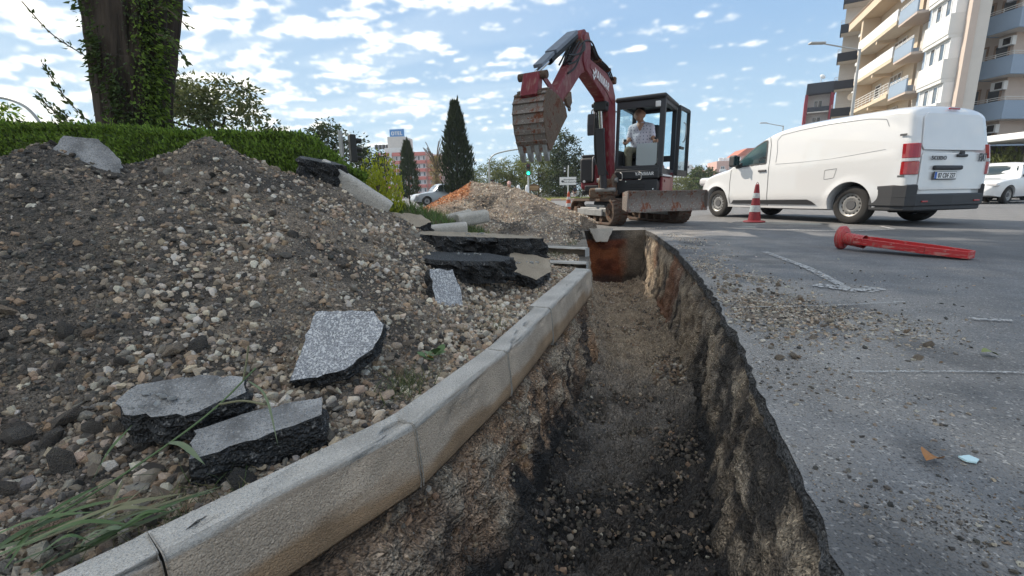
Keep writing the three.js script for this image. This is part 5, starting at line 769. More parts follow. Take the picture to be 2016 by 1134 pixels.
  const hx = 0.27, H3 = [hx - 0.02, 2.115, 0.2];
  const hand = (c, fx, s) => { const b = [[c, [c[0], c[1] + 0.02, c[2] + 0.06], 0.034, 0.03]]; for (let i = 0; i < 4; i++) { const x = c[0] + s * (-0.03 + i * 0.02); b.push([[x, c[1] + 0.02, c[2] + 0.07], [x, c[1] + 0.005, c[2] + 0.105], 0.0105, 0.0095], [[x, c[1] + 0.005, c[2] + 0.105], [x, c[1] - 0.03, c[2] + 0.1], 0.0095, 0.008]); } b.push([[c[0] + s * 0.03, c[1], c[2] + 0.03], [c[0] + s * 0.045, c[1] - 0.01, c[2] + 0.075], 0.012, 0.01]); return b; };
  const rh1 = [0.03, 1.6, 0.27], lh1 = [0.62, 1.6, 0.25];
  const body = [[[hx, 1.98, 0.12], [hx - 0.01, 2.03, 0.15], 0.058, 0.055], [H3, [H3[0], 2.15, 0.17], 0.092, 0.098], [[H3[0], 2.07, 0.22], [H3[0], 2.045, 0.255], 0.066, 0.045], [[H3[0], 2.1, 0.29], [H3[0], 2.075, 0.305], 0.014, 0.017], [[H3[0] - 0.03, 2.045, 0.29], [H3[0] + 0.03, 2.045, 0.29], 0.012, 0.012], [[H3[0] - 0.04, 2.13, 0.275], [H3[0] + 0.04, 2.13, 0.275], 0.016, 0.016],
    [[H3[0] - 0.095, 2.09, 0.18], [H3[0] - 0.1, 2.13, 0.175], 0.016, 0.02], [[H3[0] + 0.095, 2.09, 0.18], [H3[0] + 0.1, 2.13, 0.175], 0.016, 0.02], [[hx - 0.2, 1.72, 0.08], rh1, 0.05, 0.033], [[hx + 0.2, 1.72, 0.08], lh1, 0.05, 0.033], [[hx, 1.45, 0.02], [hx, 1.9, 0.08], 0.12, 0.12], [[hx - 0.16, 1.9, 0.08], [hx - 0.2, 1.72, 0.08], 0.055, 0.05], [[hx + 0.16, 1.9, 0.08], [hx + 0.2, 1.72, 0.08], 0.055, 0.05], [[hx - 0.09, 1.42, 0.04], [hx - 0.13, 1.42, 0.44], 0.07, 0.06], [[hx + 0.09, 1.42, 0.04], [hx + 0.12, 1.42, 0.44], 0.07, 0.06], [[hx - 0.13, 1.42, 0.44], [hx - 0.1, 1.05, 0.52], 0.055, 0.04], [[hx + 0.12, 1.42, 0.44], [hx + 0.12, 1.05, 0.52], 0.055, 0.04]];
  O('body', [bodyGeo(body, [hx, 1.6, 0.2], 0.7, 100, 0.03), bodyGeo(hand(rh1, 0, 1), [rh1[0], rh1[1], rh1[2] + 0.05], 0.12, 48, 0.008), bodyGeo(hand(lh1, 0, -1), [lh1[0], lh1[1], lh1[2] + 0.05], 0.12, 48, 0.008)], SKIN, op);
  O('polo_shirt', [bodyGeo([[[hx - 0.07, 1.5, 0.02], [hx - 0.08, 1.85, 0.07], 0.15, 0.13], [[hx + 0.07, 1.5, 0.02], [hx + 0.08, 1.85, 0.07], 0.15, 0.13], [[hx, 1.42, 0.03], [hx, 1.7, 0.07], 0.17, 0.16], [[hx - 0.1, 1.9, 0.08], [hx - 0.18, 1.88, 0.08], 0.08, 0.075], [[hx + 0.1, 1.9, 0.08], [hx + 0.18, 1.88, 0.08], 0.08, 0.075], [[hx - 0.18, 1.88, 0.08], [hx - 0.22, 1.72, 0.1], 0.075, 0.072], [[hx + 0.18, 1.88, 0.08], [hx + 0.22, 1.72, 0.1], 0.075, 0.072], [[hx, 1.95, 0.1], [hx, 1.97, 0.12], 0.075, 0.07]], [hx, 1.65, 0.08], 0.42, 80, 0.03)], M_shirt, op);
  O('trousers', [bodyGeo([[[hx - 0.09, 1.4, 0.02], [hx + 0.09, 1.4, 0.02], 0.14, 0.14], [[hx - 0.1, 1.42, 0.05], [hx - 0.14, 1.43, 0.46], 0.095, 0.078], [[hx + 0.1, 1.42, 0.05], [hx + 0.13, 1.43, 0.46], 0.095, 0.078], [[hx - 0.14, 1.42, 0.46], [hx - 0.1, 1.06, 0.54], 0.075, 0.06], [[hx + 0.13, 1.42, 0.46], [hx + 0.13, 1.06, 0.54], 0.075, 0.06]], [hx, 1.28, 0.26], 0.45, 72, 0.03)], M_trouser, op);
  O('belt', [flat(new THREE.TorusGeometry(0.175, 0.02, 6, 24)).rotateX(Math.PI / 2).scale(1, 1, 0.85).translate(hx, 1.49, 0.055)], HAIR, op);
  O('hair', [bodyGeo([[[H3[0] - 0.03, 2.18, 0.145], [H3[0] + 0.03, 2.18, 0.145], 0.08, 0.08], [[H3[0], 2.16, 0.12], [H3[0], 2.12, 0.11], 0.088, 0.07], [[H3[0] - 0.03, 2.2, 0.18], [H3[0] + 0.03, 2.2, 0.18], 0.05, 0.05]], [H3[0], 2.15, 0.15], 0.16, 40, 0.02)], HAIR, op);
  for (const s of [-1, 1]) O('shoe', [box(0.1, 0.08, 0.24, hx + (s < 0 ? -0.1 : 0.13), 1.0, 0.56, 0.035, 3)], HAIR, op);
}

// ================================================================ white van
const CAR = {
  white: mat([0.76, 0.76, 0.77], 0.3, { map: rep(T.plaster, 0.8), clearcoat: 1, clearcoatRoughness: 0.04 }), silver: mat([0.3, 0.33, 0.36], 0.3, { clearcoat: 1, clearcoatRoughness: 0.05, metalness: 0.3 }), dark: mat([0.04, 0.045, 0.05], 0.3, { clearcoat: 1, clearcoatRoughness: 0.05 }),
  trim: mat([0.035, 0.036, 0.04], 0.6, { bumpMap: rep(T.noiseB, 6), bumpScale: 0.0008 }), glass: mat([0.02, 0.035, 0.04], 0.04, { clearcoat: 1, clearcoatRoughness: 0.02 }), tyre: mat([0.028, 0.026, 0.025], 0.9, { bumpMap: rep(T.noiseB, 4), bumpScale: 0.002 }),
  tint: mat([0.6, 0.86, 0.88], 0.03, { transmission: 1, thickness: 0 }), rim: mat([0.42, 0.42, 0.42], 0.45, { metalness: 0.5, map: rep(T.grime, 3) }), seam: mat([0.09, 0.09, 0.095], 0.8), lamp: mat([0.36, 0.006, 0.01], 0.12, { clearcoat: 1 }), lampWhite: mat([0.6, 0.58, 0.58], 0.15, { clearcoat: 1 }), under: mat([0.012, 0.012, 0.013], 0.9), blue: mat([0.03, 0.12, 0.45], 0.5), blueLight: mat([0.02, 0.3, 0.7], 0.5),
};
function wheel(parent, x, y, z, r, w, s, holes = 14) {    // s: +1 shows its face towards +x
  const t = mesh('wheel', lathe([[r * 0.62, -w / 2], [r * 0.9, -w / 2], [r * 0.985, -w * 0.36], [r, -w * 0.22], [r, w * 0.22], [r * 0.985, w * 0.36], [r * 0.9, w / 2], [r * 0.62, w / 2], [r * 0.6, w * 0.3], [r * 0.6, -w * 0.3], [r * 0.62, -w / 2]], 36).rotateZ(-s * Math.PI / 2).translate(x, y, z), CAR.tyre, parent);
  const rim = mesh('rim', [lathe([[0, w * 0.3], [r * 0.24, w * 0.3], [r * 0.3, w * 0.36], [r * 0.42, w * 0.38], [r * 0.5, w * 0.3], [r * 0.54, w * 0.4], [r * 0.6, w * 0.46], [r * 0.63, w * 0.42], [r * 0.6, w * 0.1], [r * 0.5, 0], [0, 0]], 32).rotateZ(-s * Math.PI / 2).translate(x, y, z)], CAR.rim, t);
  const hl = []; for (let i = 0; i < holes; i++) { const a = i / holes * 6.283; hl.push(cyl([x + s * w * 0.3, y + Math.cos(a) * r * 0.465, z + Math.sin(a) * r * 0.465], [x + s * (w * 0.355), y + Math.cos(a) * r * 0.465, z + Math.sin(a) * r * 0.465], r * 0.05, r * 0.05, 8)); }
  mesh('rim_holes', hl, CAR.under, t); mesh('hub_cap', [cyl([x + s * w * 0.28, y, z], [x + s * w * 0.4, y, z], r * 0.27, r * 0.24, 20)], CAR.seam, t);
  return t;
}
function loftBody(zs, half, nPts, section) {              // a closed hull from cross-sections; section(z, k) with k 0..1 from keel over the side to the roof centre gives [x, y, z]
  const pos = [], idx = [], ring = 2 * nPts;
  for (const z of zs) { for (let i = 0; i <= nPts; i++) { const p = section(z, i / nPts); pos.push(p[0], p[1], p[2]); } for (let i = nPts - 1; i >= 1; i--) { const p = section(z, i / nPts); pos.push(-p[0], p[1], p[2]); } }
  for (let a = 0; a < zs.length - 1; a++) for (let i = 0; i < ring; i++) { const j = (i + 1) % ring, A = a * ring + i, B = a * ring + j, C = A + ring, Dd = B + ring; idx.push(A, B, C, B, Dd, C); }
  for (const [a, flip] of [[0, true], [zs.length - 1, false]]) { let cy = 0, cz = 0; for (let i = 0; i < ring; i++) { cy += pos[(a * ring + i) * 3 + 1] / ring; cz += pos[(a * ring + i) * 3 + 2] / ring; } const c = pos.length / 3; pos.push(0, cy, cz); for (let i = 0; i < ring; i++) { const j = (i + 1) % ring; flip ? idx.push(c, a * ring + j, a * ring + i) : idx.push(c, a * ring + i, a * ring + j); } }
  const g = new THREE.BufferGeometry(); g.setAttribute('position', new THREE.Float32BufferAttribute(pos, 3)); g.setIndex(idx); g.computeVertexNormals(); g.setAttribute('uv', new THREE.Float32BufferAttribute(new Float32Array(pos.length / 3 * 2), 2)); return g;
}
const csg = new Evaluator(); csg.useGroups = false; csg.attributes = ['position', 'normal', 'uv'];
function cutWheels(g, spots, r, w) { let a = new Brush(g); a.updateMatrixWorld(); for (const [z, y] of spots) { const b = new Brush(new THREE.CylinderGeometry(r, r, w, 40).rotateZ(Math.PI / 2).translate(0, y, z)); b.updateMatrixWorld(); a = csg.evaluate(a, b, SUBTRACTION); } return toCreasedNormals(flat(a.geometry), 0.6); }
{
  const van = thing('panel_van', 'white panel van with black bumper and plate 07 CDF 237', 'van', [6.9, 0, 8.33], Math.PI + 0.29);
  const top = table([[-0.9, 1.8], [-0.84, 1.88], [-0.6, 1.925], [0.3, 1.945], [1.1, 1.94], [1.5, 1.915], [1.8, 1.86], [2.1, 1.74], [2.45, 1.52], [2.75, 1.31], [2.95, 1.2], [3.3, 1.13], [3.7, 1.03], [3.95, 0.9], [4.08, 0.76], [4.16, 0.6]]);
  const W = table([[-0.9, 0.86], [-0.87, 0.92], [-0.8, 0.945], [0, 0.96], [3.0, 0.96], [3.5, 0.94], [3.8, 0.88], [4.0, 0.76], [4.1, 0.62], [4.16, 0.46]]), low = table([[-0.9, 0.34], [0, 0.24], [3.4, 0.24], [3.9, 0.26], [4.16, 0.4]]);
  const wAt = (z, y) => { const t = top(z), s = clamp((y - 1.12) / (1.945 - 1.12)), belt = 1 - 0.012 * sm(1.0, 1.2, y) - 0.12 * Math.pow(s, 1.25), lowr = 1 - 0.05 * sm(0.5, 0.24, y), crease = 0.006 * sm(0.03, 0, Math.abs(y - 1.13)), edge = Math.max(0, (y - (t - 0.13)) / 0.13), flare = 0.02 * (sm(0.52, 0.4, Math.hypot(z, y - 0.33)) + sm(0.52, 0.4, Math.hypot(z - 3.275, y - 0.33))); return (W(z) + crease + flare) * belt * lowr * Math.sqrt(Math.max(0, 1 - Math.min(1, edge) ** 2.6)) ; };
  const lean = (z, y) => z + 0.11 * sm(0.95, 1.95, y) * sm(-0.3, -0.9, z);
  const section = (z, k) => { const t = top(z), b = low(z); if (k < 0.12) return [wAt(z, b) * 0.985 * (k / 0.12), b, lean(z, b)]; const q = (k - 0.12) / 0.88; if (q < 0.72) { const y = mix(b + 0.015, t - 0.14, q / 0.72); return [wAt(z, y), y, lean(z, y)]; } const a = (q - 0.72) / 0.28, y = t - 0.14 + 0.14 * Math.sin(a * Math.PI / 2) - 0.0, e = Math.pow(Math.max(0, Math.cos(a * Math.PI / 2)), 0.75); return [wAt(z, t - 0.14) * e, y - 0.015 * (1 - Math.sin(a * Math.PI / 2)) * 0, lean(z, y)]; };
  const zs = []; for (let i = 0; i <= 10; i++) zs.push(-0.9 + 0.2 * Math.pow(i / 10, 1.6)); for (let i = 1; i <= 60; i++) zs.push(-0.7 + 4.1 * i / 60); for (let i = 1; i <= 22; i++) zs.push(3.4 + 0.76 * Math.pow(i / 22, 0.8));
  const WIN = [[1.87, 1.18], [2.58, 1.155], [2.73, 1.18], [2.47, 1.385], [2.21, 1.55], [2.01, 1.645], [1.93, 1.645], [1.89, 1.4]], hole = new THREE.ExtrudeGeometry(new THREE.Shape(WIN.map((p) => new THREE.Vector2(-p[0], p[1]))), { depth: 2.6, bevelEnabled: false }).translate(0, 0, -1.3).rotateY(Math.PI / 2);   // the cab can be looked through
  const hull = loftBody(zs, 1, 40, section); let hb = new Brush(hull); hb.updateMatrixWorld(); { const c = new Brush(hole); c.updateMatrixWorld(); hb = csg.evaluate(hb, c, SUBTRACTION); }
  const body = mesh('body', cutWheels(hb.geometry, [[0, 0.34], [3.275, 0.34]], 0.4, 2.4), CAR.white, van);
  mesh('underbody', [box(1.35, 0.3, 3.9, 0, 0.42, 1.7, 0.05), box(1.3, 0.55, 0.82, 0, 0.55, 0, 0.05), box(1.2, 0.5, 0.82, 0, 0.55, 3.275, 0.05), cyl([-0.7, 0.33, 0], [0.7, 0.33, 0], 0.06, 0.06, 10), box(0.5, 0.14, 0.5, -0.1, 0.26, -0.35, 0.04)], CAR.under, van);
  for (const s of [-1, 1]) { wheel(van, s * 0.8, 0.335, 0, 0.335, 0.215, s); wheel(van, s * 0.8, 0.335, 3.275, 0.335, 0.215, s); mesh('spring', tube(Array.from({ length: 40 }, (_, i) => [s * 0.62 + Math.cos(i * 0.9) * 0.05, 0.28 + i * 0.006, -0.2 + Math.sin(i * 0.9) * 0.05]), 0.009, 120, 5), CAR.under, van); }
  // pieces laid on the flank: x follows the body's skin
  const onSide = (s, pts, off, n = 1) => { const sh = new THREE.Shape(pts.map((p) => new THREE.Vector2(...p))), raw = flat(new THREE.ShapeGeometry(sh)), P = raw.attributes.position, tris = []; for (let i = 0; i < P.count; i += 3) tris.push([0, 1, 2].map((k) => [P.getX(i + k), P.getY(i + k)])); let cur = tris; for (let q = 0; q < 3; q++) { const nx = []; for (const [a, b, c] of cur) { const m = (u, v) => [(u[0] + v[0]) / 2, (u[1] + v[1]) / 2], ab = m(a, b), bc = m(b, c), ca = m(c, a); nx.push([a, ab, ca], [ab, b, bc], [ca, bc, c], [ab, bc, ca]); } cur = nx; } const pos = []; for (const t of cur) { const o = s > 0 ? t : [t[0], t[2], t[1]]; for (const [z, y] of [...o].reverse()) pos.push(s * (wAt(z, y) + off), y, lean(z, y)); } const g = new THREE.BufferGeometry(); g.setAttribute('position', new THREE.Float32BufferAttribute(pos, 3)); g.computeVertexNormals(); return uvBox(g); };
  const line = (s, pts, w, off) => { const c = new THREE.CatmullRomCurve3(pts.map(([z, y]) => new THREE.Vector3(z, y, 0)), false, 'catmullrom', 0.1), n = 40, pos = []; for (let i = 0; i < n; i++) { const a = c.getPoint(i / n), b = c.getPoint((i + 1) / n), t = b.clone().sub(a).normalize(), nx = -t.y * w / 2, ny = t.x * w / 2, q = [[a.x + nx, a.y + ny], [a.x - nx, a.y - ny], [b.x - nx, b.y - ny], [b.x + nx, b.y + ny]].map(([z, y]) => [s * (wAt(z, y) + off), y, lean(z, y)]); pos.push(...q[0], ...q[1], ...q[2], ...q[0], ...q[2], ...q[3]); } const g = new THREE.BufferGeometry(); g.setAttribute('position', new THREE.Float32BufferAttribute(pos, 3)); g.computeVertexNormals(); return uvBox(g); };
  for (const s of [1, -1]) {
    const dr = mesh('front_door', [line(s, [[1.75, 0.3], [1.76, 0.7], [1.78, 1.2], [1.82, 1.55], [1.88, 1.72]], 0.013, 0.003), line(s, [[2.82, 0.33], [2.85, 0.8], [2.83, 1.1]], 0.012, 0.003), line(s, [[1.75, 0.31], [2.3, 0.3], [2.82, 0.33]], 0.006, 0.003)], CAR.seam, van);
    mesh('window_frame', [line(s, [...WIN, WIN[0]].map(([z, y]) => [z, y]), 0.03, 0.006)], CAR.trim, dr);
    const wd = mesh('door_window', [onSide(s, WIN, -0.004)], CAR.tint, dr);
    mesh('door_handle', [box(0.03, 0.045, 0.2, s * 0.975, 1.03, 1.93, 0.012, 2)], CAR.seam, dr);
    mesh('side_panel_seam', [line(s, [[1.62, 1.18], [1.63, 1.4], [1.68, 1.62], [1.6, 1.72], [1.2, 1.76], [0.6, 1.785], [-0.1, 1.77], [-0.4, 1.72], [-0.48, 1.6]], 0.011, 0.003), line(s, [[-0.5, 1.24], [0.4, 1.16], [1.1, 1.145], [1.62, 1.15]], 0.006, 0.003)], mat([0.2, 0.21, 0.23], 0.6), body);
    if (s < 0) mesh('sliding_door_seam', [line(s, [[0.52, 0.4], [0.53, 0.9], [0.54, 1.3], [0.56, 1.74]], 0.011, 0.003), line(s, [[0.52, 0.34], [1.1, 0.31], [1.75, 0.31]], 0.008, 0.003), line(s, [[-0.5, 1.3], [0.0, 1.275], [0.52, 1.26]], 0.016, 0.004)], CAR.seam, body); if (s < 0) mesh('door_handle', [box(0.03, 0.045, 0.2, s * 0.975, 1.03, 1.55, 0.012, 2)], CAR.seam, body);
    mesh('fuel_flap', [line(s, [[0.28, 0.98], [0.5, 0.96], [0.5, 0.8], [0.32, 0.82], [0.28, 0.98]], 0.006, 0.004)], CAR.seam, body);
    mesh('sill_moulding', [onSide(s, [[0.62, 0.33], [2.78, 0.33], [2.7, 0.41], [0.8, 0.43], [0.7, 0.39]], 0.014)], CAR.trim, body);
    const mr = mesh('wing_mirror', [box(0.1, 0.26, 0.2, s * 1.12, 1.28, 2.62, 0.05, 3), beam([s * 0.92, 1.17, 2.62], [s * 1.1, 1.2, 2.62], 0.09, 0.06), box(0.06, 0.12, 0.18, s * 0.95, 1.18, 2.62, 0.03, 2)], CAR.trim, van);
    mesh('mirror_glass', [box(0.16, 0.2, 0.008, s * 1.12, 1.28, 2.516, 0.003)], CAR.glass, mr);
    mesh('hinge', [box(0.012, 0.03, 0.1, s * 0.925, 1.44, -0.72, 0.004), box(0.012, 0.03, 0.1, s * 0.945, 0.8, -0.78, 0.004)], CAR.seam, body);
    // tail lamps wrap the rear corners
    const tl = (y0, y1) => { const p = [], n = 6; for (let i = 0; i <= n; i++) { const a = i / n * Math.PI / 2; p.push([s * (0.815 + 0.145 * Math.sin(a)), -0.94 + 0.17 * (1 - Math.cos(a))]); } p.push([s * 0.9, -0.72], [s * 0.76, -0.8]); const sh = prism(s > 0 ? p : p.reverse(), y1 - y0, 0.008).rotateX(Math.PI / 2).translate(0, (y0 + y1) / 2, 0); const P = sh.attributes.position; for (let i = 0; i < P.count; i++) { const y = P.getY(i); P.setZ(i, P.getZ(i) + 0.11 * sm(0.95, 1.95, y) + 0.0); P.setX(i, P.getX(i) * (1 - 0.03 * sm(1, 1.4, y))); } sh.computeVertexNormals(); return sh; };
    const la = mesh('tail_lamp', [tl(1.075, 1.3), tl(0.82, 1.02)], CAR.lamp, van); mesh('reversing_lens', [tl(1.022, 1.073)], CAR.lampWhite, la);
  }
  mesh('steering_wheel', [flat(new THREE.TorusGeometry(0.17, 0.016, 8, 24)).rotateX(0.5).translate(0.4, 1.2, 2.4)], CAR.trim, van); for (const s of [-1, 1]) mesh('cab_seat', [box(0.4, 0.3, 0.1, s * 0.45, 1.3, 1.96, 0.04, 2)], CAR.trim, van);
  const hoodS = mesh('windscreen', (() => { const pos = [], n = 10, m = 14, q = (i, j) => { const z = mix(1.92, 2.84, i / n), t = top(z), k = mix(-0.86, 0.86, j / m), e = Math.abs(k); return [k * wAt(z, t - 0.14) * 0.98, t + 0.006 - 0.09 * Math.pow(e, 3.2), z + 0.006]; }; for (let i = 0; i < n; i++) for (let j = 0; j < m; j++) { const a = q(i, j), b = q(i + 1, j), c = q(i + 1, j + 1), e = q(i, j + 1); pos.push(...a, ...b, ...c, ...a, ...c, ...e); } const g = new THREE.BufferGeometry(); g.setAttribute('position', new THREE.Float32BufferAttribute(pos, 3)); g.computeVertexNormals(); return [uvBox(g)]; })(), CAR.glass, van);
  for (const s of [-1, 1]) mesh('headlamp', [box(0.3, 0.2, 0.34, s * 0.74, 0.86, 3.86, 0.08, 3)], CAR.lampWhite, van);
  // --- rear
  const rz = (y) => -0.912 + 0.11 * sm(0.95, 1.95, y);
  const plateOn = (pts, th, off) => { const g = prism(pts, th, 0.004), P = g.attributes.position; for (let i = 0; i < P.count; i++) P.setZ(i, P.getZ(i) + rz(P.getY(i)) - off); g.computeVertexNormals(); return g; };
  const rd = mesh('rear_door', [plateOn([[-0.8, 0.49], [0.8, 0.49], [0.8, 0.497], [-0.8, 0.497]], 0.006, 0)], CAR.seam, van);
  mesh('door_panel', [plateOn([[-0.7, 1.2], [0.7, 1.2], [0.74, 1.26], [0.68, 1.7], [0.6, 1.765], [-0.6, 1.765], [-0.68, 1.7], [-0.74, 1.26]], 0.02, -0.002), plateOn([[0.7, 0.58], [-0.76, 0.58], [-0.8, 0.64], [-0.8, 1.12], [-0.74, 1.16], [0.7, 1.16], [0.74, 1.1], [0.74, 0.64]], 0.012, -0.002)], CAR.white, rd);
  const pl = mesh('number_plate', [box(0.53, 0.125, 0.012, 0.2, 0.8, rz(0.8) - 0.03, 0.003)], CAR.seam, van);
  mesh('plate_face', [box(0.505, 0.1, 0.006, 0.2, 0.803, rz(0.8) - 0.037, 0.002)], PAINT.white, pl); mesh('plate_band', [box(0.045, 0.1, 0.004, 0.43, 0.803, rz(0.8) - 0.041, 0.001)], CAR.blue, pl);
  mesh('plate_text', [text('07 CDF 237', 0.072, 0.002).scale(0.78, 1, 1).rotateY(Math.PI).translate(0.178, 0.803, rz(0.8) - 0.0405)], CAR.under, pl);
  mesh('plate_light_bar', [box(0.66, 0.07, 0.05, 0.14, 0.925, rz(0.92) - 0.02, 0.03, 3)], CAR.trim, rd);
  mesh('rear_handle', [box(0.24, 0.045, 0.035, -0.16, 1.115, rz(1.1) - 0.02, 0.02, 3), cyl([-0.16, 1.15, rz(1.1)], [-0.16, 1.15, rz(1.1) - 0.03], 0.05, 0.04, 14)], CAR.trim, rd);
  mesh('model_badge', [text('SCUDO', 0.06, 0.006).scale(1.25, 1, 1).rotateY(Math.PI).translate(0.38, 1.075, rz(1.07) - 0.02)], CAR.seam, rd); mesh('maker_badge', [text('FIAT', 0.1, 0.006).scale(0.62, 1.3, 1).rotateY(Math.PI).translate(-0.66, 1.09, rz(1.09) - 0.02)], CAR.seam, rd);
  mesh('brake_light', [box(0.24, 0.03, 0.03, 0.0, 1.845, rz(1.85) + 0.004, 0.01)], CAR.lamp, van);
  const plan = [[-0.95, -0.35], [-0.965, -0.7], [-0.93, -0.88], [-0.8, -0.955], [0, -0.985], [0.8, -0.955], [0.93, -0.88], [0.965, -0.7], [0.95, -0.35], [0.86, -0.35], [0.8, -0.8], [-0.8, -0.8], [-0.86, -0.35]];
  const bm = mesh('rear_bumper', [prism(plan, 0.2, 0.02).rotateX(Math.PI / 2).translate(0, 0.42, 0), prism(plan.map(([a, b]) => [a * 0.975, b * 0.975]), 0.1, 0.02).rotateX(Math.PI / 2).translate(0, 0.3, 0)], CAR.trim, van);
  for (const s of [-1, 1]) { const p = [[s * 0.952, -0.36], [s * 0.966, -0.7], [s * 0.934, -0.885], [s * 0.79, -0.952], [s * 0.76, -0.9], [s * 0.86, -0.36]]; mesh('bumper_corner', [prism(s > 0 ? p.slice().reverse() : p, 0.22, 0.02).rotateX(Math.PI / 2).translate(0, 0.56, 0)], CAR.trim, bm); mesh('reflector', [box(0.14, 0.025, 0.012, s * 0.62, 0.4, -0.972, 0.004)], CAR.lamp, bm); }
}

// ================================================================ other cars
function car(label, x, d, turn, paint, { L = 4.3, Wd = 1.74, Hh = 1.46, hatch = 0, wheels = 10, seed = 1, name = 'parked_car' } = {}) {
  const o = thing(name, label, 'car', [x, 0, d], turn), h = L / 2, nose = 0.72 * Hh / 1.46;
  const top = table([[-h, 0.62], [-h + 0.12, hatch ? 1.0 : 0.9], [-h + (hatch ? 0.35 : 0.75), hatch ? 1.3 : 0.98], [-h + (hatch ? 0.8 : 1.3), Hh - 0.06], [-0.1, Hh], [0.35, Hh - 0.06], [h - 1.35, 1.0], [h - 0.9, 0.93], [h - 0.3, nose + 0.08], [h - 0.06, nose - 0.1], [h, 0.5]]);
  const Wt = table([[-h, 0.62], [-h + 0.15, 0.8], [-h + 0.6, Wd / 2], [h - 0.9, Wd / 2], [h - 0.3, Wd / 2 - 0.1], [h - 0.08, 0.66], [h, 0.5]]);
  const wAt = (z, y) => Wt(z) * (1 - 0.2 * Math.pow(clamp((y - 0.88) / (Hh - 0.88)), 1.1) - 0.04 * sm(0.5, 0.2, y));
  const sec = (z, k) => { const t = top(z), b = 0.24 + 0.06 * sm(h - 0.5, h, Math.abs(z)); if (k < 0.12) return [wAt(z, b) * k / 0.12, b, z]; const q = (k - 0.12) / 0.88; if (q < 0.7) { const y = mix(b + 0.01, t - 0.08, q / 0.7); return [wAt(z, y), y, z]; } const a = (q - 0.7) / 0.3 * Math.PI / 2; return [wAt(z, t - 0.08) * Math.pow(Math.max(0, Math.cos(a)), 0.7), t - 0.08 + 0.08 * Math.sin(a), z]; };
  const zs = []; for (let i = 0; i <= 46; i++) zs.push(-h + L * i / 46);
  const wz = [-h + 0.78, h - 0.84];
  mesh('body', cutWheels(loftBody(zs, 1, 24, sec), wz.map((z) => [z, 0.31]), 0.36, 2.2), paint, o);
  mesh('underbody', [box(1.3, 0.3, L - 0.7, 0, 0.36, 0, 0.05)], CAR.under, o);
  for (const s of [-1, 1]) {
    for (const z of wz) wheel(o, s * (Wd / 2 - 0.12), 0.31, z, 0.31, 0.2, s, wheels);
    const zr = -h + (hatch ? 0.75 : 1.2), zf = h - 1.35, strip = (pts) => { const pos = []; const sh = THREE.ShapeUtils.triangulateShape(pts.map((p) => new THREE.Vector2(...p)), []); for (const t of sh) for (const i of s > 0 ? [t[0], t[2], t[1]] : t) { const [z, y] = pts[i]; pos.push(s * (wAt(z, y) + 0.006), y, z); } const g = new THREE.BufferGeometry(); g.setAttribute('position', new THREE.Float32BufferAttribute(pos, 3)); g.computeVertexNormals(); return uvBox(g); };
    mesh('side_window', [strip([[zr - 0.15, 0.96], [0.02, 0.94], [0.02, Hh - 0.1], [zr + 0.25, Hh - 0.13]])], CAR.glass, o); mesh('side_window', [strip([[0.1, 0.94], [zf - 0.1, 0.96], [zf - 0.35, 1.14], [0.42, Hh - 0.13], [0.1, Hh - 0.1]])], CAR.glass, o);
    mesh('wing_mirror', [box(0.16, 0.12, 0.1, s * (Wd / 2 + 0.06), 1.0, zf - 0.25, 0.04, 2)], paint, o);
    mesh('headlamp', [box(0.34, 0.13, 0.2, s * (Wd / 2 - 0.24), 0.68, h - 0.19, 0.05, 2)], CAR.lampWhite, o); mesh('tail_lamp', [box(0.3, 0.13, 0.14, s * (Wd / 2 - 0.22), 0.82, -h + 0.15, 0.05, 2)], CAR.lamp, o);
  }
  const sheet = (z0, z1, w) => { const pos = []; const q = (z, k) => [k * wAt(z, top(z) - 0.08) * w, top(z) + 0.008 - 0.04 * k * k, z]; const n = 6; for (let i = 0; i < n; i++) { const a = mix(z0, z1, i / n), b = mix(z0, z1, (i + 1) / n); for (let k = -3; k < 3; k++) { const A = q(a, k / 3), B = q(b, k / 3), C = q(b, (k + 1) / 3), E = q(a, (k + 1) / 3); pos.push(...A, ...B, ...C, ...A, ...C, ...E); } } const g = new THREE.BufferGeometry(); g.setAttribute('position', new THREE.Float32BufferAttribute(pos, 3)); g.computeVertexNormals(); return uvBox(g); };
  mesh('windscreen', [sheet(0.42, h - 1.38, 0.86)], CAR.glass, o); mesh('rear_window', [sheet(-h + (hatch ? 0.3 : 0.8), -h + (hatch ? 0.75 : 1.25), 0.84)], CAR.glass, o);
  mesh('grille', [box(0.9, 0.14, 0.05, 0, 0.52, h - 0.09, 0.02), box(1.0, 0.1, 0.05, 0, 0.34, h - 0.05, 0.02)], CAR.trim, o); return o;
}
const toward = (dx, dd) => Math.atan2(dx, -dd);           // turn so that the front points along (right, ahead)
car('grey silver car partly hidden by the orange heap', -5.0, 33, toward(-0.88, -0.45), CAR.silver, { hatch: 1, Hh: 1.5 });
car('white sedan beyond the heap, left of the direction sign', 4.6, 66, toward(-0.93, -0.36), CAR.white, { Hh: 1.45 });
const wc = car('white service car with a blue stripe behind the van', 18.75, 17.6, toward(-0.93, -0.36), CAR.white, { L: 4.1, Hh: 1.5, hatch: 1, wheels: 12 });
mesh('blue_stripe', [prism([[0.7, 0.76], [1.42, 0.68], [1.5, 0.73], [1.3, 0.84], [0.7, 0.87]], 0.012, 0.002).rotateY(-Math.PI / 2).translate(-0.872, -0.03, 0)], CAR.blueLight, wc);
mesh('door_emblem', [flat(new THREE.TorusGeometry(0.075, 0.018, 8, 24)).rotateY(Math.PI / 2).translate(-0.88, 0.75, 0.42)], CAR.trim, wc);
for (let i = 0; i < 3; i++) mesh('door_lettering', [hardBox(0.004, 0.02, 0.34, -0.88, 0.79 - i * 0.045, 0.08)], mat([0.35, 0.37, 0.42], 0.7), wc);
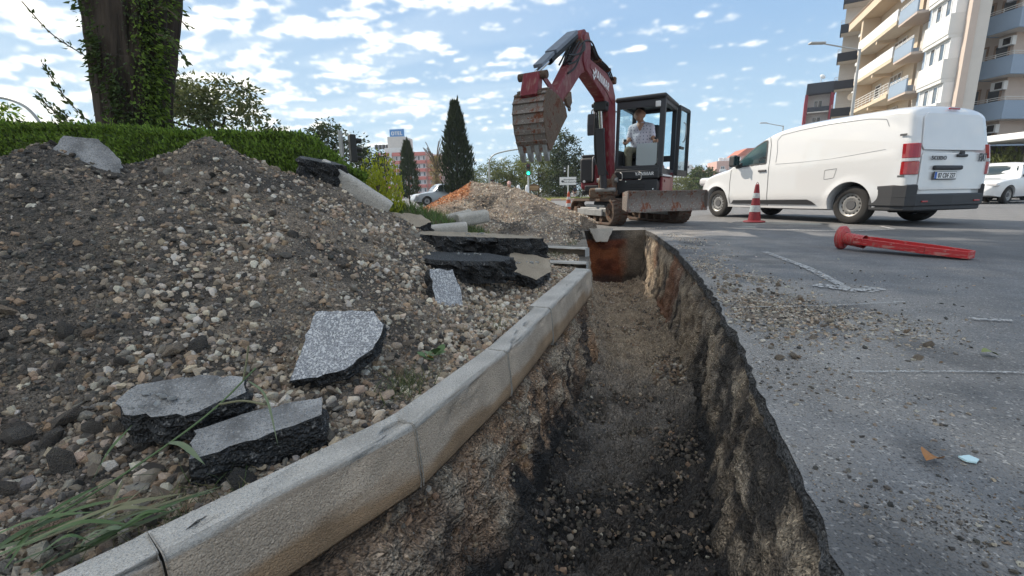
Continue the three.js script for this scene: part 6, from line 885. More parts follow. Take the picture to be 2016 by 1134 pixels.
car('white car with a black roof parked behind the service car', 22.0, 20.8, toward(-0.85, -0.52), CAR.white, { L: 4.3, Hh: 1.6, hatch: 1 });
car('dark small car far behind the direction sign', 8.9, 74, toward(-1, 0), CAR.dark, { L: 3.9, hatch: 1 });

// ================================================================ cones and the fallen post
function cone(label, x, d, h, r, c) {
  const o = thing('traffic_cone', label, 'traffic cone', [x, 0, d], 0, 'traffic cones'), m = mat(c, 0.6, { map: rep(T.grime, 4) }), w = mat([0.68, 0.68, 0.68], 0.6, { map: rep(T.grime, 4) }), rad = (y) => mix(r * 0.58, r * 0.17, (y - 0.04) / (h - 0.04));
  mesh('base', lathe([[0, 0.002], [r, 0.002], [r, 0.02], [r * 0.93, 0.032], [r * 0.66, 0.042], [0, 0.042]], 32), m, o);
  mesh('cone_body', lathe([[rad(0.04), 0.04], [rad(h * 0.97), h * 0.97], [rad(h) * 0.85, h], [0, h]], 28), m, o);
  for (const [a, b] of [[0.28, 0.45], [0.64, 0.77]]) mesh('white_band', lathe([[rad(h * a) + 0.0005, h * a], [rad(h * a) + 0.004, h * a + 0.003], [rad(h * b) + 0.004, h * b - 0.003], [rad(h * b) + 0.0005, h * b]], 28), w, o);
  mesh('top_loop', flat(new THREE.TorusGeometry(0.018, 0.006, 6, 12)).translate(0, h + 0.012, 0), m, o); return o;
}
cone('red cone with two white bands standing beside the van', 4.83, 8.95, 0.74, 0.2, [0.33, 0.02, 0.03]);
cone('orange cone with white bands left of the excavator track', 1.99, 15.6, 0.68, 0.2, [0.6, 0.1, 0.03]);
{
  const o = thing('fallen_post', 'red plastic delineator post lying flat on the road', 'delineator post', [3.44, 0, 4.68], 0.5), red = mat([1, 1, 1], 0.45, { map: rep(T.redPlastic, 2), bumpMap: rep(T.noiseB, 4), bumpScale: 0.001 });
  const round = (pts) => lathe(pts, 28).rotateX(Math.PI / 2);   // along +z, towards the camera
  const nk = []; for (let i = 0; i <= 12; i++) nk.push([0.05 + 0.004 * (i % 2), 0.06 + i * 0.016]);
  mesh('base_cap', round([[0, 0], [0.085, 0], [0.1, 0.012], [0.1, 0.045], [0.085, 0.06], [0.06, 0.064], [0.05, 0.07]]).translate(0, 0.1, 0), red, o);
  mesh('ribbed_neck', round([...nk, [0.056, 0.26]]).rotateX(0.1).translate(0, 0.1, 0), red, o);
  const n = 14, out = [[-0.08, 0.2], [-0.1, 0.3], [-0.095, 0.85], [-0.05, 1.16], [0.05, 1.16], [0.095, 0.85], [0.1, 0.3], [0.08, 0.2]];
  const bd = mesh('blade', [prism(out, 0.02, 0.006).rotateX(Math.PI / 2).rotateX(0.055).translate(0, 0.088, 0)], red, o);
  o.scale.set(1.3, 1.2, 0.88);
  mesh('raised_edge', out.slice(0, 7).map((p, i) => beam([p[0], 0.1 - p[1] * 0.055, p[1]], [out[i + 1][0], 0.1 - out[i + 1][1] * 0.055, out[i + 1][1]], 0.012, 0.055)), red, bd);
}

// ================================================================ buildings
const WALL = (c, r = 0.85) => mat(c, r, { map: rep(T.plaster, 0.35), bumpMap: rep(T.noiseB, 0.8), bumpScale: 0.004 });
const BM = { white: WALL([0.74, 0.74, 0.73]), cream: WALL([0.66, 0.62, 0.58]), pinkish: WALL([0.6, 0.5, 0.44]), peach: WALL([0.66, 0.54, 0.41]), grey: WALL([0.52, 0.51, 0.51]), black: WALL([0.04, 0.045, 0.06]), blue: WALL([0.29, 0.37, 0.48]), coral: WALL([0.62, 0.2, 0.17]), pink: WALL([0.62, 0.4, 0.34]), maroon: WALL([0.3, 0.04, 0.06]), roof: WALL([0.5, 0.16, 0.1]), pane: mat([0.05, 0.06, 0.07], 0.08, { clearcoat: 1 }), curtain: mat([0.55, 0.56, 0.58], 0.5), frameW: mat([0.75, 0.75, 0.74], 0.5), rail: mat([0.6, 0.58, 0.55], 0.5), dark: mat([0.03, 0.025, 0.022], 0.7), wood: mat([0.3, 0.2, 0.14], 0.7), cloth: mat([0.5, 0.53, 0.6], 0.9), awn: mat([0.66, 0.64, 0.55], 0.8) };
function frame(o, dir) {                                  // a facade: u runs along dir, w outwards (to the left of dir), y up; all in the building's own axes
  const L = Math.hypot(...dir), ux = dir[0] / L, ud = dir[1] / L;
  const Mx = new THREE.Matrix4().makeBasis(new THREE.Vector3(-ux, 0, ud), new THREE.Vector3(0, 1, 0), new THREE.Vector3(-ud, 0, -ux)).setPosition(o[0], 0, -o[1]);
  return { b: (u0, u1, y0, y1, w0, w1) => hardBox(u1 - u0, y1 - y0, w1 - w0, -(u0 + u1) / 2, (y0 + y1) / 2, (w0 + w1) / 2).applyMatrix4(Mx), Mx };
}
function win(F, root, u0, u1, y0, y1, w, { n = 2, frameM = BM.frameW, paneM = BM.pane, t = 0.07, name = 'window' } = {}) {
  const fr = [F.b(u0, u1, y0, y0 + t, w, w + 0.06), F.b(u0, u1, y1 - t, y1, w, w + 0.06)]; for (let i = 0; i <= n; i++) { const u = mix(u0, u1 - t, i / n); fr.push(F.b(u, u + t, y0 + t, y1 - t, w, w + 0.06)); }
  const o = mesh(name, fr, frameM, root); for (let i = 0; i < n; i++) { const a = mix(u0 + t, u1, i / n) + 0.004, b = mix(u0 + t, u1, (i + 1) / n) - t - 0.004; mesh('pane', [F.b(a, b, y0 + t, y1 - t, w + 0.015, w + 0.03)], Array.isArray(paneM) ? paneM[i % paneM.length] : paneM, o); } return o;
}
function railing(F, u0, u1, y, w, h = 0.4, bars = 2) { const g = []; for (let i = 0; i < bars; i++) g.push(F.b(u0, u1, y + h * (i + 1) / bars - 0.04, y + h * (i + 1) / bars, w - 0.04, w)); const n = Math.max(2, Math.round((u1 - u0) / 1.1)); for (let i = 0; i <= n; i++) { const u = mix(u0, u1 - 0.04, i / n); g.push(F.b(u, u + 0.035, y, y + h - 0.045, w - 0.037, w - 0.003)); } return g; }
function acUnit(F, root, u, y, w) { const o = mesh('air_conditioner', [F.b(u, u + 0.85, y, y + 0.6, w, w + 0.32)], BM.frameW, root); mesh('fan_grille', [F.b(u + 0.12, u + 0.58, y + 0.08, y + 0.53, w + 0.32, w + 0.335)], BM.dark, o); return o; }
const FD = [0.353, 0.935], at0 = (t) => [32.6 + FD[0] * t, 35 + FD[1] * t];
{ // white building with the blue balconies
  const o = thing('apartment_building', 'white apartment building with blue grey balconies right above the van', 'building'), F = frame(at0(0), FD), lv = [2.4, 5.4, 8.4, 11.4, 14.4, 17.4];
  mesh('wall', [F.b(-0.9, 7.4, 0, 21.5, -1.0, -0.3), F.b(3, 7.38, 0, 21.4, -12, -1.01)], BM.cream, o); mesh('wall_pier', [F.b(-1.0, -0.37, 0, 21.5, -0.298, 0.1)], BM.pinkish, o); mesh('wall_pier', [F.b(3.45, 3.9, 0, 21.5, -0.298, 0.62)], BM.blue, o); mesh('ground_floor', [F.b(-0.8, 7.3, 0, 2.3, -0.29, 0.1)], BM.dark, o);
  for (const y of lv) {
    mesh('bay', [F.b(-0.35, 3.43, y, y + 1.35, -0.29, 0.95), F.b(-0.33, 3.4, y + 2.75, y + 3.08, -0.28, 0.9)], BM.white, o);
    win(F, o, -0.23, 3.35, y + 1.38, y + 2.72, 0.62, { n: 5, t: 0.1, paneM: [BM.curtain, BM.pane, BM.curtain, BM.pane, BM.curtain] }); mesh('bay_side', [F.b(-0.33, -0.25, y + 1.36, y + 2.74, -0.2, 0.72)], BM.frameW, o);
    const bal = mesh('balcony', [F.b(3.95, 7.35, y - 0.15, y + 0.02, -0.29, 1.45)], BM.pinkish, o); mesh('parapet', [F.b(3.95, 7.35, y + 0.02, y + 1.05, 1.35, 1.47), F.b(7.23, 7.35, y + 0.02, y + 1.05, -0.2, 1.34)], BM.blue, bal); mesh('railing', [...railing(F, 3.95, 7.35, y + 1.06, 1.44, 0.22, 2)], BM.frameW, bal);
    win(F, o, 4.6, 6.2, y + 0.1, y + 2.3, -0.29, { n: 2, frameM: BM.wood, name: 'balcony_door' }); 
  }
  const bl = mesh('sun_blind', [prism([[0, 0], [0.03, 0.0], [0.75, 1.75], [0.72, 1.77]], 3.0, 0.004).rotateY(-Math.PI / 2).applyMatrix4(new THREE.Matrix4().makeTranslation(-5.6, 16.1, 1.52)).applyMatrix4(F.Mx)], BM.cloth, o);
}
{ // right wing, closer to the picture's edge
  const o = thing('apartment_wing', 'beige apartment wing with grey box balconies at the right photo edge', 'building'), F = frame([36.3, 34.8], [-0.1, 0.995]), lv = [2.5, 5.5, 8.5, 11.5, 14.5, 17.5];
  mesh('wall', [F.b(0, 6, 0, 21.5, -14, 0)], BM.pinkish, o);
  for (const y of lv) {
    const b = mesh('balcony', [F.b(-1.0, 1.1, y - 0.12, y + 0.04, -8, 1.15)], BM.cream, o); mesh('parapet', [F.b(-1.1, 1.2, y - 0.14, y + 1.12, 1.15, 1.3), F.b(-1.1, -0.95, y - 0.14, y + 1.12, -8, 1.149), F.b(1.05, 1.2, y - 0.14, y + 1.12, 0.01, 1.149)], BM.blue, b);
    mesh('railing', [...railing(F, -1.1, 1.2, y + 1.13, 1.28, 0.26, 2), F.b(-1.1, -1.06, y + 1.34, y + 1.38, -8, 1.2), F.b(-1.1, -1.06, y + 1.22, y + 1.25, -8, 1.2)], y > 12 ? BM.frameW : BM.rail, b);
    win(F, o, 1.6, 2.5, y + 0.5, y + 2.4, 0.01, { n: 1, frameM: BM.wood, t: 0.12, paneM: y % 2 > 1 ? BM.pane : BM.curtain }); win(F, o, 0.2, 1.2, y + 0.06, y + 2.3, 0.01, { n: 1, frameM: BM.wood, name: 'balcony_door', t: 0.12 }); acUnit(F, o, -0.2 + 0.1, y + 2.05, 0.02);
  }
  mesh('shop_front', [F.b(0, 5.8, 0, 2.3, 0.005, 0.35)], BM.dark, o);
  const Fr = frame([36.3, 34.8], [0.995, 0.1]); for (const y of lv) for (const u of [1.2, 4.2]) win(Fr, o, u, u + 1.6, y + 0.3, y + 2.4, 0.02 - 0.0, { n: 2, frameM: BM.wood });
}
{ // peach building
  const o = thing('apartment_building', 'peach apartment building with open balconies left of the white one', 'building'), F = frame(at0(7.7), FD), lv = [2.9, 5.9, 8.9, 11.9, 14.9];
  mesh('wall', [F.b(0, 13.5, 0, 18.1, -11, -0.2)], BM.peach, o); mesh('roof_edge', [F.b(-0.2, 13.7, 18.1, 18.9, -11.2, 1.5)], BM.peach, o); mesh('gutter', [F.b(-0.25, 13.75, 18.92, 19.0, -0.5, 1.58)], BM.wood, o);
  mesh('wall_pier', [F.b(9.6, 10.1, 0, 18.09, -0.19, 1.3)], BM.peach, o); mesh('downpipe', [F.b(10.3, 10.42, 0, 18.08, 0.31, 0.43)], BM.wood, o); mesh('wall_bay', [F.b(10.12, 13.4, 0, 18.08, -0.19, 0.3)], BM.peach, o);
  for (const y of lv) {
    const b = mesh('balcony', [F.b(0.0, 9.6, y - 0.3, y + 0.02, -0.19, 1.5), F.b(4.5, 4.8, y - 0.62, y - 0.31, -0.19, 1.4)], BM.peach, o);
    mesh('railing', y > 11 ? [F.b(0, 9.58, y + 0.03, y + 0.95, 1.42, 1.5)] : railing(F, 0, 9.58, y + 0.03, 1.46, 0.95, 4), BM.frameW, b); mesh('ceiling_panel', [F.b(0.05, 9.55, y - 0.34, y - 0.305, 0.0, 1.42)], BM.cream, b);
    win(F, o, 6.9, 8.4, y + 0.8, y + 2.2, -0.19, { n: 1, frameM: BM.frameW, t: 0.12, paneM: BM.dark }); win(F, o, 2.2, 4.8, y + 0.06, y + 2.3, -0.19, { n: 3, frameM: BM.cream, t: 0.12 }); const w = win(F, o, 11.0, 12.8, y + 0.75, y + 2.25, 0.31, { n: 3, frameM: BM.frameW, paneM: [BM.pane, BM.curtain, BM.pane] }); mesh('shutter_box', [F.b(10.9, 12.9, y + 2.3, y + 2.6, 0.31, 0.7)], BM.frameW, w);
  }
  mesh('awning', [prism([[0, 0], [0.03, 0], [1.3, 1.3], [1.27, 1.32]], 1.9, 0.004).rotateY(Math.PI).rotateY(Math.PI / 2).applyMatrix4(new THREE.Matrix4().makeTranslation(-11.9, 7.05, 1.75)).applyMatrix4(F.Mx)], BM.awn, o);
  mesh('satellite_dish', [flat(new THREE.SphereGeometry(0.5, 16, 6, 0, 6.283, 0, 0.9)).scale(1, 0.6, 1).rotateZ(1.2).applyMatrix4(new THREE.Matrix4().makeTranslation(-10.6, 10.6, 1.2)).applyMatrix4(F.Mx)], BM.frameW, o);
}
{ // tower with the black balconies
  const o = thing('apartment_tower', 'tall pale apartment tower with black balcony fronts', 'building'), F = frame([46.1, 53.6], [-0.82, 0.57]);   // this side faces the camera
  mesh('wall', [F.b(0, 7.6, 0, 32, -14, -1.2)], BM.cream, o); mesh('side_wall', [F.b(-6, 3.4, 0, 32, -13.9, 0)], BM.grey, o);
  for (let k = 1; k < 10; k++) { const y = 3.1 * k + 0.2; const b = mesh('balcony', [F.b(3.42, 7.9, y - 0.2, y, -1.19, 0.55)], BM.cream, o); mesh('parapet', [F.b(3.42, 7.95, y - 0.2, y + 0.75, 0.55, 0.68), F.b(7.83, 7.95, y - 0.2, y + 0.75, -1.1, 0.549)], BM.black, b); mesh('railing', railing(F, 3.42, 7.95, y + 0.76, 0.64, 0.42, 2), BM.rail, b); win(F, o, 4.7, 5.8, y + 0.05, y + 2.15, -1.19, { n: 1, frameM: BM.frameW, name: 'balcony_door', t: 0.14, paneM: k % 2 ? BM.pane : BM.dark }); if (k > 4) win(F, o, -2.5, -0.8, y + 0.9, y + 2.2, 0.01, { n: 2 }); }
}
{ // maroon building beyond
  const o = thing('apartment_building', 'farther maroon and white apartment building behind the tower', 'building'), F = frame([64.3, 94], [-0.85, 0.52]);
  mesh('wall', [F.b(0, 4.8, 0, 19.6, -12, -1)], BM.cream, o); mesh('roof_band', [F.b(-0.2, 4.7, 19.4, 21.4, -11.8, 0.9)], BM.black, o); mesh('maroon_pier', [F.b(0, 0.6, 0, 19.39, -0.99, 0.8)], BM.maroon, o); mesh('maroon_pier', [F.b(4.3, 4.85, 0, 19.38, -11.5, 0.6)], BM.maroon, o);
  for (let k = 1; k < 6; k++) { const y = 3.2 * k; const b = mesh('balcony', [F.b(0.65, 4.25, y - 0.2, y, -0.98, 0.7)], BM.cream, o); mesh('parapet', [F.b(0.65, 4.25, y, y + 0.9, 0.6, 0.7)], BM.black, b); win(F, o, 1.8, 3.2, y + 0.1, y + 2.3, -0.98, { n: 2 }); }
  mesh('roof_dish', [flat(new THREE.SphereGeometry(0.7, 14, 6, 0, 6.283, 0, 0.9)).rotateX(1.1).translate(62.4, 22.4, -95.6)], BM.frameW, o); mesh('dish_mast', [cyl([62.4, 21.4, -95.6], [62.4, 22.3, -95.6], 0.06, 0.06, 6)], BM.rail, o);
}
{ // pink hotel with the sign on its roof
  const o = thing('hotel_building', 'pink and white hotel block with a blue roof sign', 'building'), F = frame([-31.5, 175], [-1, 0.12]);
  mesh('wall', [F.b(0, 19.5, 0, 17.2, -14, 0)], BM.pink, o); mesh('penthouse', [F.b(8.2, 14.8, 17.2, 23.0, -10, -0.4)], BM.cream, o); mesh('parapet', [F.b(5, 16, 17.2, 18.9, -0.3, 0.2)], BM.white, o); mesh('side_wing', [F.b(-5.5, 0, 0, 16.2, -14, -1)], BM.pink, o);
  const sg = mesh('roof_sign', [F.b(8.6, 14.2, 23.0, 25.8, -2, -1.6)], mat([0.06, 0.22, 0.5], 0.5), o); mesh('sign_text', [text('OTEL', 1.35, 0.1).applyMatrix4(new THREE.Matrix4().makeTranslation(-11.4, 24.3, -1.58)).applyMatrix4(F.Mx)], BM.frameW, sg);
  for (let i = 0; i < 4; i++) mesh('solar_panel', [F.b(15.6 + i * 1.5, 16.9 + i * 1.5, 18.9, 20.6, -4, -3.7)], BM.dark, o);
  for (const u of [4.6, 8.2, 13.0, 16.4]) mesh('white_column', [F.b(u, u + 0.9, 0, 17.19, 0.01, 1.1)], BM.white, o);
  for (let k = 0; k < 6; k++) { const y = 1.2 + k * 2.95; for (const [a, b] of [[0.2, 4.4], [5.6, 8.1], [9.2, 12.9], [14.0, 16.3], [17.4, 19.4]]) { const bn = mesh('balcony', [F.b(a, b, y - 0.1, y + 1.1, 0.02, 0.95)], BM.coral, o); if (k < 5) win(F, o, a + 0.1, b - 0.1, y + 1.12, y + 2.8, 0.03, { n: 4, t: 0.16, paneM: [BM.pane, BM.curtain] }); } if (k < 5) { mesh('balcony', [F.b(-5.3, -0.2, y - 0.1, y + 1.1, -0.98, 0)], BM.coral, o); win(F, o, -4.8, -1, y + 1.12, y + 2.6, -0.98, { n: 4, t: 0.16 }); } }
}
function farBlock(label, x, d, w, h, m, roofM, seed, dir = [-1, 0.15]) {
  const o = thing('apartment_block', label, 'building'), F = frame([x, d], dir), r = rng(seed); mesh('wall', [F.b(0, w, 0, h, -16, 0)], m, o);
  const fl = Math.floor(h / 3.1); for (let k = 0; k < fl; k++) { const y = k * 3.1 + 0.6; for (let u = 0.8; u < w - 2.6; u += 3.6) { if (r() < 0.45) { const b = mesh('balcony', [F.b(u, u + 2.8, y - 0.2, y + 0.9, 0.02, 1.3)], r() < 0.5 ? m : BM.white, o); } win(F, o, u + 0.4, u + 2.2, y + 0.9, y + 2.3, 0.03, { n: 2, t: 0.14 }); } }
  if (roofM) { const g = prism([[-w / 2 - 0.6, 0], [w / 2 + 0.6, 0], [w / 2 - 4, 3.4], [-w / 2 + 4, 3.4]], 17, 0.02).translate(-w / 2, h, -8).applyMatrix4(F.Mx); mesh('roof', [g], roofM, o); } else for (let i = 0; i < 5; i++) mesh('solar_heater', [F.b(1 + i * (w - 2) / 5, 2.6 + i * (w - 2) / 5, h, h + 1.6, -3, -2)], BM.frameW, o); return o;
}
farBlock('far pink apartment block with a red tiled roof beyond the van bonnet', 127, 222, 17, 17.4, BM.pink, BM.roof, 3); farBlock('far pale pink apartment block with balconies left of the van', 108.5, 214, 12, 14.5, BM.pink, null, 5); farBlock('far orange apartment block right of the excavator door', 93, 218, 12, 10.6, BM.coral, null, 7); farBlock('far white house right of the excavator door', 81, 205, 8, 12.5, BM.white, null, 9);
{ const o = thing('kiosk', 'small beige hut behind the yellow bush', 'hut', [-8.75, 0, 28]); mesh('wall', [hardBox(1.0, 2.15, 1.4, 0, 1.075, 0)], WALL([0.62, 0.52, 0.36]), o); mesh('roof', [box(1.2, 0.08, 1.6, 0.02, 2.2, 0, 0.01)], BM.cream, o); mesh('door', [hardBox(0.5, 1.7, 0.03, 0.1, 0.86, 0.715)], BM.awn, o); }
{ const o = thing('shop_canopy', 'white flat canopy over the shop front behind the van', 'canopy', [27.6, 0, 25]); mesh('roof', [box(7, 0.35, 3.2, 2, 3.15, 0, 0.04)], BM.frameW, o); for (const x of [-1.3, 2, 5.2]) mesh('post', [box(0.1, 3, 0.1, x, 1.5, 1.4, 0.02)], BM.dark, o); mesh('dark_front', [hardBox(6.8, 2.9, 0.3, 2, 1.45, -1.8)], BM.dark, o); mesh('fascia_rail', [box(6.9, 0.08, 0.06, 2, 2.85, 1.62, 0.01)], BM.rail, o); }

// ================================================================ street furniture
const POLE = mat([0.42, 0.42, 0.41], 0.5, { metalness: 0.4 }), SIGNAL = mat([0.02, 0.022, 0.022], 0.6);
function lamp(label, x, d, h, ax, ay, L = 2.6) { const o = thing('street_lamp', label, 'street lamp', [x, 0, d], 0, 'street lamps'); mesh('pole', [cyl([0, 0, 0], [0, h, 0], 0.11, 0.06, 12)], POLE, o); mesh('arm', [cyl([0, h - 0.06, 0], [-L * ax, h + ay, 0], 0.045, 0.035, 8)], POLE, o); mesh('lamp_head', [box(0.85, 0.1, 0.3, -L * ax - 0.35, h + ay + 0.03, 0, 0.04, 2)], POLE, o); }
lamp('tall street lamp standing before the peach building', 19.6, 27, 8.25, 0.8, 0.3); lamp('farther street lamp above the van bonnet', 35, 60, 8.7, 0.85, 0.35);
{ const o = thing('street_lamp', 'curved lamp pole arching in from the left photo edge', 'street lamp', [-15.1, 0, 15.2], 0, 'street lamps'); mesh('pole', [cyl([0.15, 0, 0], [0.15, 2.6, 0], 0.06, 0.05, 10)], POLE, o); mesh('arm', [tube([[0.15, 2.6, 0], [0.05, 3.1, 0], [-0.3, 3.62, 0], [-0.9, 3.9, 0], [-1.8, 3.95, 0]], 0.045, 24, 8)], POLE, o); mesh('lamp_head', [box(0.6, 0.1, 0.25, -2.0, 3.93, 0, 0.04, 2)], POLE, o); }
{ const o = thing('steel_pole', 'thick pale steel pole right behind the van corner', 'pole', [14.05, 0, 13.9]); mesh('shaft', [cyl([0, 0, 0], [0, 2.35, 0], 0.075, 0.075, 16)], mat([0.62, 0.62, 0.6], 0.4, { metalness: 0.3 }), o); mesh('bracket', [box(0.12, 0.5, 0.12, -0.13, 2.0, 0.0, 0.02), box(0.2, 0.05, 0.1, -0.06, 2.2, 0, 0.01)], SIGNAL, o); }
function signalHead(parent, x, y, z, s, lit, turn = 0) { const g = [box(0.32 * s, 0.95 * s, 0.22 * s, 0, 0, 0, 0.03)]; for (let i = 0; i < 3; i++) g.push(flat(new THREE.CylinderGeometry(0.125 * s, 0.125 * s, 0.2 * s, 14, 1, true, -1.9, 3.8)).rotateX(Math.PI / 2).translate(0, (0.3 - i * 0.3) * s, 0.2 * s)); const h = mesh('signal_head', [merge(g).rotateY(turn).translate(x, y, z)], SIGNAL, parent); for (let i = 0; i < 3; i++) mesh('signal_lens', [cyl([0, (0.3 - i * 0.3) * s, 0.108 * s], [0, (0.3 - i * 0.3) * s, 0.125 * s], 0.105 * s, 0.105 * s, 16).rotateY(turn).translate(x, y, z)], i === 2 && lit ? mat([0.02, 0.4, 0.25], 0.4, { emissive: lin(0.0, 0.75, 0.42), emissiveIntensity: 1.1 }) : mat([[0.1, 0.01, 0.01], [0.12, 0.07, 0.01], [0.01, 0.06, 0.03]][i], 0.3), h); return h; }
{ const o = thing('traffic_light', 'traffic light showing green below the excavator bucket', 'traffic light', [1.58, 0, 40]); mesh('pole', [cyl([0, 0, 0], [0, 3.0, 0], 0.085, 0.07, 12)], mat([0.55, 0.55, 0.52], 0.5), o); signalHead(o, 0, 2.75, 0.14, 1.05, true); const g = new THREE.PointLight(new THREE.Color().setRGB(0.05, 1, 0.6), 1.2); g.name = 'green_signal_light'; g.position.set(0, 2.43, 0.45); g.castShadow = true; o.add(g); }
{ const o = thing('traffic_light', 'overhanging traffic signal on a curved arm left of the bucket', 'traffic light', [-2.25, 0, 50]); mesh('pole', [cyl([0, 0, 0], [0, 3.6, 0], 0.11, 0.09, 12)], POLE, o); mesh('arm', [tube([[0, 3.6, 0], [0.06, 4.3, 0], [0.5, 4.85, 0], [1.6, 5.2, 0], [3.3, 5.45, 0]], 0.07, 28, 8)], POLE, o); signalHead(o, 3.45, 5.4, 0, 1.25, false, 1.4); signalHead(o, 0.3, 1.9, 0.1, 0.9, false, 0.6); mesh('back_board', [box(0.05, 0.9, 0.5, 3.2, 5.5, 0, 0.01)], POLE, o); }
{ const o = thing('traffic_light', 'dark traffic signal seen from behind at the hedge end', 'traffic light', [-4.3, 0, 12]); mesh('pole', [cyl([0, 0, 0], [-0.02, 2.3, 0], 0.06, 0.055, 12)], POLE, o); signalHead(o, 0.26, 1.86, -0.02, 0.72, false, 2.2); mesh('bracket', [beam([0, 2.0, 0], [0.24, 2.0, -0.02], 0.03, 0.03), beam([0, 1.7, 0], [0.24, 1.7, -0.02], 0.03, 0.03)], SIGNAL, o); }
{ // direction sign
  const o = thing('direction_sign', 'white direction sign with a black left arrow and two lines of text', 'sign', [4.78, 0, 38]); mesh('post', [cyl([0.02, 0, -0.06], [0.02, 2.6, -0.06], 0.05, 0.05, 10), cyl([0.02, 2.6, -0.06], [0.04, 2.95, -0.06], 0.05, 0.04, 10)], mat([0.6, 0.6, 0.58], 0.5), o); const b = mesh('board', [box(1.34, 0.6, 0.03, 0, 1.68, 0, 0.01)], mat([0.72, 0.71, 0.68], 0.6), o); mesh('border', [box(1.4, 0.66, 0.02, 0, 1.68, -0.012, 0.01)], POLE, b);
  mesh('arrow', [prism([[-0.14, 0], [0, 0.12], [0, 0.045], [0.12, 0.045], [0.12, -0.045], [0, -0.045], [0, -0.12]], 0.008, 0.001).translate(-0.44, 1.66, 0.02)], SIGNAL, b); mesh('lettering', [text('Muratpasa Evi', 0.12, 0.004).translate(0.2, 1.78, 0.016), text('Nikah Memurlugu', 0.105, 0.004).translate(0.18, 1.58, 0.016)], SIGNAL, b);
  mesh('pedestrian_signal', [box(0.2, 0.5, 0.15, -0.28, 2.6, 0, 0.03), box(0.16, 0.05, 0.05, -0.12, 2.7, -0.03, 0.01)], SIGNAL, o); for (const y of [2.7, 2.48]) mesh('signal_face', [box(0.12, 0.1, 0.02, -0.28, y, 0.08, 0.006)], mat([0.75, 0.76, 0.78], 0.4), o);
}
{ const o = thing('oval_sign', 'brown oval wooden sign under the trees behind the green light', 'sign', [2.5, 0, 48]); mesh('board', [flat(new THREE.CylinderGeometry(0.62, 0.62, 0.06, 28)).rotateX(Math.PI / 2).scale(1, 0.6, 1).translate(0, 1.35, 0)], mat([0.13, 0.07, 0.035], 0.7), o); mesh('letter_line', [box(0.9, 0.07, 0.02, 0, 1.48, 0.035, 0.005), box(1.0, 0.07, 0.02, 0, 1.34, 0.035, 0.005), box(0.8, 0.07, 0.02, 0, 1.2, 0.035, 0.005)], mat([0.42, 0.28, 0.14], 0.7), o); mesh('post', [cyl([-0.4, 0, -0.05], [-0.4, 1.3, -0.05], 0.04, 0.04, 8), cyl([0.4, 0, -0.05], [0.4, 1.3, -0.05], 0.04, 0.04, 8)], M_twig, o); }
{ const o = thing('stop_sign', 'red stop sign left of the excavator body', 'sign', [8.6, 0, 45]); mesh('post', [cyl([0, 0, 0], [0, 1.1, 0], 0.04, 0.04, 8)], POLE, o); mesh('plate', [flat(new THREE.CylinderGeometry(0.42, 0.42, 0.03, 8)).rotateY(Math.PI / 8).rotateX(Math.PI / 2).translate(0, 1.25, 0.03)], mat([0.6, 0.03, 0.04], 0.5), o); mesh('lettering', [text('DUR', 0.2, 0.01).translate(0, 1.25, 0.046)], PAINT.white, o); }
{ // grass median of the junction with its painted kerb
  tag(structure('grass_median', [box(60, 0.14, 9, 22, 0.07, -50.5, 0.05)], mat([0.2, 0.24, 0.06], 1, { map: rep(T.soil, 0.5) })), 'strip of dry green grass beyond the crossing'); const r = rng(5), pal = [mat([0.6, 0.42, 0.2], 0.9), mat([0.55, 0.4, 0.33], 0.9), mat([0.62, 0.5, 0.12], 0.9)];
  for (let i = 0; i < 26; i++) { const o = mesh('median_kerb', [box(0.98, 0.2, 0.2, -7.4 + i, 0.1, -45.88, 0.03)], pal[Math.floor(r() * 3)]); tag(o, 'faded yellow and pink kerb block edging the grass strip', 'kerb stone', 'painted kerb blocks of the grass strip'); }
  const lv = []; for (let i = 0; i < 6000; i++) lv.push({ p: V(rr(-7, 24, r), 0.13, rr(46.2, 54, r)), q: yawQ(r, 0.5), s: new THREE.Vector3(0.8, rr(0.1, 0.3, r), 0.8), c: vary(pick([[0.26, 0.28, 0.06], [0.34, 0.33, 0.09], [0.16, 0.2, 0.05]], r), r) }); tag(instances('median_grass', BLADE, M_grass, lv), 'yellow green grass growing on the strip beyond the crossing', 'grass');
}
for (let i = 0; i < 9; i++) { const o = mesh('pavement_kerb', [box(0.98, 0.16, 0.3, 15 + i * 1.0, 0.08, -(20.2 + i * 0.42), 0.02).translate(0, 0, 0)], mat(i % 2 ? [0.6, 0.42, 0.06] : [0.5, 0.3, 0.2], 0.9)); tag(o, 'yellow painted kerb block beside the parked cars', 'kerb stone', 'painted kerb blocks by the parked cars'); }

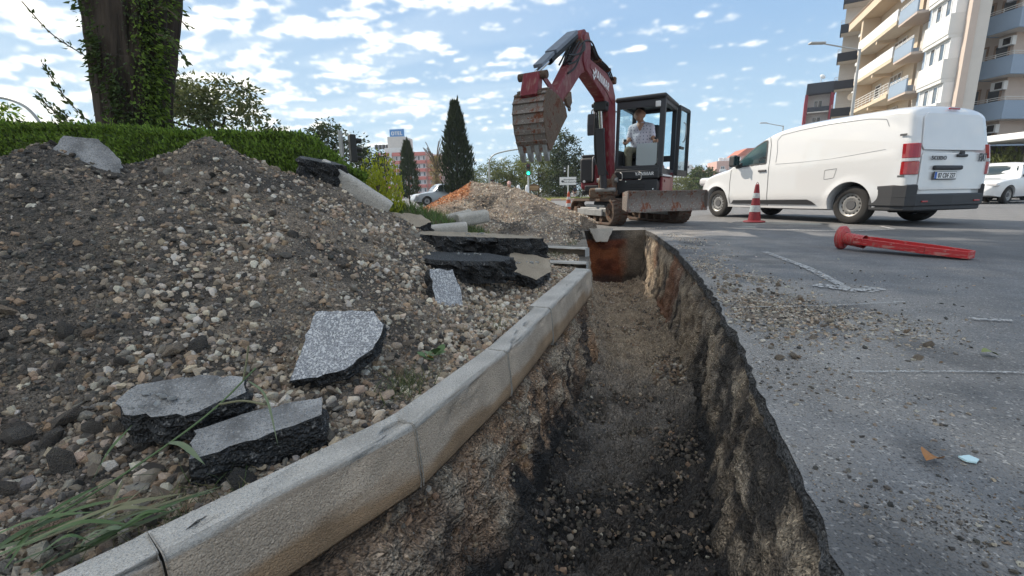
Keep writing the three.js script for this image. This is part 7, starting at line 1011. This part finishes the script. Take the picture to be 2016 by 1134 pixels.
// ================================================================ people far off
function farPerson(label, x, d, base, pose, shirtC, headM) {
  const o = thing('person', label, 'person', [x, base, d]); const sit = pose === 'sit', hip = sit ? 0.5 : 0.92, nk = hip + 0.52, hd = nk + 0.2, b = [[[0, hip, 0], [0, nk - 0.08, 0.04], 0.14, 0.15], [[-0.12, nk - 0.06, 0.03], [0.12, nk - 0.06, 0.03], 0.08, 0.08], [[0, nk, 0.04], [0, nk + 0.06, 0.05], 0.055, 0.055], [[0, hd - 0.03, 0.06], [0, hd + 0.04, 0.05], 0.085, 0.095], [[0, hd - 0.02, 0.14], [0, hd - 0.03, 0.15], 0.018, 0.02]];
  for (const s of [-1, 1]) { b.push([[s * 0.19, nk - 0.08, 0.02], [s * 0.25, nk - 0.34, 0.06], 0.055, 0.045], [[s * 0.25, nk - 0.34, 0.06], [s * 0.16, nk - 0.48, 0.26], 0.042, 0.032]); if (sit) b.push([[s * 0.1, hip, 0.02], [s * 0.13, hip, 0.42], 0.085, 0.07], [[s * 0.13, hip, 0.42], [s * 0.13, 0.06, 0.44], 0.065, 0.045]); else b.push([[s * 0.1, hip, 0], [s * 0.11, 0.5, 0.02], 0.09, 0.065], [[s * 0.11, 0.5, 0.02], [s * 0.11, 0.06, 0], 0.06, 0.045]); b.push([[s * 0.13, 0.05, sit ? 0.44 : 0], [s * 0.13, 0.04, (sit ? 0.44 : 0) + 0.14], 0.045, 0.04]); }
  mesh('body', [bodyGeo(b, [0, 0.85, 0.1], 0.95, 64, 0.03)], SKIN, o); mesh('shirt', [bodyGeo([[[0, hip - 0.02, 0], [0, nk - 0.1, 0.04], 0.16, 0.17], [[-0.13, nk - 0.06, 0.03], [0.13, nk - 0.06, 0.03], 0.095, 0.095], [[-0.19, nk - 0.08, 0.02], [-0.24, nk - 0.28, 0.05], 0.075, 0.068], [[0.19, nk - 0.08, 0.02], [0.24, nk - 0.28, 0.05], 0.075, 0.068]], [0, nk - 0.25, 0.03], 0.5, 48, 0.03)], mat(shirtC, 0.9), o);
  mesh('cap', [bodyGeo([[[0, hd + 0.07, 0.04], [0, hd + 0.08, 0.03], 0.1, 0.1], [[0, hd + 0.05, 0.1], [0, hd + 0.04, 0.16], 0.06, 0.04]], [0, hd + 0.07, 0.07], 0.2, 32, 0.02)], headM, o); return o;
}
farPerson('person in a white shirt and pinkish cap sitting behind the far heap', -0.05, 22, -0.12, 'sit', [0.66, 0.66, 0.66], mat([0.55, 0.34, 0.3], 0.8));
{ const o = thing('bench', 'low bench behind the far heap', 'bench', [-0.05, -0.1, 22.05]); mesh('seat', [box(1.4, 0.06, 0.4, 0, 0.37, 0, 0.01)], BM.wood, o); for (const x of [-0.55, 0.55]) mesh('leg', [box(0.08, 0.34, 0.34, x, 0.17, 0, 0.01)], BM.grey, o); }
for (const [x, l] of [[0.42, 'white post right of the seated person'], [0.86, 'white post farther right of the seated person']]) { const o = thing('bollard', l, 'bollard', [x * 1.02, 0, 24], 0, 'white posts'); mesh('post', lathe([[0.1, 0], [0.1, 0.95], [0.06, 1.1], [0, 1.14]], 14), PAINT.white, o); mesh('foot', lathe([[0, 0.03], [0.16, 0.03], [0.16, 0.004]], 14), BM.grey, o); }
function scooter(label, x, d, turn, c, rider) {
  const o = thing('motor_scooter', label, 'scooter', [x, 0, d], turn, 'scooters'); mesh('body', [prism([[-0.75, 0.45], [-0.6, 0.8], [-0.1, 0.76], [0.05, 0.4], [0.4, 0.38], [0.55, 0.95], [0.66, 0.95], [0.62, 0.35], [0.2, 0.22], [-0.5, 0.25]], 0.34, 0.05).rotateY(-Math.PI / 2)], mat(c, 0.35, { clearcoat: 1 }), o); mesh('seat', [box(0.28, 0.1, 0.7, 0, 0.84, -0.38, 0.04, 2)], CAR.under, o); mesh('handlebar', [cyl([-0.33, 1.08, 0.5], [0.33, 1.08, 0.5], 0.02, 0.02, 8), cyl([0, 0.9, 0.58], [0, 1.1, 0.5], 0.03, 0.03, 8)], CAR.under, o);
  for (const z of [-0.55, 0.72]) mesh('wheel', [flat(new THREE.TorusGeometry(0.2, 0.06, 8, 20)).rotateY(Math.PI / 2).translate(0, 0.26, z), cyl([-0.05, 0.26, z], [0.05, 0.26, z], 0.12, 0.12, 12)], CAR.tyre, o); return o;
}
scooter('scooter with a rider waiting behind the direction sign', 7.75, 55, 0.5, [0.5, 0.5, 0.52]); farPerson('rider in dark clothes with a blue cap behind the direction sign', 7.75, 55.1, 0.32, 'sit', [0.05, 0.05, 0.08], mat([0.05, 0.1, 0.4], 0.4)); scooter('white parked scooter left of the direction sign', 5.6, 62, 1.2, [0.7, 0.7, 0.7]); scooter('dark parked scooter left of the direction sign', 6.3, 62.5, 1.3, [0.05, 0.05, 0.05]);

renderer.render(scene, camera);
